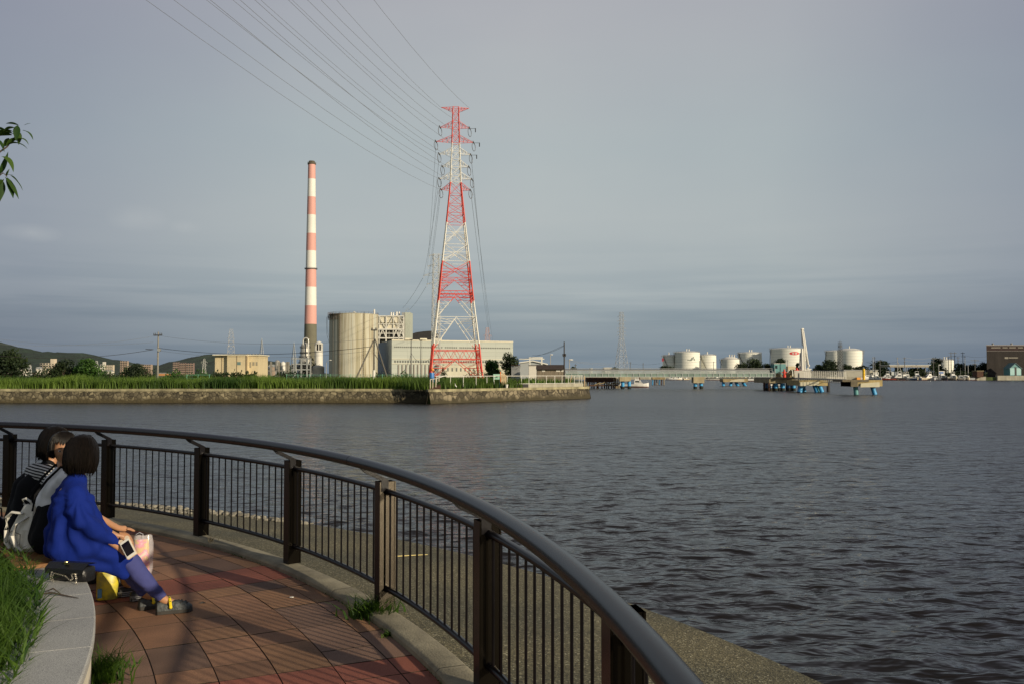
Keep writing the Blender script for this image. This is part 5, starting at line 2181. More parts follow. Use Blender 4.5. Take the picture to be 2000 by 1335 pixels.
wr_m = mat('white_rail_paint', (.72, .70, .62), .5, var=.1, vscale=3)
t = thing('guard_railing', 'white pipe railing along the top of the stone point', 'railing', onwall(1080, 1.2))
o = t.location.copy()
zt = 1.50
for px_ in (853, 880, 905, 930, 951, 965, 991, 1018.5, 1033, 1046, 1067, 1083.5, 1097.5, 1110, 1121.5, 1131, 1136):
    p_ = onwall(px_, 1.2) - o
    pq = MB()
    pq.tube((p_.x, p_.y, 0), (p_.x, p_.y, zt), .035, n=6)
    pq.build('post', wr_m, t)
a_, b_ = onwall(850, 1.2) - o, onwall(1138, 1.2) - o
q = MB()
q.tube(a_ + Vector((0, 0, zt)), b_ + Vector((0, 0, zt)), .035, n=6)
q.build('top_rail', wr_m, t)
q = MB()
a_ = onwall(1005, 1.2) - o
q.tube(a_ + Vector((0, 0, .50)), b_ + Vector((0, 0, .50)), .03, n=6)
q.build('lower_rail', wr_m, t)
q = MB()
c_ = b_ + nvv * 3
q.tube(b_ + Vector((0, 0, zt)), c_ + Vector((0.3, 0, zt)), .035, n=6)
q.tube(c_ + Vector((0.5, 0, 0)), c_ + Vector((.9, 0, zt + .1)), .035, n=6)
q.tube(b_ + Vector((.25, 0, 0)), b_ + Vector((.25, 0, zt)), .05, n=6)
q.build('end_frame', mat('peach_rail_paint', (.62, .42, .24), .6), t)
a_, b_ = onwall(1032, .95), onwall(1139, .95)
q = MB()
q.add([a_, b_, b_ + nvv * 3.6, a_ + nvv * 3.6] + [x_ + Vector((0, 0, .42)) for x_ in (a_, b_, b_ + nvv * 3.6, a_ + nvv * 3.6)], [(0, 1, 5, 4), (1, 2, 6, 5), (2, 3, 7, 6), (3, 0, 4, 7), (4, 5, 6, 7)])
tag(q.build('concrete_ledge', conc_m), 'low concrete ledge under the white railing at the tip of the point', 'ledge')
a_, b_ = onwall(1008, .8), onwall(1031.5, .8)
q = MB()
q.add([a_, b_, b_ + nvv * 1, a_ + nvv * 1] + [x_ + Vector((0, 0, .40)) for x_ in (a_, b_, b_ + nvv * 1, a_ + nvv * 1)], [(0, 1, 5, 4), (1, 2, 6, 5), (2, 3, 7, 6), (3, 0, 4, 7), (4, 5, 6, 7)])
tag(q.build('dark_ledge', dark_m), 'dark stained wall piece left of the concrete ledge', 'ledge')

# corner steps with white stakes, drum, sign, pillar, pot, egret
t = thing('corner_stair', 'weathered landing steps with whitish stakes at the corner of the two sea walls', 'steps', (X(850, 101.5), 102.5, 0))
o = t.location.copy()
for px_, y0_, y1_ in ((840.5, 740, 758), (845.5, 738.5, 758), (851.5, 738.5, 755), (857.5, 737, 744)):
    q = MB()
    a_ = P(px_, y0_, 102.3)
    b_ = P(px_ - .3, y1_, 102.3)
    q.tube(a_ - o, b_ - o, .055, n=5)
    q.build('stake', mat('bleached_wood', (.55, .48, .36), .85, var=.2, vscale=3), t)
q = MB()
q.path([P(840.5, 740, 102.3) - o, P(851, 738.5, 102.3) - o, P(862, 735, 104) - o, P(872, 732, 105) - o], .04, 5)
q.build('handrail', wr_m, t)
q = MB()
for j in range(4):
    q.bb(-.7, .5, -.3 + j * .3, j * .3, 0, .12 + .14 * j)
q.build('tread', rust_m, t)
p_ = onwall(843, 5)
t = thing('drum', 'blue plastic drum with an orange buoy on top at the corner of the sea walls', 'drum', (X(843.5, 107), 107, 0))
zb = Z(737, 107)
q = MB()
q.lathe([(.25, .2), (.3, .35), (.3, zb + .5), (.28, zb + .62), (0, zb + .62)], n=14)
q.build('drum_shell', mat('blue_plastic', (.05, .20, .50), .4), t, smooth=True)
q = MB()
q.ball((.08, 0, zb + .95), .17, 10, 7)
q.tube((.08, 0, zb + .6), (.08, 0, zb + 1.35), .03, n=5)
q.build('buoy', mat('orange_plastic', (.85, .30, .03), .4), t, smooth=True)
D = 112
t = thing('notice_board', 'pale green notice board on two posts in the grass by the railing', 'sign', (X(970, D), D, 0))
k_ = D / FPX
z = lambda py: Z(py, D)
q = MB()
q.bb(-6.5 * k_, 6.5 * k_, -.04, .04, z(740), z(729.5))
q.build('board', mat('mint_paint', (.36, .62, .46), .6, var=.1, vscale=2), t)
q = MB()
q.xz([(-2.2 * k_, z(736)), (2.2 * k_, z(736)), (0, z(732.5))], -.055, -.041)
q.build('emblem', mat('dark_green_paint', (.03, .16, .08), .6), t)
for x_ in (-6, 6):
    q = MB()
    q.tube((x_ * k_, .02, 0), (x_ * k_, .02, z(729.5)), .05, n=6)
    q.build('post', MATS['mint_paint'], t)
q = MB()
q.tube((0, 0, 0), (0, 0, z(725)), .07, n=7)
tag(q.build('orange_stake', mat('orange_stake', (.75, .22, .05), .6), loc=(X(977.5, 113), 113, 0)), 'thin orange stake right of the green notice board', 'stake')
t = thing('pillar', 'peeling cream concrete pillar right of the orange stake', 'pillar', (X(984, 112), 112, 0))
q = MB()
q.prism([(-.33, -.2), (.3, -.22), (.33, .2), (-.3, .22)], 0, z(731))
q.build('shaft', mat('peeling_plaster', (.52, .40, .24), .9, var=.5, vscale=2.2), t)
q = MB()
q.prism([(-.2, -.1), (.1, -.12), (.12, .15), (-.18, .13)], z(731) - .02, z(728))
q.build('cap', MATS['peeling_plaster'], t)
pp_ = onwall(989.5, .35)
t = thing('plant_pot', 'white plant pot standing on the sea wall coping', 'plant pot', (pp_.x, pp_.y, .02))
q = MB()
q.lathe([(.13, 0), (.20, .42), (.21, .44), (.17, .44), (.15, .38), (0, .36)], n=14)
q.build('pot', white_m, t, smooth=True)
pe_ = onwall(890.5, .2)
t = thing('egret', 'small white egret standing upright on the sea wall coping', 'bird', (pe_.x, pe_.y, .03), rz=R(200))
q = MB()
q.path([(-.13, 0, .20), (-.06, 0, .26), (.02, 0, .33), (.07, 0, .39), (.075, 0, .46), (.055, 0, .52), (.075, 0, .57), (.12, 0, .575), (.20, 0, .56)], [.012, .045, .062, .045, .022, .018, .026, .018, .004], 8, up=(0, 1, 0))
q.build('body', mat('white_feather', (.8, .79, .75), .8), t, smooth=True)
for sy in (-.02, .02):
    q = MB()
    q.path([(0, sy, .28), (-.01, sy, .14), (.01, sy, 0), (.05, sy, 0)], .006, 4)
    q.build('leg', dark_m, t)

# ------------------------------------------------------------------ long pipe bridge
D = 205.0
k_ = D / FPX
bx0, bx1 = X(1104, D), X(1511, D)
t = thing('pipe_bridge', 'long low grey-green pipe bridge crossing to the loading platform', 'bridge', ((bx0 + bx1) / 2, D, WATER))
o = t.location.copy()
bg_m = mat('bridge_green', (.19, .26, .22), .65, var=.25, vscale=.5)
bl_m = mat('bridge_light', (.40, .44, .42), .6, var=.15, vscale=.5)
z = lambda py: Z(py, D) - WATER


def ox(px):
    return X(px, D) - o.x


q = MB()
q.bb(bx0 - o.x, bx1 - o.x, -.5, -.3, z(734.5), z(728.5))
q.bb(bx0 - o.x, bx1 - o.x, .9, 1.1, z(734.5), z(728.5))
q.build('girder', bg_m, t)
q = MB()
q.bb(bx0 - o.x, bx1 - o.x, -.62, 1.2, z(728.6), z(727.2))
q.bb(bx0 - o.x, bx1 - o.x, -.62, -.2, z(735.4), z(734.4))
q.build('flange', bl_m, t)
q = MB()
n_ = 34
for j in range(n_ + 1):
    x_ = bx0 - o.x + (bx1 - bx0) * j / n_
    q.bb(x_ - .07, x_ + .07, -.6, -.5, z(734.4), z(728.6))
q.build('stiffener', bl_m, t)
for j, (py_, r_) in enumerate(((725.4, .16), (722.6, .14), (720.8, .12))):
    q = MB()
    q.tube((bx0 - o.x, -.2 + j * .4, z(py_)), (bx1 - o.x - 1, -.2 + j * .4, z(py_)), r_, n=8)
    q.build('pipe', [bl_m, galv_m, mat('dull_pipe', (.14, .145, .14), .6)][j], t, smooth=True)
q = MB()
for j in range(n_ + 1):
    x_ = bx0 - o.x + (bx1 - bx0) * j / n_
    q.tube((x_, 1.2, z(728)), (x_, 1.2, z(718.3)), .05, n=4)
    q.tube((x_, -.5, z(728)), (x_, 1.1, z(724)), .05, n=4)
for py_ in (718.4, 721.5):
    q.tube((bx0 - o.x, 1.2, z(py_)), (bx1 - o.x, 1.2, z(py_)), .05, n=4)
q.build('guard_rail', galv_m, t)
q = MB()
q.bb(ox(1380), ox(1508), -.4, -.2, z(739), z(737))
q.bb(ox(1380), ox(1508), 1.0, 1.1, z(739), z(737))
for j in range(16):
    q.tube((ox(1380 + j * 8), -.3, z(737)), (ox(1384 + j * 8), -.3, z(734)), .06, n=3)
    q.tube((ox(1384 + j * 8), -.3, z(734)), (ox(1388 + j * 8), -.3, z(737)), .06, n=3)
q.build('lower_truss', mat('dark_truss', (.09, .10, .09), .7), t)
pc_m = mat('pier_concrete', (.40, .34, .21), .9, var=.35, vscale=.8, stretch=(1, 1, .4))


def pier(parent, px, w, ytop, ymid, pxs, D, lean=0.0, capm=None, o=None, blue=None):
    o = o or parent.location
    c_ = MB()
    kk = D / FPX
    zt_, zm_ = Z(ytop, D) - o.z, Z(ymid, D) - o.z
    c_.bb(X(px - w / 2, D) - o.x, X(px + w / 2, D) - o.x, D - o.y - 1.0, D - o.y + 1.2, zm_, zt_)
    c_.build('pile_cap', capm or pc_m, parent)
    for i_, (xa, ln) in enumerate(pxs):
        q_ = MB()
        zs = WATER - o.z
        xb = xa + ln
        za = zs + .45
        ft = (zm_ - za) / (zm_ - (zs - .3))
        A__ = Vector((X(xa, D) - o.x, D - o.y, zm_ + .05))
        B__ = Vector((X(xb, D) - o.x, D - o.y - (.6 if i_ % 2 else 0), zs - .3))
        M__ = A__.lerp(B__, ft)
        q_.tube(A__, M__, .40, n=12)
        pl = q_.build('pile', blue or blue_m, parent, smooth=True)
        q_ = MB()
        q_.tube(M__, B__, .43, n=12)
        q_.build('tidal_band', tide_m, pl, smooth=True)


pier(t, 1220, 22, 735, 743.5, ((1216, 0), (1228.5, 0)), D)
pier(t, 1363, 21, 735, 747, ((1357.5, 0), (1368.5, 0)), D)

# anchor block under the bridge
D = 250
t = thing('mooring_block', 'trapezoid concrete mooring block on blue raking piles under the bridge', 'mooring block', (X(1432, D), D, WATER))
o = t.location.copy()
q = MB()
z = lambda py: Z(py, D) - WATER
q.xz([(X(1408, D) - o.x, z(736)), (X(1457, D) - o.x, z(736)), (X(1457, D) - o.x, z(745)), (X(1409, D) - o.x, z(745))], -2, 2)
q.build('block', mat('stained_block', (.30, .235, .12), .9, var=.4, vscale=.6), t)
q = MB()
q.xz([(X(1424, D) - o.x, z(741.5)), (X(1449, D) - o.x, z(737.5)), (X(1449, D) - o.x, z(744.5)), (X(1420, D) - o.x, z(744.5))], -2.12, -1.98)
q.build('fender_panel', mat('pale_block', (.50, .46, .33), .85, var=.15, vscale=1), t)
for i_, (xa, xb) in enumerate(((1412, 1411), (1428, 1424), (1437, 1440), (1450, 1455))):
    q = MB()
    q.tube((X(xa, D) - o.x, 0, z(745.2)), (X(xb, D) - o.x, -.8, -.3), .42, n=10)
    pl = q.build('pile', blue_m, t, smooth=True)

# rusty old jetty by the point
D = 208
t = thing('old_jetty', 'collapsing rust-brown jetty between the stone point and the first bridge pier', 'jetty', (X(1177, D), D, WATER))
o = t.location.copy()
z = lambda py: Z(py, D) - WATER
ox = lambda px: X(px, D) - o.x
q = MB()
q.bb(ox(1146), ox(1203), 1.0, 4.5, z(744.5), z(736))
q.build('bulkhead', rust_m, t)
q = MB()
q.bb(ox(1145), ox(1196), -1.0, 1.0, z(745.5), z(743.8))
q.bb(ox(1150), ox(1206), -1.3, -1.0, z(753), z(750.5))
q.build('beam', rust_m, t)
random.seed(12)
for j in range(13):
    px_ = 1147 + j * 4.7
    q = MB()
    q.tube((ox(px_), rnd(-1, 3), z(744 + (2 if j > 9 else 0))), (ox(px_ + rnd(-1, 1)), rnd(-1, 3), -.4), .16, n=6)
    q.build('pile', rust_m, t)
for j in range(5):
    q = MB()
    a_ = 1160 + j * 9
    q.tube((ox(a_), -1.2, z(rnd(745, 752))), (ox(a_ + rnd(8, 16)), -1.2, z(rnd(743, 751))), .14, n=5)
    q.build('brace', mat('pale_timber', (.30, .24, .14), .9), t)
t2 = thing('jetty_post', 'cluster of tan posts and netting at the right end of the rust-brown jetty', 'posts', (X(1204, D), D, WATER))
for j, px_ in enumerate((1199, 1203, 1206, 1209)):
    q = MB()
    q.tube((X(px_, D) - t2.location.x, 0, -.3), (X(px_, D) - t2.location.x, 0, z(736 + j)), .12, n=6)
    q.build('post', MATS['pale_timber'], t2)
t3 = thing('old_dolphin', 'old pile cluster with a tan deck, seen under the bridge left of its middle pier', 'mooring dolphin', (X(1285, 275), 275, WATER))
D = 275
z = lambda py: Z(py, D) - WATER
q = MB()
q.bb(-1.9, 1.9, -1, 1, z(740), z(734.5))
q.build('deck', MATS['stained_block'], t3)
for j in range(6):
    q = MB()
    q.tube((-1.7 + j * .68, rnd(-.8, .8), z(740)), (-1.8 + j * .72, rnd(-.8, .8), -.3), .16, n=6)
    q.build('pile', [blue_m, rust_m, MATS['pale_timber']][j % 3], t3)
q = MB()
q.tube((X(1248.5, 240) - 0, 0, 0), (X(1248.5, 240), 0, 2.6), .25, n=8)
tag(q.build('mooring_pile', rust_m, loc=(0, 240, WATER - .2)), 'single dark pile behind the white motor boat', 'pile')

# ------------------------------------------------------------------ boats
hullw_m = mat('boat_white', (.74, .73, .68), .35, var=.05, vscale=1)
hull_cols = [hullw_m, mat('boat_cream', (.62, .55, .40), .4), mat('boat_grey', (.40, .42, .43), .45), mat('boat_red', (.25, .05, .035), .5), mat('boat_blue', (.07, .13, .25), .4), mat('boat_dark', (.05, .05, .055), .45)]
boot_m = mat('boot_top_red', (.09, .03, .025), .6)


def boat(label, loc, L, rz, hull=hullw_m, cabin='fore', mast=0.0, group=None, cab_m=None, fly=False, name='motor_boat'):
    t = thing(name, label, 'boat', loc, rz, group)
    B_, H_ = L * .30, L * .15
    # hull sections along +x (bow)
    secs = [(-.5, .86, .95), (-.25, 1.0, .92), (.05, 1.0, .95), (.28, .78, 1.08), (.42, .42, 1.22), (.5, .03, 1.34)]
    q = MB()
    vs = []
    for (x_, w_, h_) in secs:
        for (yy, zz_) in ((-1, 1), (-.88, .45), (-.55, .05), (0, -.15), (.55, .05), (.88, .45), (1, 1)):
            vs.append((x_ * L, yy * B_ / 2 * w_, zz_ * H_ * (h_ if zz_ > .3 else 1) - .02))
    fs = []
    for i in range(5):
        for j in range(6):
            fs.append((i * 7 + j, (i + 1) * 7 + j, (i + 1) * 7 + j + 1, i * 7 + j + 1))
    fs.append(tuple(range(7)))
    q.add(vs, fs)
    h_o = q.build('hull', hull, t)
    q = MB()
    q.add([(s_[0] * L * .99, sy * B_ / 2 * s_[1] * .96, H_ * s_[2] - .06) for s_ in secs for sy in (-1, 1)], [(2 * i, 2 * i + 2, 2 * i + 3, 2 * i + 1) for i in range(5)])
    q.build('deck', mat('boat_deck', (.50, .48, .42), .6), t)
    q = MB()
    q.add([(s_[0] * L * 1.003, sy * B_ / 2 * s_[1] * (.80 if zz_ < .1 else .905), zz_ * H_) for s_ in secs for sy in (-1, 1) for zz_ in (.02, .26)],
          [(4 * i + a, 4 * i + 4 + a, 4 * i + 5 + a, 4 * i + 1 + a) for i in range(5) for a in (0, 2)])
    q.build('boot_stripe', boot_m, t)
    cx_ = {'fore': .08, 'aft': -.22, 'mid': -.05}[cabin]
    q = MB()
    ch = L * .16
    w2 = B_ * .34
    zb_ = H_ * .9
    prof = [(cx_ - .17, zb_), (cx_ + .22, zb_), (cx_ + .12, zb_ + ch * .62), (cx_ + .07, zb_ + ch), (cx_ - .17, zb_ + ch)]
    prof = [(a * L, b_) for a, b_ in prof]
    q.xz(prof, -w2, w2)
    cb_ = q.build('cabin', cab_m or hullw_m, t)
    q = MB()
    q.bb((cx_ - .13) * L, (cx_ + .04) * L, -w2 - .015, -w2 + .05, zb_ + ch * .5, zb_ + ch * .85)
    q.bb((cx_ - .13) * L, (cx_ + .04) * L, w2 - .05, w2 + .015, zb_ + ch * .5, zb_ + ch * .85)
    q.build('window', glassy_m, cb_)
    q = MB()
    q.add([((cx_ + .207) * L, -w2 * .85, zb_ + ch * .10), ((cx_ + .207) * L, w2 * .85, zb_ + ch * .10), ((cx_ + .10) * L + .02, w2 * .85, zb_ + ch * .8), ((cx_ + .10) * L + .02, -w2 * .85, zb_ + ch * .8)], [(0, 1, 2, 3)])
    q.build('windscreen', glassy_m, cb_)
    if fly:
        q = MB()
        q.bb((cx_ - .15) * L, (cx_ + .02) * L, -w2 * .8, w2 * .8, zb_ + ch, zb_ + ch * 1.45)
        q.bb((cx_ - .14) * L, (cx_ + .0) * L, -w2 * .9, w2 * .9, zb_ + ch * 2.05, zb_ + ch * 2.15)
        for sx in (-.13, -.01):
            for sy in (-.8, .8):
                q.tube(((cx_ + sx) * L, sy * w2, zb_ + ch), ((cx_ + sx) * L, sy * w2, zb_ + ch * 2.1), .04, n=4)
        q.build('flying_bridge', cab_m or hullw_m, t)
    if mast:
        q = MB()
        q.tube((cx_ * L, 0, zb_ + ch), (cx_ * L, 0, zb_ + ch + mast), .045, .025, 5)
        q.tube((cx_ * L - .5, 0, zb_ + ch + mast * .6), (cx_ * L + .2, 0, zb_ + ch + mast * .6), .03, n=4)
        q.build('mast', galv_m, t)
    q = MB()
    pts = [(s_[0] * L * .98, B_ / 2 * s_[1] * .9, H_ * s_[2] + .35) for s_ in secs[2:]] + [(s_[0] * L * .98, -B_ / 2 * s_[1] * .9, H_ * s_[2] + .35) for s_ in secs[2:][::-1]]
    q.path(pts, .02, 4)
    q.build('bow_rail', galv_m, t)
    return t


boat('white motor boat with a tall flying bridge by the first bridge pier', (X(1243, 222), 222, WATER), 6.0, R(-12), fly=True, mast=1.0)
boat('small low white boat left of the first bridge pier', (X(1208, 224), 224, WATER), 3.8, R(170), cabin='aft')
boat('white fishing boat with a tall cabin seen under the bridge', (X(1395, 470), 470, WATER), 8.5, R(185), fly=True, mast=2, cabin='aft')
for i_, (px_, L_, lab) in enumerate(((1312, 6, 'left one'), (1321, 5, 'second one'), (1330, 6, 'third one'), (1342, 5, 'right one'))):
    boat('%s of four small white boats far off under the left half of the bridge' % lab, (X(px_, 480), 480 + i_, WATER), L_, R(170 + 20 * i_), hull_cols[i_ % 2], mast=(1.5 if i_ % 2 else 0), group='small boats far off under the bridge')
for i_, (px_, L_, lab) in enumerate(((1461, 8, 'leftmost'), (1475, 7, 'middle'), (1489, 9, 'rightmost'))):
    boat('%s of three cream boats moored behind the bridge just left of the platform' % lab, (X(px_, 400), 400 + i_, WATER), L_, R(180 + 8 * i_), hull_cols[1 if i_ else 0], mast=1.8, group='cream boats left of the loading platform')
random.seed(5)
desc = {0: 'white', 1: 'cream', 2: 'grey', 3: 'red', 4: 'navy blue', 5: 'black'}
cabd = [('fore', 'forward cabin'), ('aft', 'aft cabin'), ('mid', 'midships cabin')]
xs_b = [1697, 1706, 1715, 1725, 1733, 1741, 1750, 1758, 1767, 1775, 1785, 1793, 1801, 1810, 1819, 1829, 1838, 1847, 1856, 1865, 1874, 1882, 1890]
for i_, px_ in enumerate(xs_b):
    ci = [0, 2, 0, 0, 3, 0, 5, 1, 2, 0, 4, 0, 1, 0, 2, 0, 5, 0, 1, 0, 0, 1, 2][i_]
    cb_, cd_ = cabd[(i_ * 2 + i_ // 3) % 3]
    big = rnd(.85, 1.25)
    frm = i_ + 1
    num = ['first', 'second', 'third', 'fourth', 'fifth', 'sixth', 'seventh', 'eighth', 'ninth', 'tenth', 'eleventh', 'twelfth', 'thirteenth', 'fourteenth', 'fifteenth', 'sixteenth', 'seventeenth', 'eighteenth', 'nineteenth', 'twentieth', 'twenty-first', 'twenty-second', 'last'][i_]
    ang = R(rnd(-125, -60)) if rnd(0, 1) < .7 else R(rnd(160, 200))
    boat('%s boat with a %s, %s from the left along the far quay' % (desc[ci], cd_, num), (X(px_, 462), 462 + rnd(-3, 3), WATER), 8.0 * big, ang, hull_cols[ci], cabin=cb_, mast=rnd(1.5, 4) if rnd(0, 1) < .6 else 0,
         group='boats moored along the far quay', fly=rnd(0, 1) < .3)
pt = thing('pontoon', 'dark floating pontoon along the moored boats in front of the far quay', 'pontoon', (X(1790, 466), 466, WATER))
q = MB()
q.bb(X(1690, 466) - X(1790, 466), X(1905, 466) - X(1790, 466), -1.2, 1.0, -.2, .5)
q.build('float', rust_m, pt)

# ------------------------------------------------------------------ loading platform
D = 181.0
t = thing('loading_platform', 'concrete loading platform on blue piles at the right end of the bridge', 'platform', (X(1530, D), D, WATER))
o = t.location.copy()
z = lambda py: Z(py, D) - WATER
ox = lambda px: X(px, D) - o.x
q = MB()
q.bb(ox(1498), ox(1553), -1.5, 10, z(747), z(738.5))
q.build('slab', mat('platform_concrete', (.26, .22, .13), .9, var=.45, vscale=.5), t)
q = MB()
q.bb(ox(1500), ox(1556), -1.7, 10, z(738.5), z(735.8))
q.bb(ox(1520), ox(1551), -1.9, -1.6, z(738), z(735.9))
q.build('deck_edge', mat('deck_edge', (.17, .155, .12), .85, var=.3, vscale=1), t)
for j, (px_, yy) in enumerate(((1503, 0), (1509, 4), (1514, 0), (1520, 4), (1528, 0), (1533, 4), (1541, 0), (1549, 0), (1553, 5))):
    q = MB()
    q.tube((ox(px_), yy, z(747.5)), (ox(px_), yy, .5), .42, n=12)
    pl = q.build('pile', blue_m if j in (4, 7, 2, 0) else mat('navy_pile', (.03, .09, .2), .5), t, smooth=True)
    q = MB()
    q.tube((ox(px_), yy, .5), (ox(px_), yy, -.4), .45, n=12)
    q.build('tidal_band', tide_m, pl, smooth=True)
for px_ in (1501.5, 1516):
    q = MB()
    q.add([(ox(px_ - 2), -1.75, z(749)), (ox(px_ + 2), -1.75, z(749)), (ox(px_), -1.75, z(757)), (ox(px_ - 2), -1.55, z(749)), (ox(px_ + 2), -1.55, z(749)), (ox(px_), -1.55, z(757))], [(0, 2, 1), (3, 4, 5), (0, 1, 4, 3), (1, 2, 5, 4), (2, 0, 3, 5)])
    q.build('fender', white_m, t)
q = MB()
for px_ in (1497.5, 1556):
    for yy in (-1.4, 2):
        q.tube((ox(px_), yy, z(746)), (ox(px_), yy, -.3), .22, n=6)
q.build('fender_pile', rust_m, t)
q = MB()
for px_ in list(range(1509, 1556, 5)):
    q.tube((ox(px_), 1.5, z(736)), (ox(px_), 1.5, z(725)), .045, n=4)
for py_ in (725, 729):
    q.tube((ox(1509), 1.5, z(py_)), (ox(1554), 1.5, z(py_)), .045, n=4)
q.tube((ox(1510), -1, z(736)), (ox(1510), -1, z(717.5)), .09, n=5)
q.build('handrail', galv_m, t)
for (px_, y0_, y1_, r_, lab) in ((1531.5, 736, 719, .30, 'tall red hydrant standing on the platform deck'), (1556, 729, 716.5, .28, 'shorter red hydrant beside the white loading arms')):
    h_ = thing('hydrant', lab, 'hydrant', (X(px_, 178), 178, WATER + 0))
    zz0, zz1 = Z(y0_, 178) - WATER, Z(y1_, 178) - WATER
    hg = zz1 - zz0
    q = MB()
    q.lathe([(r_ * 1.1, zz0), (r_ * 1.1, zz0 + hg * .3), (r_ * .7, zz0 + hg * .35), (r_ * .75, zz0 + hg * .75), (r_ * .35, zz0 + hg * .9), (0, zz1)], n=12)
    q.build('barrel', red_m, h_, smooth=True)
    q = MB()
    q.tube((-r_ * 1.6, 0, zz0 + hg * .55), (r_ * 1.6, 0, zz0 + hg * .55), r_ * .35, n=8)
    q.build('nozzle', red_m, h_)
q = MB()
for (px_, w_, y0_, y1_) in ((1520, 5, 735.5, 728), (1526, 3, 735, 730), (1540, 6, 735.5, 727), (1546, 4, 735.5, 723), (1536, 3, 735.5, 731)):
    q.bb(ox(px_ - w_ / 2), ox(px_ + w_ / 2), .3, 1.2, z(y0_ + .5), z(y1_))
q.path([(ox(1516), .2, z(735)), (ox(1518), .2, z(728)), (ox(1523), .2, z(726)), (ox(1524), .2, z(735))], .12, 6)
q.path([(ox(1541), .1, z(735)), (ox(1544), .1, z(722)), (ox(1550), .1, z(721)), (ox(1551), .1, z(735))], .14, 6)
tag(q.build('valve_gear', mat('ochre_gear', (.28, .22, .11), .7, var=.4, vscale=1.5), loc=o), 'ochre pumps and valve gear crowded on the platform deck', 'machinery')
s_ = thing('white_cabinet', 'cream equipment cabinet on the platform between the two red hydrants', 'cabinet', (X(1546, 186), 186, WATER))
q = MB()
k_ = 186 / FPX
q.bb(-7 * k_, 7 * k_, 0, 1.5, Z(721, 186) - WATER, Z(714.5, 186) - WATER)
q.build('body', cream_m, s_)
q = MB()
for x_ in (-6.5, 6.5):
    q.tube((x_ * k_, .7, Z(736, 186) - WATER), (x_ * k_, .7, Z(721, 186) - WATER), .08, n=4)
q.build('leg', galv_m, s_)

# loading arms
D = 178.0
k_ = D / FPX
for n_i, (bx_, tx_, ty_, lab) in enumerate(((1566.5, 1567.5, 643.5, 'left white loading arm with a ball joint at its top'), (1573.5, 1572.5, 642.5, 'right white loading arm leaning over its bent outer tube'))):
    t = thing('marine_loader', lab, 'loading arm', (X(bx_, D), D + n_i, WATER))
    o = t.location.copy()
    z = lambda py: Z(py, D) - WATER
    ox = lambda px: X(px, D) - o.x
    q = MB()
    q.tube((0, 0, z(733)), (0, 0, z(680)), .30, .26, 10)
    q.tube((-.45, .3, z(733)), (-.25, .3, z(688)), .13, n=6)
    q.build('riser', white_m, t, smooth=True)
    q = MB()
    if n_i == 0:
        q.tube((ox(1571), 0, z(680)), (ox(1566.8), 0, z(645)), .20, .15, 8)
        q.tube((ox(1571), 0, z(680)), (ox(1571.5), 0, z(722)), .14, n=8)
        q.tube((ox(1568), .3, z(675)), (ox(1566.8), .3, z(645)), .08, n=6)
    else:
        q.tube((ox(1578.5), 0, z(690)), (ox(1572.5), 0, z(645)), .20, .15, 8)
        q.tube((ox(1578.5), 0, z(690)), (ox(1582), 0, z(712)), .15, n=8)
        q.tube((ox(1574), .2, z(670)), (ox(1580.5), .2, z(716)), .09, n=6)
        q.path([(ox(1582), 0, z(712)), (ox(1583.5), 0, z(714)), (ox(1582), 0, z(718)), (ox(1579), 0, z(720))], .2, 8)
    q.build('outer_tube', white_m, t, smooth=True)
    q = MB()
    q.ball((ox(tx_ - .7), 0, z(ty_)), (.24, .24, .24), 10, 8)
    q.build('ball_joint', white_m, t, smooth=True)
    q = MB()
    for py_ in (711, 690, 720, 700):
        q.bb(-.5, .75, -.1, .1, z(py_) - .05, z(py_) + .05)
    q.build('bracket', galv_m, t)

# second pier block with catwalk and outer dolphin
D = 164.0
t = thing('berthing_block', 'concrete berthing block with a pale wedge panel on raking blue piles below the loading arms', 'mooring dolphin', (X(1588, D), D, WATER))
o = t.location.copy()
z = lambda py: Z(py, D) - WATER
ox = lambda px: X(px, D) - o.x
bc_m = mat('ochre_concrete', (.33, .26, .12), .9, var=.4, vscale=.7, stretch=(1, 1, .4))
q = MB()
q.bb(ox(1556), ox(1611.5), -1.2, 6, z(752), z(741.5))
q.build('block', bc_m, t)
q = MB()
q.xz([(ox(1557), z(745)), (ox(1593), z(743.5)), (ox(1594), z(744)), (ox(1594), z(751.5)), (ox(1556), z(752.5))], -1.45, -1.19)
q.build('wedge_panel', mat('pale_wedge', (.56, .52, .37), .85, var=.1, vscale=1), t)
for j, (xa, xb, yy) in enumerate(((1565, 1559, 0), (1573, 1568, 3), (1582, 1583, 4), (1590, 1595, 0), (1598, 1603, -.5), (1607, 1607, 3))):
    q = MB()
    A__, B__ = Vector((ox(xa), yy, z(751.8))), Vector((ox(xb), yy - .4, -.35))
    q.tube(A__, A__.lerp(B__, .8), .38, n=12)
    pl = q.build('pile', blue_m if j != 5 else mat('turquoise_wrap', (.10, .42, .38), .5), t, smooth=True)
    q = MB()
    q.tube(A__.lerp(B__, .8), B__, .42, n=12)
    q.build('tidal_band', tide_m, pl, smooth=True)
q = MB()
q.tube((0, 0, 0), (0, 0, 2.6), .32, n=12)
tag(q.build('guide_pile', dark_m, loc=(X(1617, 172), 172, WATER - .3)), 'single black steel pile right of the berthing block', 'pile')
D = 172.0
t = thing('catwalk', 'white-railed steel catwalk leading right from the loading arms', 'catwalk', (X(1600, D), D, WATER))
o = t.location.copy()
ca, cb2 = Vector((X(1551, 178), 178, 0)), Vector((X(1652, 152), 152, 0))
dv_ = (cb2 - ca)
q, g, h_ = MB(), MB(), MB()
n_ = 26
zt0, zt1 = Z(736, 178) - WATER, Z(739.5, 152) - WATER
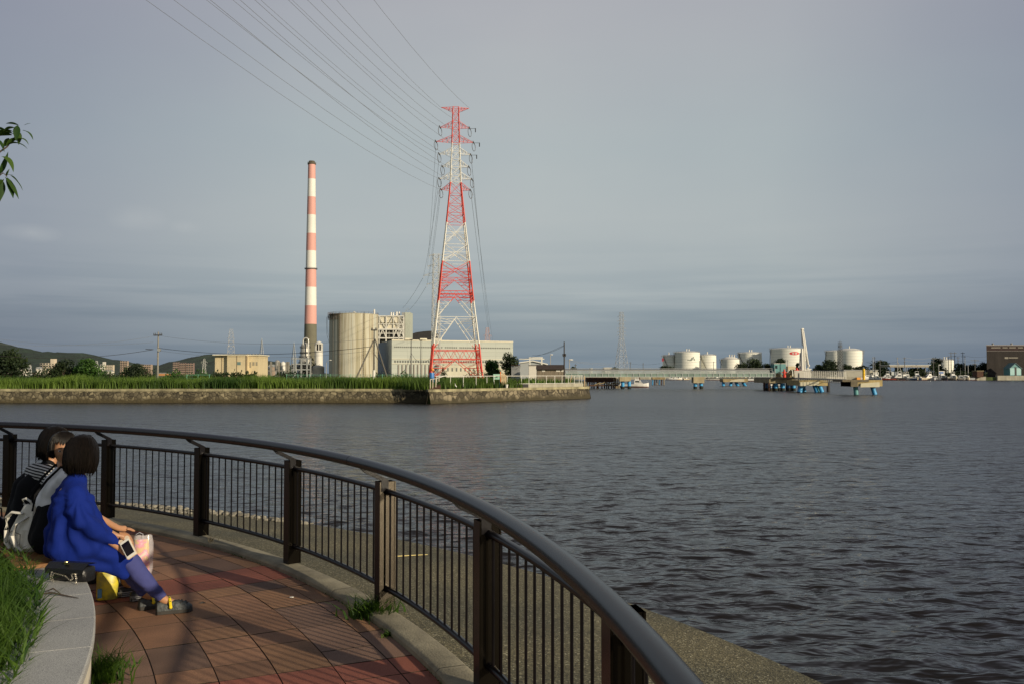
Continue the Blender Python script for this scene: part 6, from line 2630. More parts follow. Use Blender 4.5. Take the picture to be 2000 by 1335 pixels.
for j in range(n_ + 1):
    f = j / n_
    p_ = ca + dv_ * f - Vector((o.x, o.y, 0))
    zd = zt0 + (zt1 - zt0) * f
    if f > .2:
        q.tube((p_.x, p_.y, zd), (p_.x, p_.y, zd + 1.35), .04, n=4)
        q.tube((p_.x + .3, p_.y + 1.2, zd), (p_.x + .3, p_.y + 1.2, zd + 1.35), .04, n=4)
    if j < n_:
        p2_ = ca + dv_ * (j + 1) / n_ - Vector((o.x, o.y, 0))
        zd2 = zt0 + (zt1 - zt0) * (j + 1) / n_
        for off_ in (0, 1.2):
            for hh_ in ((1.35,) if f > .18 else ()):
                q.tube((p_.x + off_ * .25, p_.y + off_, zd + hh_), (p2_.x + off_ * .25, p2_.y + off_, zd2 + hh_), .04, n=4)
        g.add([(p_.x, p_.y, zd), (p2_.x, p2_.y, zd2), (p2_.x + .3, p2_.y + 1.2, zd2), (p_.x + .3, p_.y + 1.2, zd), (p_.x, p_.y, zd - .12), (p2_.x, p2_.y, zd2 - .12)], [(0, 1, 2, 3), (4, 5, 1, 0)])
        for zz_ in (-.15, -.7):
            h_.tube((p_.x, p_.y, zd + zz_), (p2_.x, p2_.y, zd2 + zz_), .06, n=4)
        h_.tube((p_.x, p_.y, zd - .15), (p_.x, p_.y, zd - .7), .05, n=4)
        h_.tube((p_.x, p_.y, zd - .7), (p2_.x, p2_.y, zd2 - .15), .04, n=4)
q.build('railing', wr_m, t)
g.build('deck', galv_m, t)
h_.build('truss', galv_m, t)
for f in (.06,):
    q = MB()
    q.bb(X(1552, 177) - o.x, X(1583, 177) - o.x, 177 - o.y - .1, 177 - o.y, zt0 - .1, zt0 + 1.35)
    q.bb(X(1560, 177) - o.x, X(1583, 177) - o.x, 176.8 - o.y - .1, 176.8 - o.y, zt0 - .1, zt0 + .9)
    q.build('side_panel', mat('pale_sheet', (.50, .48, .41), .7), t)
D = 145.0
t = thing('mooring_dolphin', 'outermost concrete dolphin with a pale wedge panel, carrying the yellow bollard', 'mooring dolphin', (X(1687, D), D, WATER))
o = t.location.copy()
z = lambda py: Z(py, D) - WATER
ox = lambda px: X(px, D) - o.x
q = MB()
q.bb(ox(1656), ox(1718), -1.0, 3.2, z(753), z(741))
q.build('block', bc_m, t)
q = MB()
q.bb(ox(1640), ox(1691), -1.1, 3.3, z(744.5), z(740.5))
q.bb(ox(1656), ox(1669), -1.15, 3.3, z(754), z(743))
q.build('stained_edge', mat('dark_stain', (.15, .125, .08), .9, var=.3, vscale=1), t)
q = MB()
q.xz([(ox(1675), z(747.5)), (ox(1711), z(745)), (ox(1711), z(754.5)), (ox(1674), z(755))], -1.25, -.99)
q.build('wedge_panel', MATS['pale_wedge'], t)
for j, (xa, xb) in enumerate(((1671, 1671.5), (1704, 1709))):
    q = MB()
    A__, B__ = Vector((ox(xa), .2, z(753.5))), Vector((ox(xb), 0, -.35))
    q.tube(A__, A__.lerp(B__, .8), .36, n=12)
    pl = q.build('pile', blue_m if j else mat('dull_turquoise_wrap', (.10, .30, .30), .6), t, smooth=True)
    q = MB()
    q.tube(A__.lerp(B__, .8), B__, .40, n=12)
    q.build('tidal_band', tide_m, pl, smooth=True)
t = thing('bollard', 'tall bright yellow cylindrical bollard standing on the outermost dolphin', 'bollard', (X(1687.5, D), D + .2, WATER + Z(740.8, D) - WATER))
hb = Z(719.5, D) - Z(740.8, D)
q = MB()
q.lathe([(.20, 0), (.20, hb), (.17, hb + .02), (0, hb + .02)], n=18)
q.build('post', yel_m, t, smooth=True)
for f in (.25, .5, .75):
    q = MB()
    q.lathe([(.205, hb * f), (.22, hb * f + .01), (.22, hb * f + .05), (.205, hb * f + .06)], n=18)
    q.build('ring', mat('dark_yellow', (.5, .3, .01), .5), t)
q = MB()
q.lathe([(.09, hb + .02), (.09, hb + .2), (.03, hb + .26), (.02, hb + .34)], n=10)
q.build('lantern', galv_m, t)
q = MB()
q.bb(-.35, .25, -.3, .3, 0, .38)
tag(q.build('orange_box', mat('orange_box', (.75, .32, .04), .6), loc=(X(1677.5, D), D + .3, Z(740.8, D))), 'small orange box beside the yellow bollard', 'box')

# ------------------------------------------------------------------ far shore: tank farm
tank_m, nt, b, N = node_mat('tank_shell_paint')
tcn = N('ShaderNodeTexCoord')
wv = N('ShaderNodeTexWave', bands_direction='Z')
wv.inputs['Scale'].default_value = .16
wv.inputs['Distortion'].default_value = 0
nt.links.new(tcn.outputs['Object'], wv.inputs[0])
rr_ = N('ShaderNodeValToRGB')
ramp(rr_, [(0.0, (.60, .60, .54)), (0.06, (.79, .785, .70)), (1, (.81, .80, .715))])
nt.links.new(wv.outputs['Fac'], rr_.inputs[0])
nt.links.new(rr_.outputs[0], b.inputs['Base Color'])
b.inputs['Roughness'].default_value = .6
b.inputs['Specular IOR Level'].default_value = 0.2


def oil_tank(label, x0, x1, ytop, D, dome=1.0, stair=None, vents=2, mark=None):
    k_ = D / FPX
    cx_ = (x0 + x1) / 2
    r_ = (x1 - x0) / 2 * k_
    t = thing('oil_tank', label, 'tank', (X(cx_, D), D + r_, 0))
    h_ = Z(ytop, D)
    q = MB()
    q.lathe([(r_, 0), (r_, h_)], n=56)
    q.build('shell', tank_m, t, smooth=True)
    q = MB()
    q.lathe([(r_ * 1.005, h_), (r_ * .75, h_ + dome * .6), (r_ * .4, h_ + dome * .92), (0, h_ + dome)], n=56)
    q.build('roof', white_m, t, smooth=True)
    q = MB()
    nn = 40
    for zz_ in (.45, .9):
        q.path([(math.cos(a_) * r_ * .99, math.sin(a_) * r_ * .99, h_ + zz_) for a_ in np.linspace(0, 2 * PI, nn + 1)[:-1]], .05, 3, closed=True)
    for j in range(nn):
        a_ = j * 2 * PI / nn
        q.tube((math.cos(a_) * r_ * .99, math.sin(a_) * r_ * .99, h_), (math.cos(a_) * r_ * .99, math.sin(a_) * r_ * .99, h_ + .9), .04, n=3)
    q.build('guard_rail', galv_m, t)
    if stair:
        a0_, a1_, side = stair
        q = MB()
        m_ = 26
        for j in range(m_):
            f, f2 = j / m_, (j + 1) / m_
            aa, ab = a0_ + (a1_ - a0_) * f, a0_ + (a1_ - a0_) * f2
            rr2 = r_ + .5
            p_, p2_ = Vector((math.cos(aa) * rr2, math.sin(aa) * rr2, h_ * (1 - f))), Vector((math.cos(ab) * rr2, math.sin(ab) * rr2, h_ * (1 - f2)))
            q.tube(p_, p2_, .22, n=4)
            q.tube(p_ + Vector((0, 0, 1)), p2_ + Vector((0, 0, 1)), .06, n=3)
        q.build('stair', mat('stair_steel', (.20, .19, .16), .7), t)
        q = MB()
        q.box((math.cos(a0_) * (r_ + .7), math.sin(a0_) * (r_ + .7), h_ - .1), (1.8, 1.8, .2), a0_)
        q.tube((math.cos(a0_) * (r_ + 1.4), math.sin(a0_) * (r_ + 1.4), h_ - 2.4), (math.cos(a0_) * (r_ + 1.4), math.sin(a0_) * (r_ + 1.4), h_ + 1.1), .1, n=4)
        q.tube((math.cos(a0_) * (r_), math.sin(a0_) * (r_), h_ - 3.4), (math.cos(a0_) * (r_ + 1.4), math.sin(a0_) * (r_ + 1.4), h_ - 1), .1, n=4)
        q.build('landing', mat('stair_steel', (.20, .19, .16), .7), t)
    for j in range(vents):
        q = MB()
        q.lathe([(.35, 0), (.35, 1.3), (.6, 1.5), (0, 1.9)], ((j - .5) * 1.7, -r_ * .2, h_ + dome * .85), 8)
        q.build('vent', white_m, t)
    return t, r_, h_


def on_shell(r_, a_, z_, off=.06):
    return Vector((math.cos(a_) * (r_ + off), math.sin(a_) * (r_ + off), z_))


def patch(t, name, r_, a0_, polys, m):
    """flat shapes wrapped on the tank's shell: polys of (arc metres, z)"""
    q = MB()
    for poly in polys:
        q.add([on_shell(r_, a0_ + x_ / r_, z_) for x_, z_ in poly], [tuple(range(len(poly)))])
        bm_ = None
    return q.build(name, m, t)


DT = 640.0
ta, r1_, h1_ = oil_tank('small oil tank at the left end of the row, with a slanting stair', 1297, 1324, 694.5, DT, stair=(R(200), R(285), 0), vents=1)
tb_, r2_, h2_ = oil_tank('wide oil tank with dark green strokes painted on its side, second in the row', 1323, 1371.5, 687.5, DT - 10, vents=2, stair=(R(185), R(150), 0))
k_ = DT / FPX
gm = mat('dark_green_mark', (.02, .07, .05), .6)


def stroke(pts, w):
    out = []
    for (a, b2) in zip(pts[:-1], pts[1:]):
        a, b2 = np.array(a, float), np.array(b2, float)
        d = b2 - a
        d /= np.linalg.norm(d)
        n_ = np.array([-d[1], d[0]]) * w / 2
        a, b2 = a - d * w * .2, b2 + d * w * .2
        out.append([tuple(a - n_), tuple(b2 - n_), tuple(b2 + n_), tuple(a + n_)])
    return out


zc = Z(701.5, DT)
S1 = stroke([(-1.6, zc - .6), (-.9, zc - .9), (.6, zc + 1.2)], .42) + stroke([(-.1, zc - .9), (1.5, zc + 1.6), (2.8, zc - .9)], .42) + stroke([(.9, zc - .2), (1.9, zc - .2)], .35) + stroke([(-2.6, zc - .3), (-2.0, zc - .6)], .4)
patch(tb_, 'emblem', r2_, R(-83), S1, gm)
t3_, r3_, h3_ = oil_tank('plain oil tank right of the one with green strokes, stair slanting down its left', 1371, 1402, 693.5, DT, stair=(R(195), R(275), 0), vents=1)
oil_tank('lower oil tank with a shallow cone roof, standing between two gaps in the row', 1413, 1448, 701.5, DT - 30, dome=2.0, vents=3, stair=(R(188), R(160), 0))
oil_tank('oil tank half hidden by a dark round tree, stair down its left side', 1448, 1493.5, 689, DT + 20, vents=2, stair=(R(190), R(262), 0))
t6, r6, h6 = oil_tank('biggest oil tank bearing a red oval emblem, just left of the loading arms', 1516, 1583, 680.5, DT, vents=2, stair=(R(182), R(150), 0))
zc = Z(689.5, DT)
ov = [(3.65 * math.cos(a_), zc + 1.18 * math.sin(a_)) for a_ in np.linspace(0, 2 * PI, 33)[:-1]]
oq = []
for a_, b_ in zip(np.linspace(-PI / 2, PI / 2, 25)[:-1], np.linspace(-PI / 2, PI / 2, 25)[1:]):
    oq.append([(3.65 * math.sin(a_), zc - 1.18 * math.cos(a_)), (3.65 * math.sin(b_), zc - 1.18 * math.cos(b_)), (3.65 * math.sin(b_), zc + 1.18 * math.cos(b_)), (3.65 * math.sin(a_), zc + 1.18 * math.cos(a_))])
patch(t6, 'emblem', r6, R(-85.5), oq, mat('emblem_red', (.60, .03, .035), .5))
q = MB()
for x0_ in (-1.75, .35):
    for (a, b2, c_, d_) in ((0, 0, 1.3, .22), (0, .95, 1.3, .22), (0, 0, .25, 1.15), (1.05, 0, .25, 1.15), (.45, .35, .4, .45)):
        xx, zz_ = x0_ + a, zc - .58 + b2
        q.add([on_shell(r6, R(-85.5) + x_ / r6, z_, .2) for x_, z_ in ((xx, zz_), (xx + c_, zz_), (xx + c_, zz_ + d_), (xx, zz_ + d_))], [(0, 1, 2, 3)])
q.build('emblem_letters', white_m, t6)
oil_tank('oil tank partly behind the domed one at the right end of the row', 1621, 1662, 685.5, DT + 30, vents=0, stair=(R(186), R(150), 0))
oil_tank('large domed oil tank at the right end of the row, with an upper-right stair', 1645, 1692, 684.5, DT - 20, dome=1.9, vents=1, stair=(R(-5), R(-75), 0))
oil_tank('small white tank half hidden by trees far to the right', 1836, 1869, 703, 620, dome=.8, vents=2)
# red sign in front of the first tank
D = 560
t = thing('sign_post', 'dark red letter D sign on a mast left of the tanks', 'sign', (X(1294.5, D), D, 0))
q = MB()
q.tube((0, .3, 0), (0, .3, Z(696, D)), .15, n=5)
q.build('mast', galv_m, t)
q = MB()
zc = Z(702, D)
k_ = D / FPX
outer = [(-1.9 * k_, zc - 2.9 * k_), (-1.9 * k_, zc + 2.9 * k_)] + [(-.2 * k_ + 2.3 * k_ * math.cos(a_), zc + 2.9 * k_ * math.sin(a_)) for a_ in np.linspace(PI / 2, -PI / 2, 12)]
inner = [(-.8 * k_, zc - 1.6 * k_), (-.8 * k_, zc + 1.6 * k_)] + [(-.2 * k_ + 1.2 * k_ * math.cos(a_), zc + 1.6 * k_ * math.sin(a_)) for a_ in np.linspace(PI / 2, -PI / 2, 12)]
nn = len(outer)
q.add([(x_, -.15, z_) for x_, z_ in outer + inner] + [(x_, .15, z_) for x_, z_ in outer + inner], [(i, (i + 1) % nn, nn + (i + 1) % nn, nn + i) for i in range(nn)] + [(2 * nn + i, 2 * nn + (i + 1) % nn, (i + 1) % nn, i) for i in range(nn)])
q.build('letter', mat('letter_red', (.42, .02, .04), .5), t)

# trees of the far shore
far = [(1432, 1462, 709, 'low dark tree before the cone-roofed tank'), (1455, 1500, 703, 'dark round tree hiding the fifth oil tank'), (1489, 1508, 709, 'small dark tree left of the turquoise building'), (1502, 1546, 702, 'wide dark tree behind the turquoise building'),
       (1553, 1566, 708, 'small dark tree at the foot of the biggest tank'), (1583, 1612, 711, 'dark tree right of the loading arms'), (1598, 1640, 704.5, 'tall spreading dark tree left of the lattice mast'), (1646, 1668, 712, 'low green tree before the domed tank'),
       (1664, 1698, 715, 'low dark tree under the domed tank'), (1694, 1738, 706, 'broad dark tree right of the domed tank'), (1744, 1764, 712, 'dark tree behind the pole with the strut'), (1812, 1850, 701, 'tall dark tree left of the far white tank'),
       (1860, 1892, 711, 'low dark tree right of the far white tank'), (1884, 1912, 713, 'low dark tree between the far tank and warehouse'), (1904, 1932, 708, 'dark wooded mound left of the warehouse'), (1925, 1975, 712, 'wide dark trees before the warehouse wall'),
       (1175, 1182, 722, 'tiny dark tree left of the low cream house beyond the bridge'), (1194, 1208, 717, 'dark tree right of the low cream house beyond the bridge'), (1108, 1128, 717, 'dark tree just right of the dark wooden pole'), (1284, 1320, 716, 'dark hedge at the foot of the first tank'),
       (1770, 1812, 719, 'dark trees under the long canopy roof'), (1980, 2030, 716, 'dark trees at the right edge before the warehouse')]
for i, (x0, x1, yt, lab) in enumerate(far):
    D = 560 if x0 < 1545 else 530
    if x0 > 1740:
        D = 505
    w = (x1 - x0) / FPX * D
    tree(lab, 'tree', (X((x0 + x1) / 2, D), D, 0), w, Z(yt, D), leafd_m, seed=90 + i, n=2000, leaf=max(.5, w * .05), trunk=.08, blobs=10)
hd = thing('hedge', 'long dark hedge behind the boats along the far quay', 'hedge', (X(1800, 482), 482, 0))
rg = np.random.RandomState(77)
n_ = 5200
cxs = rg.uniform(X(1695, 482), X(1925, 482), n_) - hd.location.x
hh = np.array([2.6 + 2.2 * mnoise.noise(Vector((x_ * .12, 3, 1))) for x_ in cxs])
leafcloud('foliage', np.stack([cxs, rg.uniform(-1.5, 1.5, n_), rg.uniform(0, 1, n_) * hh], 1), .5, leafd_m, hd, 7)

# buildings of the far shore
D = 545
k_ = D / FPX


def shed(label, px0, px1, ytop, D, m, roofm=None, name='building', cat='building', ybot=None, gable=False, depth=8):
    cx_ = (px0 + px1) / 2
    kk = D / FPX
    t = thing(name, label, cat, (X(cx_, D), D, 0))
    w_ = (px1 - px0) / 2 * kk
    h_ = Z(ytop, D)
    q = MB()
    if gable:
        q.xz([(-w_, 0), (w_, 0), (w_, h_ * .62), (0, h_), (-w_, h_ * .62)], 0, depth)
    else:
        q.bb(-w_, w_, 0, depth, Z(ybot, D) if ybot else 0, h_)
    q.build('wall', m, t)
    q = MB()
    if gable:
        for sg in (-1, 1):
            q.add([(0, -.4, h_ + .15), (sg * (w_ + .4), -.4, h_ * .60 + .1), (sg * (w_ + .4), depth + .4, h_ * .60 + .1), (0, depth + .4, h_ + .15), (0, -.4, h_ - .12), (sg * (w_ + .4), -.4, h_ * .60 - .17)], [(0, 1, 2, 3), (4, 5, 1, 0)])
    else:
        q.bb(-w_ - .25, w_ + .25, -.25, depth + .25, h_, h_ + .3)
    q.build('roof', roofm or galv_m, t)
    return t


turq = mat('turquoise_paint', (.13, .30, .30), .6, var=.1, vscale=.3)
t = shed('small turquoise building behind the platform with a pale roof edge', 1512, 1534.5, 709.8, 548, turq, white_m)
q = MB()
kk = 548 / FPX
q.bb(-9.5 * kk, -5 * kk, -.08, .1, Z(719, 548), Z(713, 548))
q.build('window', glassy_m, t)
for (a, b2, y0_, y1_, lab, mm) in ((1588, 1603, 727, 719, 'white signboard on posts right of the loading arms', white_m), (1731, 1742, 731, 725.5, 'white signboard facing the boats, left of the strutted pole', white_m),
                                   (1768, 1782, 732, 725, 'pale grey signboard right of the strutted pole', mat('pale_board', (.48, .50, .49), .6)), (1864, 1875, 730, 724, 'blue and white signboard above the moored boats', mat('blue_board', (.08, .18, .45), .5))):
    D = 458 if a > 1700 else 540
    kk = D / FPX
    cx_ = (a + b2) / 2
    t = thing('signboard', lab, 'sign', (X(cx_, D), D + 17, 0))
    q = MB()
    q.bb((a - cx_) * kk, (b2 - cx_) * kk, -.1, .1, Z(y0_, D), Z(y1_, D))
    q.build('board', mm, t)
    if a == 1864:
        q = MB()
        q.bb((a - cx_) * kk - .1, (b2 - cx_) * kk + .1, -.14, .14, Z(y1_, D) - .25, Z(y1_, D) + .12)
        q.bb((a - cx_) * kk - .1, (b2 - cx_) * kk + .1, -.14, .14, Z(y0_, D) - .1, Z(y0_, D) + .25)
        q.bb((b2 - 1.5 - cx_) * kk, (b2 - cx_) * kk + .1, -.14, .14, Z(y0_, D) + .2, Z(y1_, D) - .2)
        q.build('board_frame', white_m, t)
    for sx in (-.8, .8):
        q = MB()
        q.tube((sx * (b2 - a) / 2 * kk, .15, -.5), (sx * (b2 - a) / 2 * kk, .15, Z(y1_, D)), .12, n=5)
        q.build('post', galv_m, t)
shed('tan block with a dark window right of the white signboard', 1604, 1618, 718.5, 548, mat('tan_block', (.36, .28, .2), .85))
t = shed('long beige storage block behind the yellow bollard', 1648, 1714, 722.5, 476, mat('beige_block', (.40, .38, .31), .85, var=.1, vscale=.3), ybot=735, depth=5)
q = MB()
kk = 476 / FPX
q.bb((1702 - 1681) * kk, (1707 - 1681) * kk, -.1, .1, Z(731, 476), Z(727, 476))
q.build('window', glassy_m, t)
D = 500
t = thing('canopy', 'long pale canopy roof on posts behind the moored boats', 'canopy', (X(1776, D), D, 0))
kk = D / FPX
q = MB()
q.bb((1738 - 1776) * kk, (1814 - 1776) * kk, 0, 12, Z(716.2, D), Z(712.8, D))
q.build('roof', mat('canopy_fascia', (.40, .36, .29), .7, var=.15, vscale=.3), t)
q = MB()
q.bb((1736 - 1776) * kk, (1817 - 1776) * kk, -.5, 12.5, Z(712.8, D), Z(711.8, D))
q.build('roof_edge', white_m, t)
for px_ in (1740, 1756, 1772, 1793, 1808.5):
    q = MB()
    q.tube(((px_ - 1776) * kk, 1, 0), ((px_ - 1776) * kk, 1, Z(716, D)), .22, n=6)
    q.build('post', pole_m, t)
D = 480
D = 488
kk = D / FPX
t = thing('warehouse', 'big dark brown corrugated warehouse at the right edge', 'warehouse', (X(1990, D), D, 0))
q = MB()
wm, nt, b, N = node_mat('dark_corrugated')
tcn = N('ShaderNodeTexCoord')
wv = N('ShaderNodeTexWave', bands_direction='X')
wv.inputs['Scale'].default_value = 1.2
wv.inputs['Distortion'].default_value = .3
nt.links.new(tcn.outputs['Object'], wv.inputs[0])
s1 = streak(nt, N, tcn, .25, .08, [(0.3, (.016, .012, .010)), (.6, (.034, .027, .023)), (.8, (.055, .046, .038))])
nt.links.new(s1.outputs[0], b.inputs['Base Color'])
b.inputs['Roughness'].default_value = .85
bn_ = N('ShaderNodeBump')
bn_.inputs['Distance'].default_value = .1
nt.links.new(wv.outputs['Fac'], bn_.inputs['Height'])
nt.links.new(bn_.outputs[0], b.inputs['Normal'])
x0_, x1_ = (1927 - 1990) * kk, (2090 - 1990) * kk
xb_ = (t.location.x + x0_) * (D + 30) / D * 1.004 - t.location.x
q.prism([(x0_, 0), (x1_, 0), (x1_ + 8, 30), (xb_, 30)], 0, Z(684.5, D))
q.build('wall', wm, t)
q = MB()
q.prism([(x0_ - .1, -.12), (x1_, -.12), (x1_ + 8, 30.1), (xb_ - .1, 30.1)], Z(684.5, D), Z(675, D))
q.build('upper_wall', mat('dark_red_brown', (.030, .016, .014), .85, var=.3, vscale=.5), t)
q = MB()
q.prism([(x0_ - .4, -.4), (x1_, -.4), (x1_ + 8, 30.4), (xb_ - .4, 30.4)], Z(675, D), Z(673.2, D))
q.bb(x0_ - .15, x1_, -.2, -.05, Z(685.2, D), Z(684.6, D))
q.build('roof', mat('pale_ridge', (.20, .18, .17), .6), t)
q = MB()
for a, b2 in ((1936, 1954), (1958, 1968), (1971, 1984), (1988, 1998), (2003, 2020)):
    q.bb((a - 1990) * kk, (b2 - 1990) * kk, -.2, -.05, Z(679.3, D), Z(677.6, D))
q.bb((1962 - 1990) * kk, (1969 - 1990) * kk, -.1, .05, Z(700, D), Z(696.5, D))
q.bb((1970 - 1990) * kk, (1988 - 1990) * kk, -.1, .05, Z(699, D), Z(697, D))
q.build('skylight_strip', mat('fibreglass', (.20, .18, .14), .5), t)
for px_ in (1951, 1988):
    q = MB()
    q.lathe([(.5, 0), (.5, .6), (.8, .8), (0, 1.4)], ((px_ - 1990) * kk, 6, Z(673.2, D)), 8)
    q.build('roof_vent', galv_m, t)
t = shed('little turquoise gabled house in front of the dark warehouse', 1972, 1994, 708.5, 476, turq, mat('teal_roof', (.10, .19, .20), .6), name='house', cat='house', gable=True, depth=6)
q = MB()
kk = 476 / FPX
q.bb(-10.5 * kk, 10.5 * kk, -.06, .05, 1.2, Z(718, 476))
q.build('door', mat('pale_turquoise', (.36, .58, .56), .6), t)
q = MB()
q.bb(-.5, .5, -.12, -.05, .6, Z(716, 476))
q.build('post', dark_m, t)
t = shed('rust-brown container block at the end of the quay', 1908, 1920, 724, 466, rust_m, mat('pale_timber', (.3, .24, .14), .9), name='container', cat='container', depth=5)
t.location.z = 0
shed('low cream house beyond the bridge left of the tall grey pylon', 1180, 1196, 717.8, 560, ap3, ap3, name='house', cat='house')
shed('tiny white gas sphere building beyond the bridge', 1153.5, 1157.5, 719, 565, white_m, white_m, name='house', cat='house')
# ------------------------------------------------------------------ poles of the far shore
fp = mat('far_pole', (.12, .12, .115), .8)
lp = mat('light_pole', (.34, .34, .33), .7)
PL = [(1705, 696, 470, 2, lp, 'paired pale pole', 'left one of the close pair of poles right of the domed tank'), (1708.5, 696, 470, 2, fp, '', 'right one of the close pair of poles right of the domed tank'), (1718.5, 702, 465, 6, fp, '', 'shorter pole standing right of the close pair'),
      (1752.5, 697, 460, 4, lp, '', 'pale pole propped by a slanting strut behind the boats'), (1766.5, 697, 470, 6, fp, '', 'thin pole at the left part of the long canopy'), (1823, 698, 480, 11, fp, '', 'pole in front of the tall dark tree'),
      (1852.5, 695, 520, 4, fp, '', 'thin pole left of the far white tank'), (1857.5, 687, 520, 9, fp, '', 'tallest dark pole before the far white tank, left one'), (1864.5, 687, 520, 8, fp, '', 'tallest dark pole before the far white tank, right one'),
      (1871, 696, 540, 7, fp, '', 'pole just right of the far white tank'), (1880.5, 687, 500, 8, fp, '', 'tall pole right of the far white tank'), (1884.5, 694, 495, 3, lp, '', 'pale pole beside the tall one right of the far tank'),
      (1904, 701, 480, 16, fp, '', 'pole with a wide crossarm left of the warehouse'), (1890.5, 712, 460, 0, lp, '', 'short pale post above the right end of the boats'), (1833, 712, 463, 3, lp, '', 'lamp post among the boats below the far white tank'),
      (1538, 702, 420, 4, lp, '', 'thin pale mast behind the platform cabinet'), (1256, 708, 600, 3, fp, '', 'thin pole in the gap right of the tall grey pylon'), (1231, 706, 600, 4, fp, '', 'dark pole at the foot of the tall grey pylon'),
      (1366, 704, 600, 0, fp, '', 'thin pole before the third oil tank'), (1393.5, 705, 600, 3, fp, '', 'pole with a short arm at the edge of the third oil tank'), (1112, 702, 300, 2, lp, '', 'lamp post right of the brown-roofed shed'),
      (1124, 710, 420, 5, fp, '', 'small distant pole above the left end of the bridge'), (1075, 692, 420, 1, lp, '', 'lamp mast rising behind the brown-roofed shed')]
for px_, yt, D, arm, mm, _, lab in PL:
    if px_ > 1600 and D < 474:
        D = 474
    if px_ == 1538:
        D = 545
    t = thing('utility_pole', lab, 'utility pole', (X(px_, D), D, 0), 0, 'utility poles along the far shore')
    H = Z(yt, D)
    q = MB()
    q.tube((0, 0, 0), (0, 0, H), .24, .15, 6)
    q.build('pole', mm, t)
    if arm:
        q = MB()
        hw_ = arm / 2 / FPX * D
        q.bb(-hw_, hw_, -.1, .1, H - .75, H - .5)
        if arm > 5:
            q.bb(-hw_ * .7, hw_ * .7, -.1, .1, H - 2.6, H - 2.4)
        q.build('crossarm', fp, t)
    if 'strut' in lab:
        q = MB()
        q.tube((.4, -.2, H * .72), (9.2 / FPX * D, -1, 0), .18, n=5)
        q.build('strut', lp, t)
    if 'lamp' in lab:
        q = MB()
        q.ball((.5, 0, H), (.8, .3, .25), 8, 5)
        q.build('lamp_head', white_m, t)
D = 500
t = thing('lattice_mast', 'slender dark lattice mast standing before the tanks left of the yellow bollard', 'mast', (X(1641, D), D, 0))
q = MB()
lattice(lambda z_: q, [Z(668, D) * j / 12 for j in range(13)], lambda z_: 1.15 - .45 * z_ / 20, .3, .12, .07)
q.build('frame', fp, t)
q = MB()
q.bb(-.8, .8, -.8, .8, Z(677, D), Z(675.5, D))
q.tube((0, 0, Z(668, D)), (0, 0, Z(664, D)), .08, n=4)
q.build('lamp_head', fp, t)
wr = [((1692, 706.5, 470), (1718, 703, 465)), ((1718.5, 703.5, 465), (1752, 706, 460)), ((1753, 697.5, 460), (1766, 697.5, 470)), ((1767, 697.5, 470), (1823, 697.8, 480)), ((1823, 698, 480), (1857, 694.5, 520)), ((1864, 693, 520), (1880, 692.5, 500)), ((1881, 693, 500), (1927, 695.5, 480)),
      ((1766, 704, 470), (1823, 704, 480)), ((1870, 703.5, 540), (1927, 703, 480)), ((1404, 704.5, 600), (1366, 705, 600)), ((1292, 709, 560), (1366, 704.8, 600)), ((1231, 709.5, 600), (1290, 709, 560)), ((1103, 703, 300), (1230, 708.5, 600)), ((1112, 706, 300), (1231, 712, 600)), ((1583, 703, 600), (1621, 703.5, 600)), ((1692, 704, 600), (1704, 703, 470))]
for j, (a_, b_) in enumerate(wr):
    A_, B_ = P(*a_), P(*b_)
    q = MB()
    q.path([A_.lerp(B_, f) + Vector((0, 0, -3.2 * f * (1 - f))) for f in np.linspace(0, 1, 9)], .05, 3)
    plc = ['right of the domed tank', 'left of the strutted pole', 'between the strutted pole and its neighbour', 'above the long canopy, upper one', 'rising to the tallest far poles', 'between the tallest far poles', 'running into the warehouse, upper one', 'above the long canopy, lower one', 'running into the warehouse, lower one',
           'across the third oil tank', 'across the two leftmost oil tanks', 'right of the tall grey pylon', 'over the left half of the bridge, upper one', 'over the left half of the bridge, lower one', 'between the loading arms and the lattice mast', 'touching the edge of the domed tank'][j]
    tag(q.build('wire', wire_m), 'thin far-off wire ' + plc, 'wire', 'wires along the far shore')

# ------------------------------------------------------------------ foreground plants
rg = np.random.RandomState(31)


def vis(x, y):
    return (y > 0.4) & (np.abs(x) < y * 0.62 + 0.3)


# rough grass filling the planter
N_ = 60000
aa = rg.uniform(0.12, 1.25, N_)
rr = 9.60 - rg.uniform(0, 1, N_) ** 1.5 * 2.6
gx, gy = CX + rr * np.cos(aa), CY + rr * np.sin(aa)
keep = vis(gx, gy)
gx, gy, rr, aa = gx[keep], gy[keep], rr[keep], aa[keep]
hh = rg.uniform(0.10, 0.26, len(gx)) * (0.75 + 0.5 * np.array([mnoise.noise(Vector((x * 3, y * 3, 0))) + .5 for x, y in zip(gx, gy)]))
hh *= np.clip((9.62 - rr) * 4 + .45, .45, 1.15)
hh *= np.where(aa > .56, .55, 1.0)
sh = np.array([0.45 + 0.9 * mnoise.noise(Vector((x * 2.2, y * 2.2, 5))) for x, y in zip(gx, gy)])
tag(blades('grass', np.stack([gx, gy, np.full(len(gx), 0.36)], 1), hh, 0.007, grassn_m, lean=.55, segs=3, seed=5, shade=sh), kind='stuff')
# broader weeds among the grass
N_ = 5200
aa = rg.uniform(0.12, 1.2, N_)
rr = 9.60 - rg.uniform(0, 1, N_) ** 1.6 * 2.2
gx, gy = CX + rr * np.cos(aa), CY + rr * np.sin(aa)
keep = vis(gx, gy)
gx, gy = gx[keep], gy[keep]
tag(blades('weeds', np.stack([gx, gy, np.full(len(gx), 0.38)], 1), rg.uniform(.08, .2, len(gx)), 0.022, grassn_m, lean=.9, segs=3, seed=6), kind='stuff')


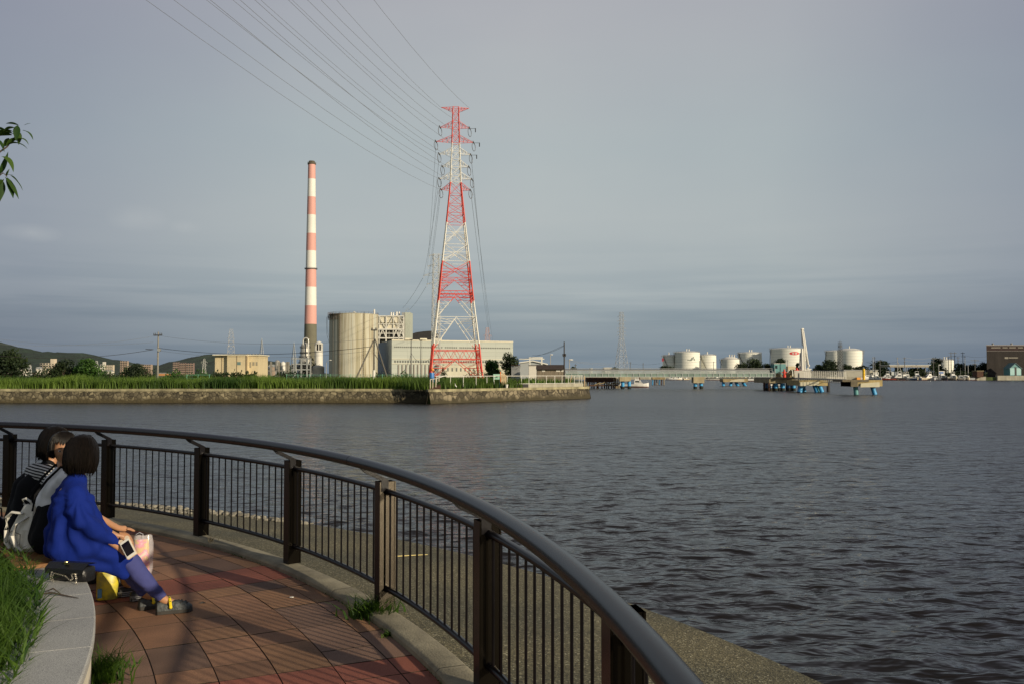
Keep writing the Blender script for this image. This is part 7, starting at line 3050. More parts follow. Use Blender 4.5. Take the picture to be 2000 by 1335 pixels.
def tuft(label, loc, r, h, n, seed, wid=.012, m=None):
    rg2 = np.random.RandomState(seed)
    a_ = rg2.uniform(0, 2 * PI, n)
    d_ = np.abs(rg2.normal(0, .5, n)) * r
    o = blades('weed_tuft', np.stack([np.cos(a_) * d_, np.sin(a_) * d_, np.zeros(n)], 1), h * rg2.uniform(.4, 1.1, n), wid, m or grassn_m, lean=.8, segs=3, seed=seed)
    o.location = loc
    return tag(o, label, 'weed')


tuft('leafy green weed growing from the kerb joint at the foot of a fence post', pol(11.76, .510, .0), .17, .19, 330, 3, .017)
tuft('small trailing weed on the kerb joint nearer than the leafy one', pol(11.69, .468, .0), .06, .05, 60, 4, .012)
tuft('long grass tuft growing at the foot of the white bench wall', pol(9.93, .455, 0), .13, .24, 260, 8, .011)
tuft('low spreading weed in front of the long tuft at the bench wall', pol(9.97, .478, 0), .15, .10, 150, 9, .013)
tuft('dry straw tuft in the kerb joint beside the second fence post', pol(11.74, .80, .03), .05, .14, 26, 10, .006, leaf_mat('dry_grass', (.16, .12, .06), (.3, .25, .13)))
# moss and seedlings along the joint between tiles and kerb
rg = np.random.RandomState(44)
N_ = 2600
aa = rg.uniform(.2, 1.3, N_)
dens = np.array([mnoise.noise(Vector((a_ * 22, 1, 2))) for a_ in aa])
aa = aa[dens > rg.uniform(-.1, .5, N_)]
rr = 11.70 + rg.normal(0, .009, len(aa))
tag(blades('moss', np.stack([CX + rr * np.cos(aa), CY + rr * np.sin(aa), np.full(len(aa), -.004)], 1), rg.uniform(.008, .03, len(aa)), .008, grassn_m, lean=1.0, segs=2, seed=45), kind='stuff')
# pieces lying about
q = MB()
q.path([pol(9.60, .51, .425), pol(9.66, .505, .435), pol(9.72, .498, .428), pol(9.80, .487, .424)], [.004, .006, .005, .002], 5)
q.path([pol(9.63, .515, .425), pol(9.67, .51, .45), pol(9.71, .503, .426)], [.003, .005, .002], 5)
tag(q.build('dry_twig', bark_m), 'dry curled twig lying on the granite coping', 'twig')
q = MB()
q.box((0, 0, .004), (.03, .018, .006), .4)
tag(q.build('litter_scrap', white_m, loc=pol(11.42, .585, .002)), 'tiny white scrap on the paving near the kerb', 'scrap')
q = MB()
q.path([(-.02, -.01, .003), (0, .006, .006), (.022, .0, .003)], [.003, .008, .002], 5)
tag(q.build('dead_leaf', dark_m, loc=bp(396, 1177, .002)), 'small dark curled leaf on the tiles right of the patterned clog', 'leaf')
q = MB()
a_, b_ = bp(768, 1084, -.12), bp(835, 1074, -.15)
a_.z = 0.02 - .3 * (math.hypot(a_.x - CX, a_.y - CY) - 11.9) / 2.4 + .012
b_.z = 0.02 - .3 * (math.hypot(b_.x - CX, b_.y - CY) - 11.9) / 2.4 + .012
q.path([a_, a_.lerp(b_, .5), b_], [.006, .006, .004], 5)
tag(q.build('straw_stalk', mat('straw', (.55, .45, .18), .7)), 'long yellow straw stalk lying on the pebble slope', 'stalk')

# tree in the planter whose branch tips hang into the left edge
tr = thing('tree', 'young broadleaf tree in the planter whose drooping leaf tips reach in at the left', 'tree', (-3.55, 3.3, .38))
o = tr.location.copy()
tb = MB()
tb.path([(0, 0, -.1), (.02, .02, .8), (-.03, .03, 1.6), (.05, 0, 2.4), (0, .05, 3.4)], [.055, .05, .042, .032, .012], 8)
leafs_m = leaf_mat('glossy_leaves', (.020, .060, .010), (.085, .150, .022), .35)
LF = MB()
shades = []


def leaf(mb, base, dirv, L, droop, wd=.3, twist=0.0, fold=.25):
    """one curved, folded, pointed leaf"""
    dirv = Vector(dirv).normalized()
    side = dirv.cross(Vector((0, 0, 1)))
    if side.length < .05:
        side = Vector((1, 0, 0))
    side.normalize()
    side = (Matrix.Rotation(twist, 3, dirv) @ side)
    p = Vector(base)
    d = dirv.copy()
    vs = []
    n = 7
    for i in range(n + 1):
        t = i / n
        w = L * wd * math.sin(PI * min(1, t * 1.0) ** .8) * (1 - .25 * t) * .5 + .0006
        nrm = side.cross(d).normalized()
        vs += [p - side * w + nrm * w * fold, p.copy(), p + side * w + nrm * w * fold]
        p = p + d * L / n
        d = (d + Vector((0, 0, -droop / n))).normalized()
    fs = []
    for i in range(n):
        fs += [(3 * i, 3 * i + 1, 3 * i + 4, 3 * i + 3), (3 * i + 1, 3 * i + 2, 3 * i + 5, 3 * i + 4)]
    mb.add(vs, fs)


DB = 3.4
# visible sprays, placed where the twigs end
kl = DB / FPX


def lp_(px, py, d=0.0):
    return P(px, py, DB + d) - o


tb.path([(.02, 0, 2.0), tuple((lp_(-60, 330) * .5 + Vector((.02, 0, 2.0)) * .5) + Vector((0, 0, .05))), tuple(lp_(-60, 330)), tuple(lp_(-5, 300)), tuple(lp_(14, 287)), tuple(lp_(30, 266))], [.018, .012, .008, .004, .003, .0015], 6)
tb.path([tuple(lp_(-60, 330)), tuple(lp_(-25, 345)), tuple(lp_(-4, 345)), tuple(lp_(6, 338)), tuple(lp_(14, 345))], [.007, .005, .003, .002, .0012], 5)
V = [((38, 246), (-.9, 0, .35), 22, .5), ((34, 245), (.05, -.2, -1), 27, .1), ((37, 257), (-.05, .1, -1), 21, .1), ((47, 245), (.8, 0, .35), 11, .3), ((44, 255), (.9, 0, -.2), 24, 1.6), ((30, 250), (-.95, .1, .1), 22, .9), ((26, 258), (-1, -.1, .35), 18, 1.0),
     ((26, 262), (-.9, 0, .4), 28, .8), ((24, 264), (-.95, 0, .15), 30, .6), ((14, 285), (.9, .1, .55), 34, 1.7), ((30, 275), (.75, 0, .5), 26, 2.3), ((32, 270), (-.6, 0, -.35), 22, .4), ((10, 253), (-1, 0, .2), 26, .9), ((18, 270), (-.7, 0, -.9), 18, .6),
     ((-2, 342), (.75, 0, .9), 40, -2.2), ((2, 306), (.8, 0, -.2), 34, 2.4), ((12, 346), (.3, 0, .9), 14, .3), ((14, 342), (.9, 0, .1), 10, .3), ((20, 343), (.7, 0, -.5), 32, .9), ((14, 347), (.35, -.1, -.9), 36, .2), ((8, 350), (-.5, 0, -.8), 34, .3), ((2, 350), (-.1, .1, -1), 36, .1), ((10, 346), (.55, .1, -.85), 40, .2),
     ((-3, 352), (-.2, 0, -1), 32, .1), ((-8, 270), (.6, 0, -.6), 26, 1.0)]
for (px_, py_), d_, ln_, dr_ in V:
    leaf(LF, lp_(px_, py_, rnd(-.03, .03)), d_, ln_ * kl * 1.25, dr_, wd=.42, twist=rnd(-.5, .5))
random.seed(9)
for k in range(26):
    a_ = rnd(0, 2 * PI)
    if math.cos(a_) > .1:
        a_ += PI
    z0_ = rnd(1.5, 3.0)
    e_ = Vector((math.cos(a_) * rnd(.4, 1.1), math.sin(a_) * rnd(.4, 1.0), z0_ + rnd(.1, .6)))
    tb.path([(0.02, 0.02, z0_), tuple(e_ * .5 + Vector((0, 0, z0_ * .5 + .05))), tuple(e_)], [.012, .007, .002], 5)
    for j in range(16):
        f = rnd(.35, 1.02)
        b_ = Vector((0.02, .02, z0_)).lerp(e_, f)
        leaf(LF, b_, (rnd(-1, 1), rnd(-1, 1), rnd(-.4, .5)), rnd(.05, .08), rnd(.4, 1.6), wd=.33, twist=rnd(-1, 1))
tb.build('trunk', bark_m, tr, smooth=True)
lo = LF.build('crown', leafs_m, tr, smooth=True)
at_ = lo.data.attributes.new('shade', 'FLOAT', 'POINT')
nv_ = len(lo.data.vertices)
at_.data.foreach_set('value', np.repeat(np.random.RandomState(2).uniform(0, 1, nv_ // 24 + 1), 24)[:nv_].astype(np.float32))


# ------------------------------------------------------------------ people
skin_m = mat('skin', (.42, .215, .115), .5, var=.06, vscale=9)
skin_m.node_tree.nodes['Principled BSDF'].inputs['Subsurface Weight'].default_value = .08
skin_m.node_tree.nodes['Principled BSDF'].inputs['Subsurface Radius'].default_value = (.012, .005, .003)
hair_m, nt, b, N = node_mat('black_hair')
tcn = N('ShaderNodeTexCoord')
s1 = streak(nt, N, tcn, 160, 9, [(.35, (.002, .0016, .0014)), (.65, (.011, .008, .006))])
nt.links.new(s1.outputs[0], b.inputs['Base Color'])
b.inputs['Roughness'].default_value = .5
b.inputs['Specular IOR Level'].default_value = .16


def cloth(name, col, rough=.85, fold=.5, fscale=7, stretch=(1, 1, .5)):
    m = mat(name, col, rough, var=.10, vscale=5, bump=fold, bscale=fscale, stretch=stretch, spec=.2)
    m.node_tree.nodes['Bump'].inputs['Distance'].default_value = .02
    return m


blue_c = cloth('royal_blue_jersey', (.003, .016, .165), fold=.8)
legg_c = cloth('slate_blue_leggings', (.055, .063, .20), fold=.4, fscale=14)
white_c = cloth('white_cotton', (.76, .75, .73), fold=.4)
black_c = cloth('black_cloth', (.006, .006, .007))


def skin_mesh(nodes, edges, roots, subdiv=2, voxel=None):
    """grow one smooth surface round a skeleton: nodes name -> (co, rx, ry)"""
    names = list(nodes)
    ix = {n: i for i, n in enumerate(names)}
    me = bpy.data.meshes.new('sk')
    me.from_pydata([nodes[n][0] for n in names], [(ix[a], ix[b]) for a, b in edges], [])
    ob = bpy.data.objects.new('sk', me)
    scn.collection.objects.link(ob)
    md = ob.modifiers.new('s', 'SKIN')
    md.use_smooth_shade = True
    for n in names:
        v = me.skin_vertices[0].data[ix[n]]
        rx_ = nodes[n][1]
        ry_ = nodes[n][2] if len(nodes[n]) > 2 else rx_
        v.radius = (rx_, ry_)
        v.use_root = n in roots
    sd = ob.modifiers.new('d', 'SUBSURF')
    sd.levels = subdiv
    sd.render_levels = subdiv
    if voxel:
        rm = ob.modifiers.new('r', 'REMESH')
        rm.mode = 'VOXEL'
        rm.voxel_size = voxel
        rm.use_smooth_shade = True
        sm = ob.modifiers.new('m', 'SMOOTH')
        sm.iterations = 6
    dg = bpy.context.evaluated_depsgraph_get()
    dg.update()
    ev = ob.evaluated_get(dg)
    m2 = bpy.data.meshes.new_from_object(ev)
    bpy.data.objects.remove(ob)
    V = [tuple(v.co) for v in m2.vertices]
    F = [tuple(p.vertices) for p in m2.polygons]
    bpy.data.meshes.remove(m2)
    return V, F


def cloth_union(caps, voxel=.011, it=10):
    """cloth grown round a set of tapered capsules (p0, r0, p1, r1), merged into one skin"""
    q = MB()
    for p0, r0, p1, r1 in caps:
        p0, p1 = Vector(p0), Vector(p1)
        nn = max(1, int((p1 - p0).length / (min(r0, r1) * .35)))
        for k in range(nn + 1):
            f = k / nn
            q.ball(p0.lerp(p1, f), r0 + (r1 - r0) * f, 14, 10)
    ob = q.build('u', white_m)
    rm = ob.modifiers.new('r', 'REMESH')
    rm.mode = 'VOXEL'
    rm.voxel_size = voxel
    sm = ob.modifiers.new('m', 'SMOOTH')
    sm.iterations = it
    dg = bpy.context.evaluated_depsgraph_get()
    dg.update()
    m2 = bpy.data.meshes.new_from_object(ob.evaluated_get(dg))
    bpy.data.objects.remove(ob)
    V = [tuple(v.co) for v in m2.vertices]
    F = [tuple(p.vertices) for p in m2.polygons]
    bpy.data.meshes.remove(m2)
    return V, F


def folds(V, F, amp, fn):
    """push a cloth surface in and out along its normals"""
    me = bpy.data.meshes.new('t')
    me.from_pydata(V, [], F)
    me.update()
    out = []
    for v in me.vertices:
        n = v.normal
        k = amp * fn(v.co)
        out.append(tuple(v.co + n * k))
    bpy.data.meshes.remove(me)
    return out


def head_mesh(c, yaw, pitch=0.0, s=1.0):
    """a modelled head: cranium, brow, nose, lips, chin, ears; faces +Y before turning"""
    n, m = 36, 26
    V = []
    for j in range(m + 1):
        t = PI * j / m
        for i in range(n):
            a = 2 * PI * i / n
            x, y, z = math.sin(t) * math.sin(a), math.sin(t) * math.cos(a), -math.cos(t)
            X_, Y_, Z_ = x * .074, y * .094, z * .115
            if z < 0:
                k = (-z) ** 1.4
                X_ *= 1 - .36 * k
                Y_ *= 1 - .12 * k
                if y > 0:
                    Y_ += .012 * math.exp(-((z + .85) / .2) ** 2) * math.exp(-(x / .4) ** 2)
                else:
                    Y_ *= 1 - .25 * k
            if y > .1:
                Y_ += .019 * math.exp(-((z + .22) / .14) ** 2) * math.exp(-(x / .15) ** 2) * (1 - .4 * max(0, z + .2))
                Y_ += .008 * math.exp(-((z - .02) / .16) ** 2) * math.exp(-(x / .1) ** 2)
                for ex in (-.42, .42):
                    Y_ -= .010 * math.exp(-((z - .02) / .12) ** 2) * math.exp(-((x - ex) / .2) ** 2)
                Y_ += .007 * math.exp(-((z + .50) / .06) ** 2) * math.exp(-(x / .28) ** 2)
                Y_ += .004 * math.exp(-((z - .22) / .1) ** 2) * math.exp(-(x / .6) ** 2)
            V.append(Vector((X_, Y_, Z_)))
    F = []
    for j in range(m):
        for i in range(n):
            F.append((j * n + i, j * n + (i + 1) % n, (j + 1) * n + (i + 1) % n, (j + 1) * n + i))
    for sg in (-1, 1):      # ears
        b0 = len(V)
        for k in range(9):
            a = -PI / 2 + PI * k / 8
            V.append(Vector((sg * .073, -.004 - .016 * math.cos(a) * .4, .03 * math.sin(a) - .005)))
            V.append(Vector((sg * .084, -.012 - .014 * math.cos(a), .032 * math.sin(a) - .004)))
        for k in range(8):
            F.append((b0 + 2 * k, b0 + 2 * k + 1, b0 + 2 * k + 3, b0 + 2 * k + 2))
    M = Matrix.Translation(Vector(c)) @ Matrix.Rotation(yaw, 4, 'Z') @ Matrix.Rotation(pitch, 4, 'X') @ Matrix.Scale(s, 4)
    return [tuple(M @ v) for v in V], F, M


def face_parts(parent, M, hairc=None):
    def add(name, fn, m):
        q = MB()
        fn(q)
        q.v = [tuple(M @ Vector(v)) for v in q.v]
        return q.build(name, m, parent, smooth=True)
    eye_m = mat('eye_white', (.6, .58, .55), .3)
    iris_m = mat('dark_iris', (.01, .007, .005), .2)
    for sg in (-1, 1):
        e = add('eye', lambda q: q.ball((sg * .030, .0765, .002), (.0125, .009, .007), 10, 8), eye_m)
        add('iris', lambda q: q.ball((sg * .030, .0835, .002), (.006, .0035, .006), 8, 6), iris_m)
        add('eyebrow', lambda q: q.path([(sg * .016, .090, .022), (sg * .030, .0885, .027), (sg * .046, .078, .022)], [.002, .0028, .001], 5), hair_m)
    add('lips', lambda q: q.path([(-.022, .0805, -.058), (-.008, .0905, -.055), (0, .0915, -.0565), (.008, .0905, -.055), (.022, .0805, -.058)], [.002, .0045, .004, .0045, .002], 6), mat('lip_tone', (.38, .12, .10), .4))


def hair_mesh(parent, c, yaw, length, s=1.0, pitch=0.0, vol=1.0, seed=1, front=.62, name='hair', fringe=.035):
    """bob: a shell of many locks falling from the crown; open over the face (+Y)"""
    rg2 = np.random.RandomState(seed)
    q = MB()
    M = Matrix.Translation(Vector(c)) @ Matrix.Rotation(yaw, 4, 'Z') @ Matrix.Rotation(pitch, 4, 'X') @ Matrix.Scale(s, 4)
    # base cap
    n, m = 40, 18
    vs = []
    for j in range(m + 1):
        t = j / m
        for i in range(n):
            a = 2 * PI * i / n
            fa = math.cos(a)               # 1 at the face
            low = -length if fa < front else (fringe + .03 * (1 - (1 - fa) / (1 - front)))
            zt = .128 + (low - .128) * t
            zz_ = max(-1, min(1, zt / .128))
            k = math.sqrt(max(0, 1 - zz_ * zz_)) if zt > 0 else 1.0
            k = min(1, k)
            flare = 1 + (0.10 * min(1, -zt / max(length, .01)) if zt < 0 else 0)
            if zt < 0:
                tuck = max(0, (-zt - length * .30) / (length * .70)) ** 1.6 * .40
                flare -= tuck
            w = 1 + .015 * math.sin(a * 17 + seed) + .012 * math.sin(a * 31 + seed * 2)
            vs.append(Vector((.092 * math.sin(a) * k * flare * vol * w, (.106 * math.cos(a) - .006) * k * flare * vol * w, zt)))
    fs = []
    for j in range(m):
        for i in range(n):
            fs.append((j * n + i, j * n + (i + 1) % n, (j + 1) * n + (i + 1) % n, (j + 1) * n + i))
    q.add([M @ v for v in vs], fs)
    # inner wall so the shell has thickness
    q.add([M @ Vector((v.x * .9, v.y * .9, v.z * .97)) for v in vs], [f[::-1] for f in fs])
    # loose locks
    for k in range(330):
        a = rg2.uniform(0, 2 * PI)
        fa = math.cos(a)
        low = -length * rg2.uniform(.72, 1.2) if fa < front - .02 else fringe + rg2.uniform(-.022, .012)
        pts = []
        for j in range(7):
            t = .12 + .88 * j / 6
            zt = .130 + (low - .130) * t
            zz_ = max(-1, min(1, zt / .130))
            kk = math.sqrt(max(0, 1 - zz_ * zz_)) if zt > 0 else 1.0
            flare = 1 + (0.10 * min(1, -zt / max(length, .01)) if zt < 0 else 0)
            if zt < 0:
                flare -= max(0, (-zt - length * .30) / (length * .70)) ** 1.6 * .40 * rg2.uniform(.45, 1.1)
            aw = a + .12 * t * math.sin(k)
            rr_ = 1.012 + .012 * rg2.uniform(-1, 1)
            pts.append(M @ Vector((.092 * math.sin(aw) * kk * flare * vol * rr_, (.106 * math.cos(aw) - .006) * kk * flare * vol * rr_, zt)))
        q.path(pts, [.004, .0055, .006, .0055, .0045, .003, .0006], 4, up=tuple((M.to_3x3() @ Vector((0, 1, 0)))))
    # flyaway wisps
    for k in range(26):
        a = rg2.uniform(0, 2 * PI)
        p0 = M @ Vector((.05 * math.sin(a), .05 * math.cos(a), .118))
        d = Vector((rg2.normal(), rg2.normal(), .6)).normalized()
        q.path([p0, p0 + d * .012, p0 + d * .03 + Vector((.006, 0, -.004))], [.0008, .0006, .0003], 3)
    return q.build(name, hair_m, parent, smooth=True)


def hand(nodes, edges, roots, tag_, wrist, fwd, out, side, curl=.5, s=1.0):
    """palm with four unequal bent fingers and a thumb from the side; fwd = finger direction, out = back of the hand, side = towards the thumb"""
    w, f, u, t = Vector(wrist), Vector(fwd).normalized(), Vector(out).normalized(), Vector(side).normalized()
    k = tag_
    nodes[k + 'p1'] = (w + f * .035 * s, .023 * s, .014 * s)
    nodes[k + 'p2'] = (w + f * .070 * s, .027 * s, .012 * s)
    edges += [(k + 'w', k + 'p1'), (k + 'p1', k + 'p2')]
    for i, (off, ln, r) in enumerate(((.024, .066, .0078), (.008, .074, .0082), (-.008, .069, .0078), (-.023, .054, .0068))):
        b0 = w + f * .066 * s + t * off * s
        d = f.copy()
        pts = [b0]
        p = b0
        for j, seg in enumerate((.42, .32, .26)):
            d = (d - u * curl * (.35 + .35 * j)).normalized()
            p = p + d * ln * seg * s
            pts.append(p)
        for j, p in enumerate(pts):
            nodes['%sf%d%d' % (k, i, j)] = (p, r * s * (1 - .10 * j))
            if j:
                edges.append(('%sf%d%d' % (k, i, j - 1), '%sf%d%d' % (k, i, j)))
        roots.append('%sf%d0' % (k, i))
    b0 = w + f * .028 * s + t * .020 * s
    d = (f * .7 + t * .75 - u * .2).normalized()
    p = b0
    for j, ln in enumerate((0, .030, .026, .020)):
        p = p + d * ln * s
        nodes['%st%d' % (k, j)] = (p, (.0105 - .001 * j) * s)
        if j:
            edges.append(('%st%d' % (k, j - 1), '%st%d' % (k, j)))
        d = (d + f * .25 - u * curl * .25).normalized()
    roots.append(k + 't0')


def shoe(parent, ankle, toe, m, sole_m, name='shoe', L=.25, w=.048, strap=None, holes=False, high=.075):
    a, t = Vector(ankle), Vector(toe)
    d = Vector((t.x - a.x, t.y - a.y, 0)).normalized()
    sd = Vector((d.y, -d.x, 0))
    heel = Vector((a.x, a.y, 0)) - d * .055
    prof = [(0, .30, .030), (.03, .62, high * .85), (.12, .72, high), (.26, .74, high * .85), (.42, .80, high * 1.05), (.60, .95, high * .95), (.78, 1.0, high * .80), (.92, .80, high * .55), (1.0, .30, high * .30)]
    q = MB()
    n = 12
    vs = []
    for (f, ww, hh_) in prof:
        for i in range(n):
            an = PI * i / (n - 1)
            vs.append(heel + d * f * L + sd * math.cos(an) * w * ww + Vector((0, 0, .022 + max(0, math.sin(an)) ** .7 * hh_)))
    fs = []
    for j in range(len(prof) - 1):
        for i in range(n - 1):
            fs.append((j * n + i, j * n + i + 1, (j + 1) * n + i + 1, (j + 1) * n + i))
    fs += [tuple(range(n))[::-1], tuple(range((len(prof) - 1) * n, len(prof) * n))]
    q.add(vs, fs)
    up_ = q.build(name, m, parent, smooth=True)
    q = MB()
    pts = []
    for (f, ww, hh_) in prof:
        pts.append(heel + d * f * L + sd * w * (ww + .08))
    for (f, ww, hh_) in prof[::-1]:
        pts.append(heel + d * f * L - sd * w * (ww + .08))
    q.prism([(p.x, p.y) for p in pts], .004, .028)
    q.build('sole', sole_m, up_)
    return up_, heel, d, sd


def person(label, a, r, fn):
    t = thing('person', label, 'person', pol(9.87 + r, a, 0.0), rz=a - PI / 2, group=None)
    fn(t)
    return t


# --- the person in blue
def p_blue(t):
    nd = {'pel': ((0, -.05, .55), .13, .11), 'wai': ((0, -.07, .68), .11, .09), 'che': ((0, -.05, .83), .12, .095), 'up': ((0, -.01, .93), .105, .07), 'nb': ((0, .02, 1.02), .044), 'nk': ((0, .035, 1.085), .044), 'hb': ((0, .05, 1.14), .05)}
    ed = [('pel', 'wai'), ('wai', 'che'), ('che', 'up'), ('up', 'nb'), ('nb', 'nk'), ('nk', 'hb')]
    ro = ['pel']
    for sg, n, el_, wr, kn, an in ((1, 'r', (.235, .06, .72), (.185, .27, .535), (.11, .33, .46), (.09, .60, .10)), (-1, 'l', (-.22, .10, .70), (-.12, .30, .57), (-.10, .31, .47), (-.12, .52, .10))):
        nd[n + 'sh'] = ((sg * .145, -.01, .925), .048)
        nd[n + 'el'] = (el_, .040)
        nd[n + 'w'] = (wr, .026, .021)
        nd[n + 'hip'] = ((sg * .085, .02, .53), .075)
        nd[n + 'kn'] = (kn, .058)
        nd[n + 'cf'] = (tuple((Vector(kn) * .62 + Vector(an) * .38) + Vector((0, -.012, 0))), .052)
        nd[n + 'an'] = (an, .034)
        nd[n + 'ft'] = (tuple(Vector(an) + Vector((0, .11, -.05))), .032, .026)
        ed += [('up', n + 'sh'), (n + 'sh', n + 'el'), (n + 'el', n + 'w'), ('pel', n + 'hip'), (n + 'hip', n + 'kn'), (n + 'kn', n + 'cf'), (n + 'cf', n + 'an'), (n + 'an', n + 'ft')]
    hand(nd, ed, ro, 'r', nd['rw'][0], (.0, .62, -.70), (.9, .1, .3), (-.25, .7, .6), .65)
    hand(nd, ed, ro, 'l', nd['lw'][0], (.2, .9, -.3), (0, .2, 1), (1, 0, 0), .35)
    V_, F_ = skin_mesh(nd, ed, ro)
    hc, yaw = (-.005, .045, 1.195), R(52)
    hv, hf, M = head_mesh(hc, yaw, R(-6), .98)
    q = MB()
    q.add(V_, F_)
    q.add(hv, hf)
    q.build('body', skin_m, t, smooth=True)
    face_parts(t, M)
    hair_mesh(t, (hc[0], hc[1], hc[2] + .002), yaw, .124, 1.11, R(-6), 1.05, 4, name='black_bob')
    # loose batwing top that falls over the seat and to the knees
    caps = []
    for sg, el_, wr in ((1, (.235, .035, .745), (.185, .255, .560)), (-1, (-.22, .07, .74), (-.13, .25, .60))):
        caps += [((sg * .075, -.055, .545), .125, (sg * .075, -.065, .70), .105), ((sg * .075, -.065, .70), .105, (sg * .08, -.045, .86), .10), ((sg * .08, -.05, .86), .10, (sg * .075, -.01, .945), .080),
                 ((sg * .03, -.005, .965), .085, (sg * .010, .012, 1.005), .073), ((sg * .075, -.01, .945), .080, (sg * .15, -.015, .925), .070), ((sg * .15, -.015, .925), .072, (sg * .19, .0, .83), .085),
                 ((sg * .19, .0, .83), .085, el_, .080), (el_, .080, tuple(Vector(el_).lerp(Vector(wr), .5)), .060), (tuple(Vector(el_).lerp(Vector(wr), .5)), .060, wr, .040), ((sg * .13, .03, .86), .09, (sg * .15, .08, .66), .10),
                 ((sg * .15, .02, .70), .10, (sg * .12, .06, .56), .12), ((sg * .09, .0, .53), .115, (sg * .10, .18, .50), .100), ((sg * .10, .18, .50), .100, (sg * .115, .30, .455), .088),
                 ((sg * .115, .27, .42), .078, (sg * .125, .325, .33), .032), ((sg * .115, .12, .44), .07, (sg * .12, .25, .38), .05), ((0, .05, .52), .10, (0, .28, .47), .085)]
    V_, F_ = cloth_union(caps)
    V_ = [(v[0], v[1], max(v[2], .452) if v[1] < .03 else v[2]) for v in V_]

    def fd(c):
        if c.z > .96:
            return 0
        g = c - Vector((.10, -.02, .93))
        ang_ = math.atan2(g.z, g.y)
        rad_ = math.sqrt(g.y ** 2 + g.z ** 2)
        s_ = math.sin(ang_ * 15 + 3.2 * mnoise.noise(c * 6)) * min(1, rad_ * 4)
        u_ = math.sin(c.z * 46 + c.y * 20 + 3 * mnoise.noise(c * 5 + Vector((4, 0, 0))))
        return s_ * .9 + u_ * .35 * max(0, min(1, (.8 - c.z) * 4)) + .7 * mnoise.noise(c * 14)

    V_ = folds(V_, F_, .011, fd)
    q = MB()
    q.add(V_, F_)
    q.build('blue_top', blue_c, t, smooth=True)
    # leggings, thighs hidden under the top
    for n, kn, an in (('r', (.11, .33, .46), (.09, .60, .10)), ('l', (-.10, .31, .47), (-.12, .52, .10))):
        kn, an = Vector(kn), Vector(an)
        nd = {'a': (tuple(kn + Vector((0, -.12, .01))), .085), 'b': (tuple(kn + Vector((0, .01, 0))), .078), 'c': (tuple(kn.lerp(an, .33) + Vector((0, -.014, 0))), .074), 'd': (tuple(kn.lerp(an, .66) + Vector((0, -.01, 0))), .058), 'e': (tuple(kn.lerp(an, .9)), .046), 'f': (tuple(kn.lerp(an, .965)), .050)}
        V_, F_ = skin_mesh(nd, [('a', 'b'), ('b', 'c'), ('c', 'd'), ('d', 'e'), ('e', 'f')], ['a'], 2, .009)

        def fl(c, kn=kn, an=an):
            f = (kn.z - c.z) / (kn.z - an.z)
            return math.sin(c.z * 120 + c.x * 40 + 3 * mnoise.noise(c * 12)) * (max(0, f - .55) * 2.2) + .8 * mnoise.noise(c * 20)
        V_ = folds(V_, F_, .004, fl)
        q = MB()
        q.add(V_, F_)
        q.build('legging', legg_c, t, smooth=True)
    crm = mat('camouflage_clog', (.018, .022, .026), .6, vscale=22, col2=(.075, .085, .085), var=.1, bump=.4, bscale=60)
    csm = mat('clog_sole', (.035, .032, .028), .8)
    for an, to in (((.09, .60), (.115, .80)), ((-.12, .52), (-.13, .75))):
        u_, heel, d, sd = shoe(t, (*an, 0), (*to, 0), crm, csm, 'clog', .255, .054, high=.072)
        q = MB()
        for f, y_ in ((.62, 0), (.72, .4), (.72, -.4), (.82, 0), (.66, .75), (.66, -.75), (.84, .45), (.84, -.45)):
            q.ball(heel + d * f * .255 + sd * y_ * .045 + Vector((0, 0, .022 + .066 * (1 - .25 * abs(y_)) * (1 if f < .75 else .82))), .0075, 6, 4)
        q.build('vent_hole', dark_m, u_)
        q = MB()
        pts = []
        for k in range(11):
            an_ = PI * k / 10
            pts.append(heel + d * (.40 - .02 - .10 * math.sin(an_) * .2) * .255 + sd * math.cos(an_) * .056 + Vector((0, 0, .055 + .06 * math.sin(an_))))
        q.path(pts, .010, 6, flat=1.0)
        for k in (0, 10):
            q.ball(pts[k], .013, 8, 6)
        q.build('yellow_strap', mat('yellow_rubber', (.75, .58, .01), .5), u_, smooth=True)
        q = MB()
        for k in (2, 4, 6, 8):
            q.ball(pts[k] + Vector((0, 0, .007)) + sd * .004 * (1 if k < 5 else -1), (.005, .006, .004), 6, 4)
        q.build('strap_print', dark_m, u_)


person('woman in a royal blue batwing top and slate blue leggings, black bob seen from behind', .600, 0, p_blue)


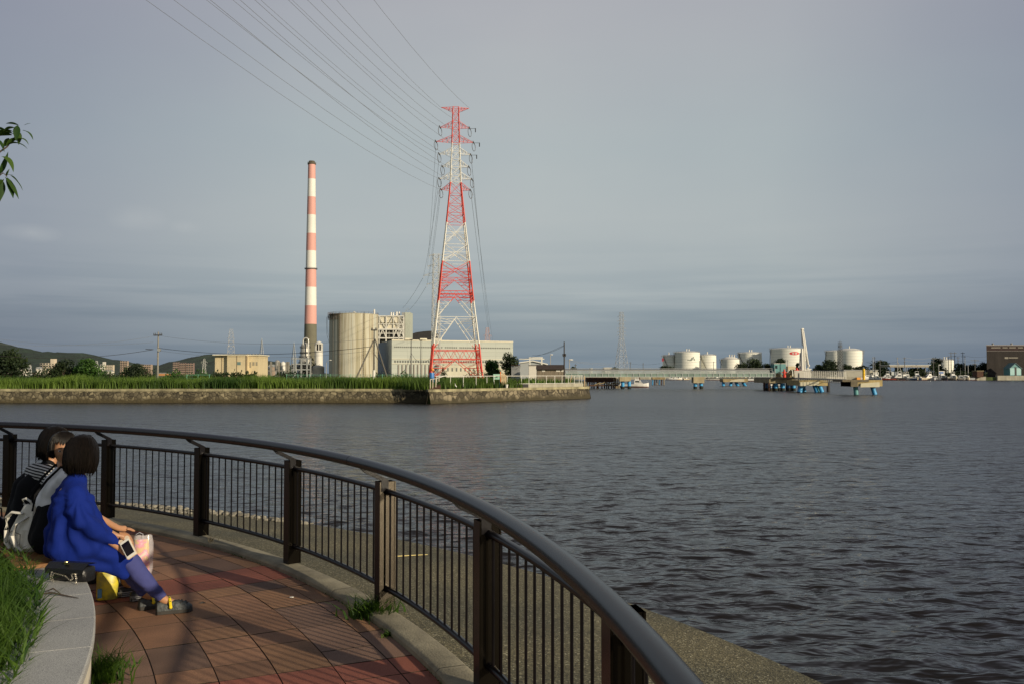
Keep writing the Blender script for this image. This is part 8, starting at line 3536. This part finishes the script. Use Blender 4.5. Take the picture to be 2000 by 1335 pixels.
def p_white(t):
    nd = {'pel': ((0, -.17, .55), .15, .12), 'wai': ((0, -.17, .68), .12, .095), 'che': ((0, -.13, .85), .135, .10), 'up': ((0, -.07, .98), .125, .085), 'nb': ((0, -.06, 1.035), .046), 'nk': ((0, -.065, 1.09), .044), 'hb': ((0, -.065, 1.14), .05)}
    ed = [('pel', 'wai'), ('wai', 'che'), ('che', 'up'), ('up', 'nb'), ('nb', 'nk'), ('nk', 'hb')]
    ro = ['pel']
    for sg, n, el_, wr, kn, an in ((1, 'r', (.24, .06, .74), (.15, .30, .585), (.10, .37, .50), (.10, .46, .10)), (-1, 'l', (-.22, .06, .74), (-.09, .28, .58), (-.09, .36, .50), (-.10, .42, .10))):
        nd[n + 'sh'] = ((sg * .15, -.06, .985), .056)
        nd[n + 'el'] = (el_, .038)
        nd[n + 'w'] = (wr, .025, .02)
        nd[n + 'hip'] = ((sg * .09, -.08, .53), .09)
        nd[n + 'kn'] = (kn, .060)
        nd[n + 'cf'] = (tuple((Vector(kn) * .65 + Vector(an) * .35) + Vector((0, -.015, 0))), .055)
        nd[n + 'an'] = (an, .033)
        nd[n + 'ft'] = (tuple(Vector(an) + Vector((0, .11, -.05))), .032, .026)
        ed += [('up', n + 'sh'), (n + 'sh', n + 'el'), (n + 'el', n + 'w'), ('pel', n + 'hip'), (n + 'hip', n + 'kn'), (n + 'kn', n + 'cf'), (n + 'cf', n + 'an'), (n + 'an', n + 'ft')]
    hand(nd, ed, ro, 'r', nd['rw'][0], (-.25, .85, -.15), (.1, -.1, 1), (-1, .2, 0), .30, 1.05)
    hand(nd, ed, ro, 'l', nd['lw'][0], (.3, .85, -.15), (0, -.1, 1), (1, .2, 0), .30, 1.05)
    V_, F_ = skin_mesh(nd, ed, ro)
    hc, yaw = (.0, -.065, 1.195), R(-96)
    hv, hf, M = head_mesh(hc, yaw, R(-4), .98)
    q = MB()
    q.add(V_, F_)
    q.add(hv, hf)
    q.build('body', skin_m, t, smooth=True)
    face_parts(t, M)
    hair_mesh(t, (hc[0], hc[1], hc[2] + .006), yaw, .06, 1.08, R(-4), 1.03, 8, front=.50, name='dark_hair', fringe=.062)
    q = MB()
    q.path([M @ Vector((-.066, .066, .076)), M @ Vector((-.045, .092, .062))], [.003, .003], 5)
    q.build('hair_clip', mat('gold_clip', (.75, .6, .4), .3, metal=.8), t)
    # white blouse: torso and puffed sleeves
    nd = {'wai': ((0, -.17, .70), .135, .11), 'che': ((0, -.13, .85), .155, .12), 'up': ((0, -.075, .975), .14, .10), 'nb': ((0, -.035, 1.045), .07, .06)}
    ed = [('wai', 'che'), ('che', 'up'), ('up', 'nb')]
    for sg, n, el_ in ((1, 'r', (.235, .05, .77)), (-1, 'l', (-.22, .05, .77))):
        nd[n + 'sh'] = ((sg * .15, -.06, .975), .078)
        nd[n + 'ua'] = ((sg * .20, -.02, .87), .080)
        nd[n + 'el'] = (el_, .070)
        ed += [('up', n + 'sh'), (n + 'sh', n + 'ua'), (n + 'ua', n + 'el')]
    V_, F_ = skin_mesh(nd, ed, ['wai'], 2, .011)
    V_ = folds(V_, F_, .006, lambda c: math.sin(c.z * 40 + c.x * 25 + 3 * mnoise.noise(c * 7)) + .7 * mnoise.noise(c * 14))
    q = MB()
    q.add(V_, F_)
    q.build('white_blouse', white_c, t, smooth=True)
    q = MB()
    q.path([Vector((math.sin(a_) * .072, -.035 + math.cos(a_) * .062, 1.05 + .012 * math.cos(a_))) for a_ in np.linspace(.5, 2 * PI - .5, 14)], .013, 6)
    q.build('collar', white_c, t, smooth=True)
    # pinafore: bib, straps and skirt
    caps = []
    for sg in (-1, 1):
        caps += [((sg * .075, -.17, .56), .135, (sg * .06, -.17, .68), .105), ((sg * .06, -.17, .68), .105, (sg * .06, -.155, .74), .100), ((sg * .085, -.12, .55), .115, (sg * .095, .10, .545), .100), ((sg * .095, .10, .545), .100, (sg * .10, .24, .53), .085)]
    V_, F_ = cloth_union(caps)
    V_ = folds(V_, F_, .006, lambda c: math.sin(c.x * 50 + 2 * mnoise.noise(c * 6)))
    q = MB()
    q.add(V_, F_)
    q.build('black_pinafore', black_c, t, smooth=True)
    for sg in (-1, 1):
        q = MB()
        q.path([(sg * .07, -.28, .76), (sg * .085, -.262, .88), (sg * .095, -.19, .985), (sg * .10, -.10, 1.075), (sg * .09, .0, 1.03), (sg * .07, .015, .88)], .007, 6, flat=1.4)
        q.build('strap', black_c, t, smooth=True)
    blk = mat('shoe_black', (.012, .012, .013), .5)
    st_s = mat('shoe_stripe', (.30, .30, .31), .7)
    for an, to in (((.10, .46), (.13, .68)), ((-.10, .42), (-.10, .64))):
        u_, heel, d, sd = shoe(t, (*an, 0), (*to, 0), blk, blk, 'sandal', .24, .046, high=.06)
        q = MB()
        for z_ in (.012, .026, .040):
            pts = [heel + d * f * .24 + sd * .046 * (w_ + .14) + Vector((0, 0, z_)) for f, w_ in ((0, .3), (.1, .7), (.3, .74), (.6, .95), (.8, 1.0), (1.0, .3))]
            q.path(pts, .0042, 5)
        q.build('sole_stripe', st_s, u_)


person('woman in a white blouse and black pinafore with bare knees, looking back at her neighbour', .650, .07, p_white)


def stripe_mat():
    m, nt, b, N = node_mat('striped_knit')
    tcn = N('ShaderNodeTexCoord')
    wv = N('ShaderNodeTexWave', bands_direction='Z')
    wv.inputs['Scale'].default_value = 14.0
    wv.inputs['Distortion'].default_value = .6
    wv.inputs['Detail'].default_value = 0
    mp_ = N('ShaderNodeMapping')
    mp_.inputs['Rotation'].default_value = (R(20), 0, 0)
    nt.links.new(tcn.outputs['Object'], mp_.inputs[0])
    nt.links.new(mp_.outputs[0], wv.inputs[0])
    r_ = N('ShaderNodeValToRGB')
    ramp(r_, [(.48, (.008, .008, .009)), (.52, (.50, .49, .47))])
    nt.links.new(wv.outputs['Fac'], r_.inputs[0])
    nt.links.new(r_.outputs[0], b.inputs['Base Color'])
    b.inputs['Roughness'].default_value = .9
    return m


def p_stripe(t):
    nd = {'pel': ((0, -.17, .55), .15, .12), 'wai': ((0, -.18, .68), .125, .10), 'che': ((0, -.14, .84), .12, .095), 'up': ((0, -.05, .945), .11, .075), 'nb': ((0, .01, 1.03), .046), 'nk': ((0, .035, 1.10), .046), 'hb': ((0, .05, 1.15), .05)}
    ed = [('pel', 'wai'), ('wai', 'che'), ('che', 'up'), ('up', 'nb'), ('nb', 'nk'), ('nk', 'hb')]
    ro = ['pel']
    for sg, n, el_, wr, kn, an in ((1, 'r', (.24, .02, .74), (.12, .26, .60), (.10, .34, .50), (.10, .44, .10)), (-1, 'l', (-.26, -.12, .74), (-.12, .22, .60), (-.09, .34, .50), (-.10, .40, .10))):
        nd[n + 'sh'] = ((sg * .15, -.045, .95), .046)
        nd[n + 'el'] = (el_, .038)
        nd[n + 'w'] = (wr, .025, .02)
        nd[n + 'hip'] = ((sg * .09, -.08, .53), .09)
        nd[n + 'kn'] = (kn, .060)
        nd[n + 'cf'] = (tuple((Vector(kn) * .65 + Vector(an) * .35) + Vector((0, -.015, 0))), .055)
        nd[n + 'an'] = (an, .033)
        nd[n + 'ft'] = (tuple(Vector(an) + Vector((0, .11, -.05))), .032, .026)
        ed += [('up', n + 'sh'), (n + 'sh', n + 'el'), (n + 'el', n + 'w'), ('pel', n + 'hip'), (n + 'hip', n + 'kn'), (n + 'kn', n + 'cf'), (n + 'cf', n + 'an'), (n + 'an', n + 'ft')]
    hand(nd, ed, ro, 'r', nd['rw'][0], (-.3, .8, -.2), (.1, -.1, 1), (-1, .2, 0), .35)
    hand(nd, ed, ro, 'l', nd['lw'][0], (.3, .8, -.2), (0, -.1, 1), (1, .2, 0), .35)
    V_, F_ = skin_mesh(nd, ed, ro)
    hc, yaw = (.0, .045, 1.20), R(-62)
    hv, hf, M = head_mesh(hc, yaw, R(-14), .98)
    q = MB()
    q.add(V_, F_)
    q.add(hv, hf)
    q.build('body', skin_m, t, smooth=True)
    face_parts(t, M)
    hair_mesh(t, (hc[0], hc[1], hc[2] + .008), yaw, .13, 1.10, R(-14), 1.06, 12, front=.55, name='black_bob')
    sm_ = stripe_mat()
    nd = {'up': ((0, -.055, .96), .13, .09)}
    ed = []
    for sg, n, el_, wr in ((1, 'r', (.24, .02, .74), (.13, .24, .61)), (-1, 'l', (-.26, -.12, .74), (-.13, .20, .61))):
        nd[n + 'sh'] = ((sg * .155, -.05, .968), .068)
        nd[n + 'el'] = (el_, .055)
        nd[n + 'w'] = (wr, .036)
        ed += [('up', n + 'sh'), (n + 'sh', n + 'el'), (n + 'el', n + 'w')]
    V_, F_ = skin_mesh(nd, ed, ['up'], 2, .011)
    V_ = folds(V_, F_, .004, lambda c: math.sin(c.z * 50 + 3 * mnoise.noise(c * 8)))
    q = MB()
    q.add(V_, F_)
    q.build('striped_sleeve', sm_, t, smooth=True)
    caps = []
    for sg in (-1, 1):
        caps += [((sg * .075, -.17, .56), .135, (sg * .06, -.175, .70), .110), ((sg * .06, -.175, .70), .110, (sg * .065, -.14, .85), .105), ((sg * .065, -.14, .85), .105, (sg * .065, -.05, .965), .075), ((sg * .04, -.02, .99), .065, (0, .0, 1.03), .055),
                 ((sg * .085, -.12, .55), .115, (sg * .095, .12, .545), .098), ((sg * .095, .12, .545), .098, (sg * .10, .30, .515), .080)]
    V_, F_ = cloth_union(caps)
    V_ = folds(V_, F_, .005, lambda c: math.sin(c.x * 45 + c.z * 12 + 2 * mnoise.noise(c * 6)))
    q = MB()
    q.add(V_, F_)
    q.build('black_dress', black_c, t, smooth=True)
    blk = mat('shoe_black', (.012, .012, .013), .5)
    for an, to in (((.10, .44), (.12, .66)), ((-.10, .40), (-.10, .62))):
        shoe(t, (*an, 0), (*to, 0), blk, blk, 'shoe', .24, .044, high=.06)


person('woman in a black dress with black and white striped sleeves, furthest along the bench', .712, .03, p_stripe)


# ------------------------------------------------------------------ belongings
def at_bench(r, a, z=0.0):
    return pol(r, a, z)


# phone held in the hand of the person in blue
ph = thing('smartphone', 'white smartphone with a dark screen in a cream bear-eared case, held over the knee', 'phone', (0, 0, 0))
pc = P(250, 1070, 6.36)
ph.location = pc
phn = Vector((-.12, -.88, .42)).normalized()
phy = (Vector((-.58, 0, .80)) - phn * Vector((-.58, 0, .80)).dot(phn)).normalized()
phx = phy.cross(phn)
ph.rotation_euler = Matrix((phx, phy, phn)).transposed().to_euler()
cas = mat('cream_case', (.72, .58, .42), .5)
q = MB()


def rrect(w, h, r, n=5):
    out = []
    for cx_, cy_, a0_ in ((w - r, h - r, 0), (-w + r, h - r, PI / 2), (-w + r, -h + r, PI), (w - r, -h + r, 1.5 * PI)):
        for k in range(n):
            a_ = a0_ + PI / 2 * k / (n - 1)
            out.append((cx_ + r * math.cos(a_), cy_ + r * math.sin(a_)))
    return out


q.prism(rrect(.038, .073, .010), -.010, 0)
for sx in (-.024, .024):
    q.lathe([(.017, -.010), (.017, -.001)], (sx, .078, 0), 14)
q.build('case', cas, ph)
q = MB()
q.prism(rrect(.0335, .069, .008), 0.0002, .0035)
q.build('front_bezel', white_m, ph)
q = MB()
q.prism([(-.0295, -.052), (.0295, -.052), (.0295, .052), (-.0295, .052)], .0036, .0042)
q.build('screen', mat('dark_screen', (.008, .005, .005), .08), ph)

# black handbag lying on the coping
hb = thing('handbag', 'black quilted handbag with a gold clasp and chain on the granite coping', 'bag', pol(9.80, .545, .4215), rz=R(-14))
hb.scale = (.98, .98, .98)
bagm = mat('black_leather', (.008, .008, .009), .35, bump=.2, bscale=30)
gold = mat('gold_metal', (.80, .62, .30), .25, metal=1.0)
q = MB()
sec = [(-.145, .045, .075), (-.13, .062, .095), (0, .068, .105), (.13, .062, .095), (.145, .045, .075)]
vs = []
n = 14
for x_, w_, h_ in sec:
    for k in range(n):
        a_ = 2 * PI * k / n
        vs.append((x_, w_ * math.copysign(abs(math.cos(a_)) ** .5, math.cos(a_)), h_ * .5 + h_ * .5 * math.copysign(abs(math.sin(a_)) ** .5, math.sin(a_))))
fs = [(j * n + k, (j + 1) * n + k, (j + 1) * n + (k + 1) % n, j * n + (k + 1) % n) for j in range(4) for k in range(n)] + [tuple(range(n)), tuple(range(4 * n, 5 * n))[::-1]]
q.add(vs, fs)
q.build('bag_body', bagm, hb, smooth=True)
q = MB()
q.add([(-.15, .06, .104), (.15, .06, .104), (.152, -.03, .115), (-.152, -.03, .115), (-.150, -.075, .085), (.150, -.075, .085), (.14, -.079, .055), (-.14, -.079, .055)], [(0, 3, 2, 1), (3, 4, 5, 2), (4, 7, 6, 5)])
q.add([(-.15, .06, .110), (.15, .06, .110), (.152, -.03, .121), (-.152, -.03, .121), (-.150, -.080, .088), (.150, -.080, .088), (.14, -.084, .055), (-.14, -.084, .055)], [(0, 1, 2, 3), (3, 2, 5, 4), (4, 5, 6, 7)])
q.build('flap', bagm, hb)
q = MB()
q.box((0, -.055, .118), (.035, .012, .012))
q.ball((0, -.06, .128), (.012, .007, .008), 8, 6)
q.build('clasp', gold, hb)
q = MB()
random.seed(3)
pts = [(-.09, -.082, .07), (-.088, -.094, .045), (-.085, -.098, .015), (-.06, -.10, .008), (-.075, -.096, .03), (-.07, -.09, .06), (.02, -.088, .045), (.06, -.092, .02), (.085, -.096, .03), (.07, -.09, .06), (.10, -.088, .065), (.115, -.098, .03), (.12, -.11, .008), (.14, -.12, .006)]
for i in range(len(pts) - 1):
    a_, b_ = Vector(pts[i]), Vector(pts[i + 1])
    nl = max(1, int((b_ - a_).length / .010))
    for k in range(nl):
        p_ = a_.lerp(b_, (k + .5) / nl)
        ax = (b_ - a_).normalized()
        sd = ax.cross(Vector((0, 1, 0) if k % 2 else (0, 0, 1))).normalized()
        q.path([p_ + ax * .0065 * math.cos(t_) + sd * .0042 * math.sin(t_) for t_ in np.linspace(0, 2 * PI, 9)[:-1]], .0014, 4, closed=True)
q.build('chain', mat('bright_chain', (.7, .65, .55), .3, metal=.9), hb)

# cream canvas backpack leaning behind the two people
cn = cloth('cream_canvas', (.76, .72, .62), fold=.9, fscale=9, stretch=(1, 1, 1))


def soft_bag(name, label, cat, loc, rz, secs, m, n=22, seed=1, amp=.008, tilt=(0, 0)):
    """secs: (z, half width, half depth, x shift)"""
    t = thing(name, label, cat, loc, rz)
    q = MB()
    vs = []
    for (z_, w_, d_, sx) in secs:
        for k in range(n):
            a_ = 2 * PI * k / n
            c_ = Vector((sx + w_ * math.copysign(abs(math.cos(a_)) ** .75, math.cos(a_)), d_ * math.copysign(abs(math.sin(a_)) ** .75, math.sin(a_)), z_))
            dd_ = mnoise.noise(c_ * 14 + Vector((seed, 0, 0))) * 1.2 + mnoise.noise(c_ * 30 + Vector((seed, 3, 0))) * .6
            c_ += Vector((math.cos(a_), math.sin(a_), 0)) * amp * dd_ * 2
            vs.append(c_)
    fs = [(j * n + k, j * n + (k + 1) % n, (j + 1) * n + (k + 1) % n, (j + 1) * n + k) for j in range(len(secs) - 1) for k in range(n)] + [tuple(range(n))[::-1], tuple(range((len(secs) - 1) * n, len(secs) * n))]
    q.add(vs, fs)
    q.build('bag_body', m, t, smooth=True)
    return t


bk = soft_bag('backpack', 'cream canvas backpack with tangled straps slumped behind the people', 'bag', pol(9.655, .661, .449), .653 + R(-70), [(0, .085, .055, .0), (.03, .11, .075, 0), (.09, .115, .08, .0), (.16, .105, .075, .005), (.23, .085, .06, .02), (.29, .07, .05, .03), (.325, .04, .03, .035)], cn, seed=4, amp=.011)
bk.scale = (1.16, 1.1, 1.06)
q = MB()
q.path([(.06, -.06, .27), (.0, -.10, .28), (-.06, -.10, .24), (-.075, -.095, .15), (-.085, -.09, .06), (-.05, -.085, .02)], [.016, .018, .018, .017, .016, .012], 8, flat=.5)
q.path([(.08, -.04, .25), (.05, -.10, .20), (.02, -.105, .12), (.05, -.10, .05), (.09, -.08, .02)], [.014, .017, .017, .016, .012], 8, flat=.5)
q.build('strap', cloth('canvas_strap', (.62, .60, .54), fold=.3), bk, smooth=True)
q = MB()
q.path([(-.06, -.082, .06), (0, -.10, .05), (.07, -.088, .06), (.075, -.088, .13), (.0, -.10, .15), (-.06, -.085, .13), (-.06, -.082, .06)], .0025, 4)
q.build('seam', mat('dark_thread', (.10, .09, .08), .8), bk)
q = MB()
q.path([(.0, -.02, .325), (.0, -.03, .36), (.035, -.03, .37), (.07, -.02, .35), (.07, -.01, .32)], .008, 6)
q.build('handle', MATS['canvas_strap'], bk, smooth=True)
sp = soft_bag('shoulder_bag', 'dark purple shoulder bag at the left edge behind the cream backpack', 'bag', pol(9.52, .735, .445), .735, [(0, .12, .06, 0), (.05, .14, .08, 0), (.12, .135, .075, 0), (.17, .10, .055, 0), (.19, .05, .03, 0)], mat('purple_black_leather', (.020, .014, .022), .3, bump=.3, bscale=12), seed=8)
q = MB()
q.path([(-.1, 0, .15), (-.09, -.02, .24), (0, -.02, .28), (.09, -.02, .24), (.1, 0, .15)], .007, 6)
q.build('handle', MATS['purple_black_leather'], sp, smooth=True)
tw = soft_bag('tote_bag', 'small white bag with grey print at the far left edge of the bench', 'bag', pol(9.62, .80, .445), .80, [(0, .10, .05, 0), (.06, .12, .06, 0), (.13, .11, .05, 0), (.15, .10, .04, 0)], mat('printed_cotton', (.62, .62, .60), .85, vscale=26, col2=(.22, .23, .25), var=.1), seed=2)
# clear plastic carrier with sweets, standing on the tiles
m, nt, b, N = node_mat('sweet_wrappers')
tcn = N('ShaderNodeTexCoord')
v1 = N('ShaderNodeTexNoise')
v1.inputs['Scale'].default_value = 17
v1.inputs['Detail'].default_value = 3
nt.links.new(tcn.outputs['Object'], v1.inputs['Vector'])
cr_ = N('ShaderNodeValToRGB')
ramp(cr_, [(.30, (.60, .55, .12)), (.42, (.75, .50, .10)), (.48, (.80, .28, .22)), (.54, (.85, .22, .42)), (.62, (.80, .72, .55)), (.70, (.45, .55, .12))])
nt.links.new(v1.outputs['Color'], cr_.inputs[0])
nt.links.new(cr_.outputs[0], b.inputs['Base Color'])
b.inputs['Roughness'].default_value = .35
wrap_m = m
pg = mat('clear_plastic', (.85, .82, .85), .12)
pb_ = pg.node_tree.nodes['Principled BSDF']
pb_.inputs['Alpha'].default_value = .28
loc = bp(276, 1128, 0)
sb2 = soft_bag('sweet_bag', 'clear plastic carrier full of pink and yellow sweet wrappers on the tiles', 'bag', loc, R(20), [(0.002, .05, .035, 0), (.05, .062, .045, 0), (.15, .064, .042, 0), (.26, .062, .035, 0), (.335, .060, .02, 0)], wrap_m, seed=5, amp=.005)
q = MB()
vs = []
n = 18
for (z_, w_, d_) in ((.0015, .062, .045), (.08, .082, .058), (.2, .085, .052), (.30, .084, .042), (.37, .070, .02)):
    for k in range(n):
        a_ = 2 * PI * k / n
        c_ = Vector((.012 + w_ * math.cos(a_), d_ * math.sin(a_), z_))
        vs.append(c_ * (1 + .03 * mnoise.noise(c_ * 25)))
q.add(vs, [(j * n + k, j * n + (k + 1) % n, (j + 1) * n + (k + 1) % n, (j + 1) * n + k) for j in range(4) for k in range(n)])
q.build('plastic_film', pg, sb2, smooth=True)
for sx in (-.02,):
    q = MB()
    q.path([(sx - .03, 0, .34), (sx - .028, 0, .38), (sx, 0, .395), (sx + .028, 0, .38), (sx + .03, 0, .34)], .006, 6, flat=.5)
    q.build('handle', mat('grey_film', (.5, .5, .54), .3), sb2, smooth=True)
loc = bp(212, 1172, 0)
yb = soft_bag('snack_bag', 'yellow and blue printed bag under the bench edge behind the blue top', 'bag', loc + Vector((-.03, .05, 0)), R(30), [(0.002, .075, .04, 0), (.04, .082, .045, 0), (.16, .082, .035, 0), (.215, .080, .014, 0)], mat('yellow_print', (.72, .58, .02), .4, vscale=12, col2=(.30, .27, .06), var=.1), seed=7)
q = MB()
q.box((-.062, -.042, .06), (.03, .01, .07), .1)
q.build('blue_label', mat('blue_label', (.10, .28, .5), .5), yb)
rb = soft_bag('gift_bag', 'dark maroon bag standing behind the blue leggings', 'bag', bp(238, 1170, 0) + Vector((.02, .16, 0)), R(30), [(0.002, .05, .04, 0), (.08, .055, .045, 0), (.2, .05, .04, 0), (.24, .045, .03, 0)], mat('maroon_film', (.07, .010, .02), .4), seed=9)
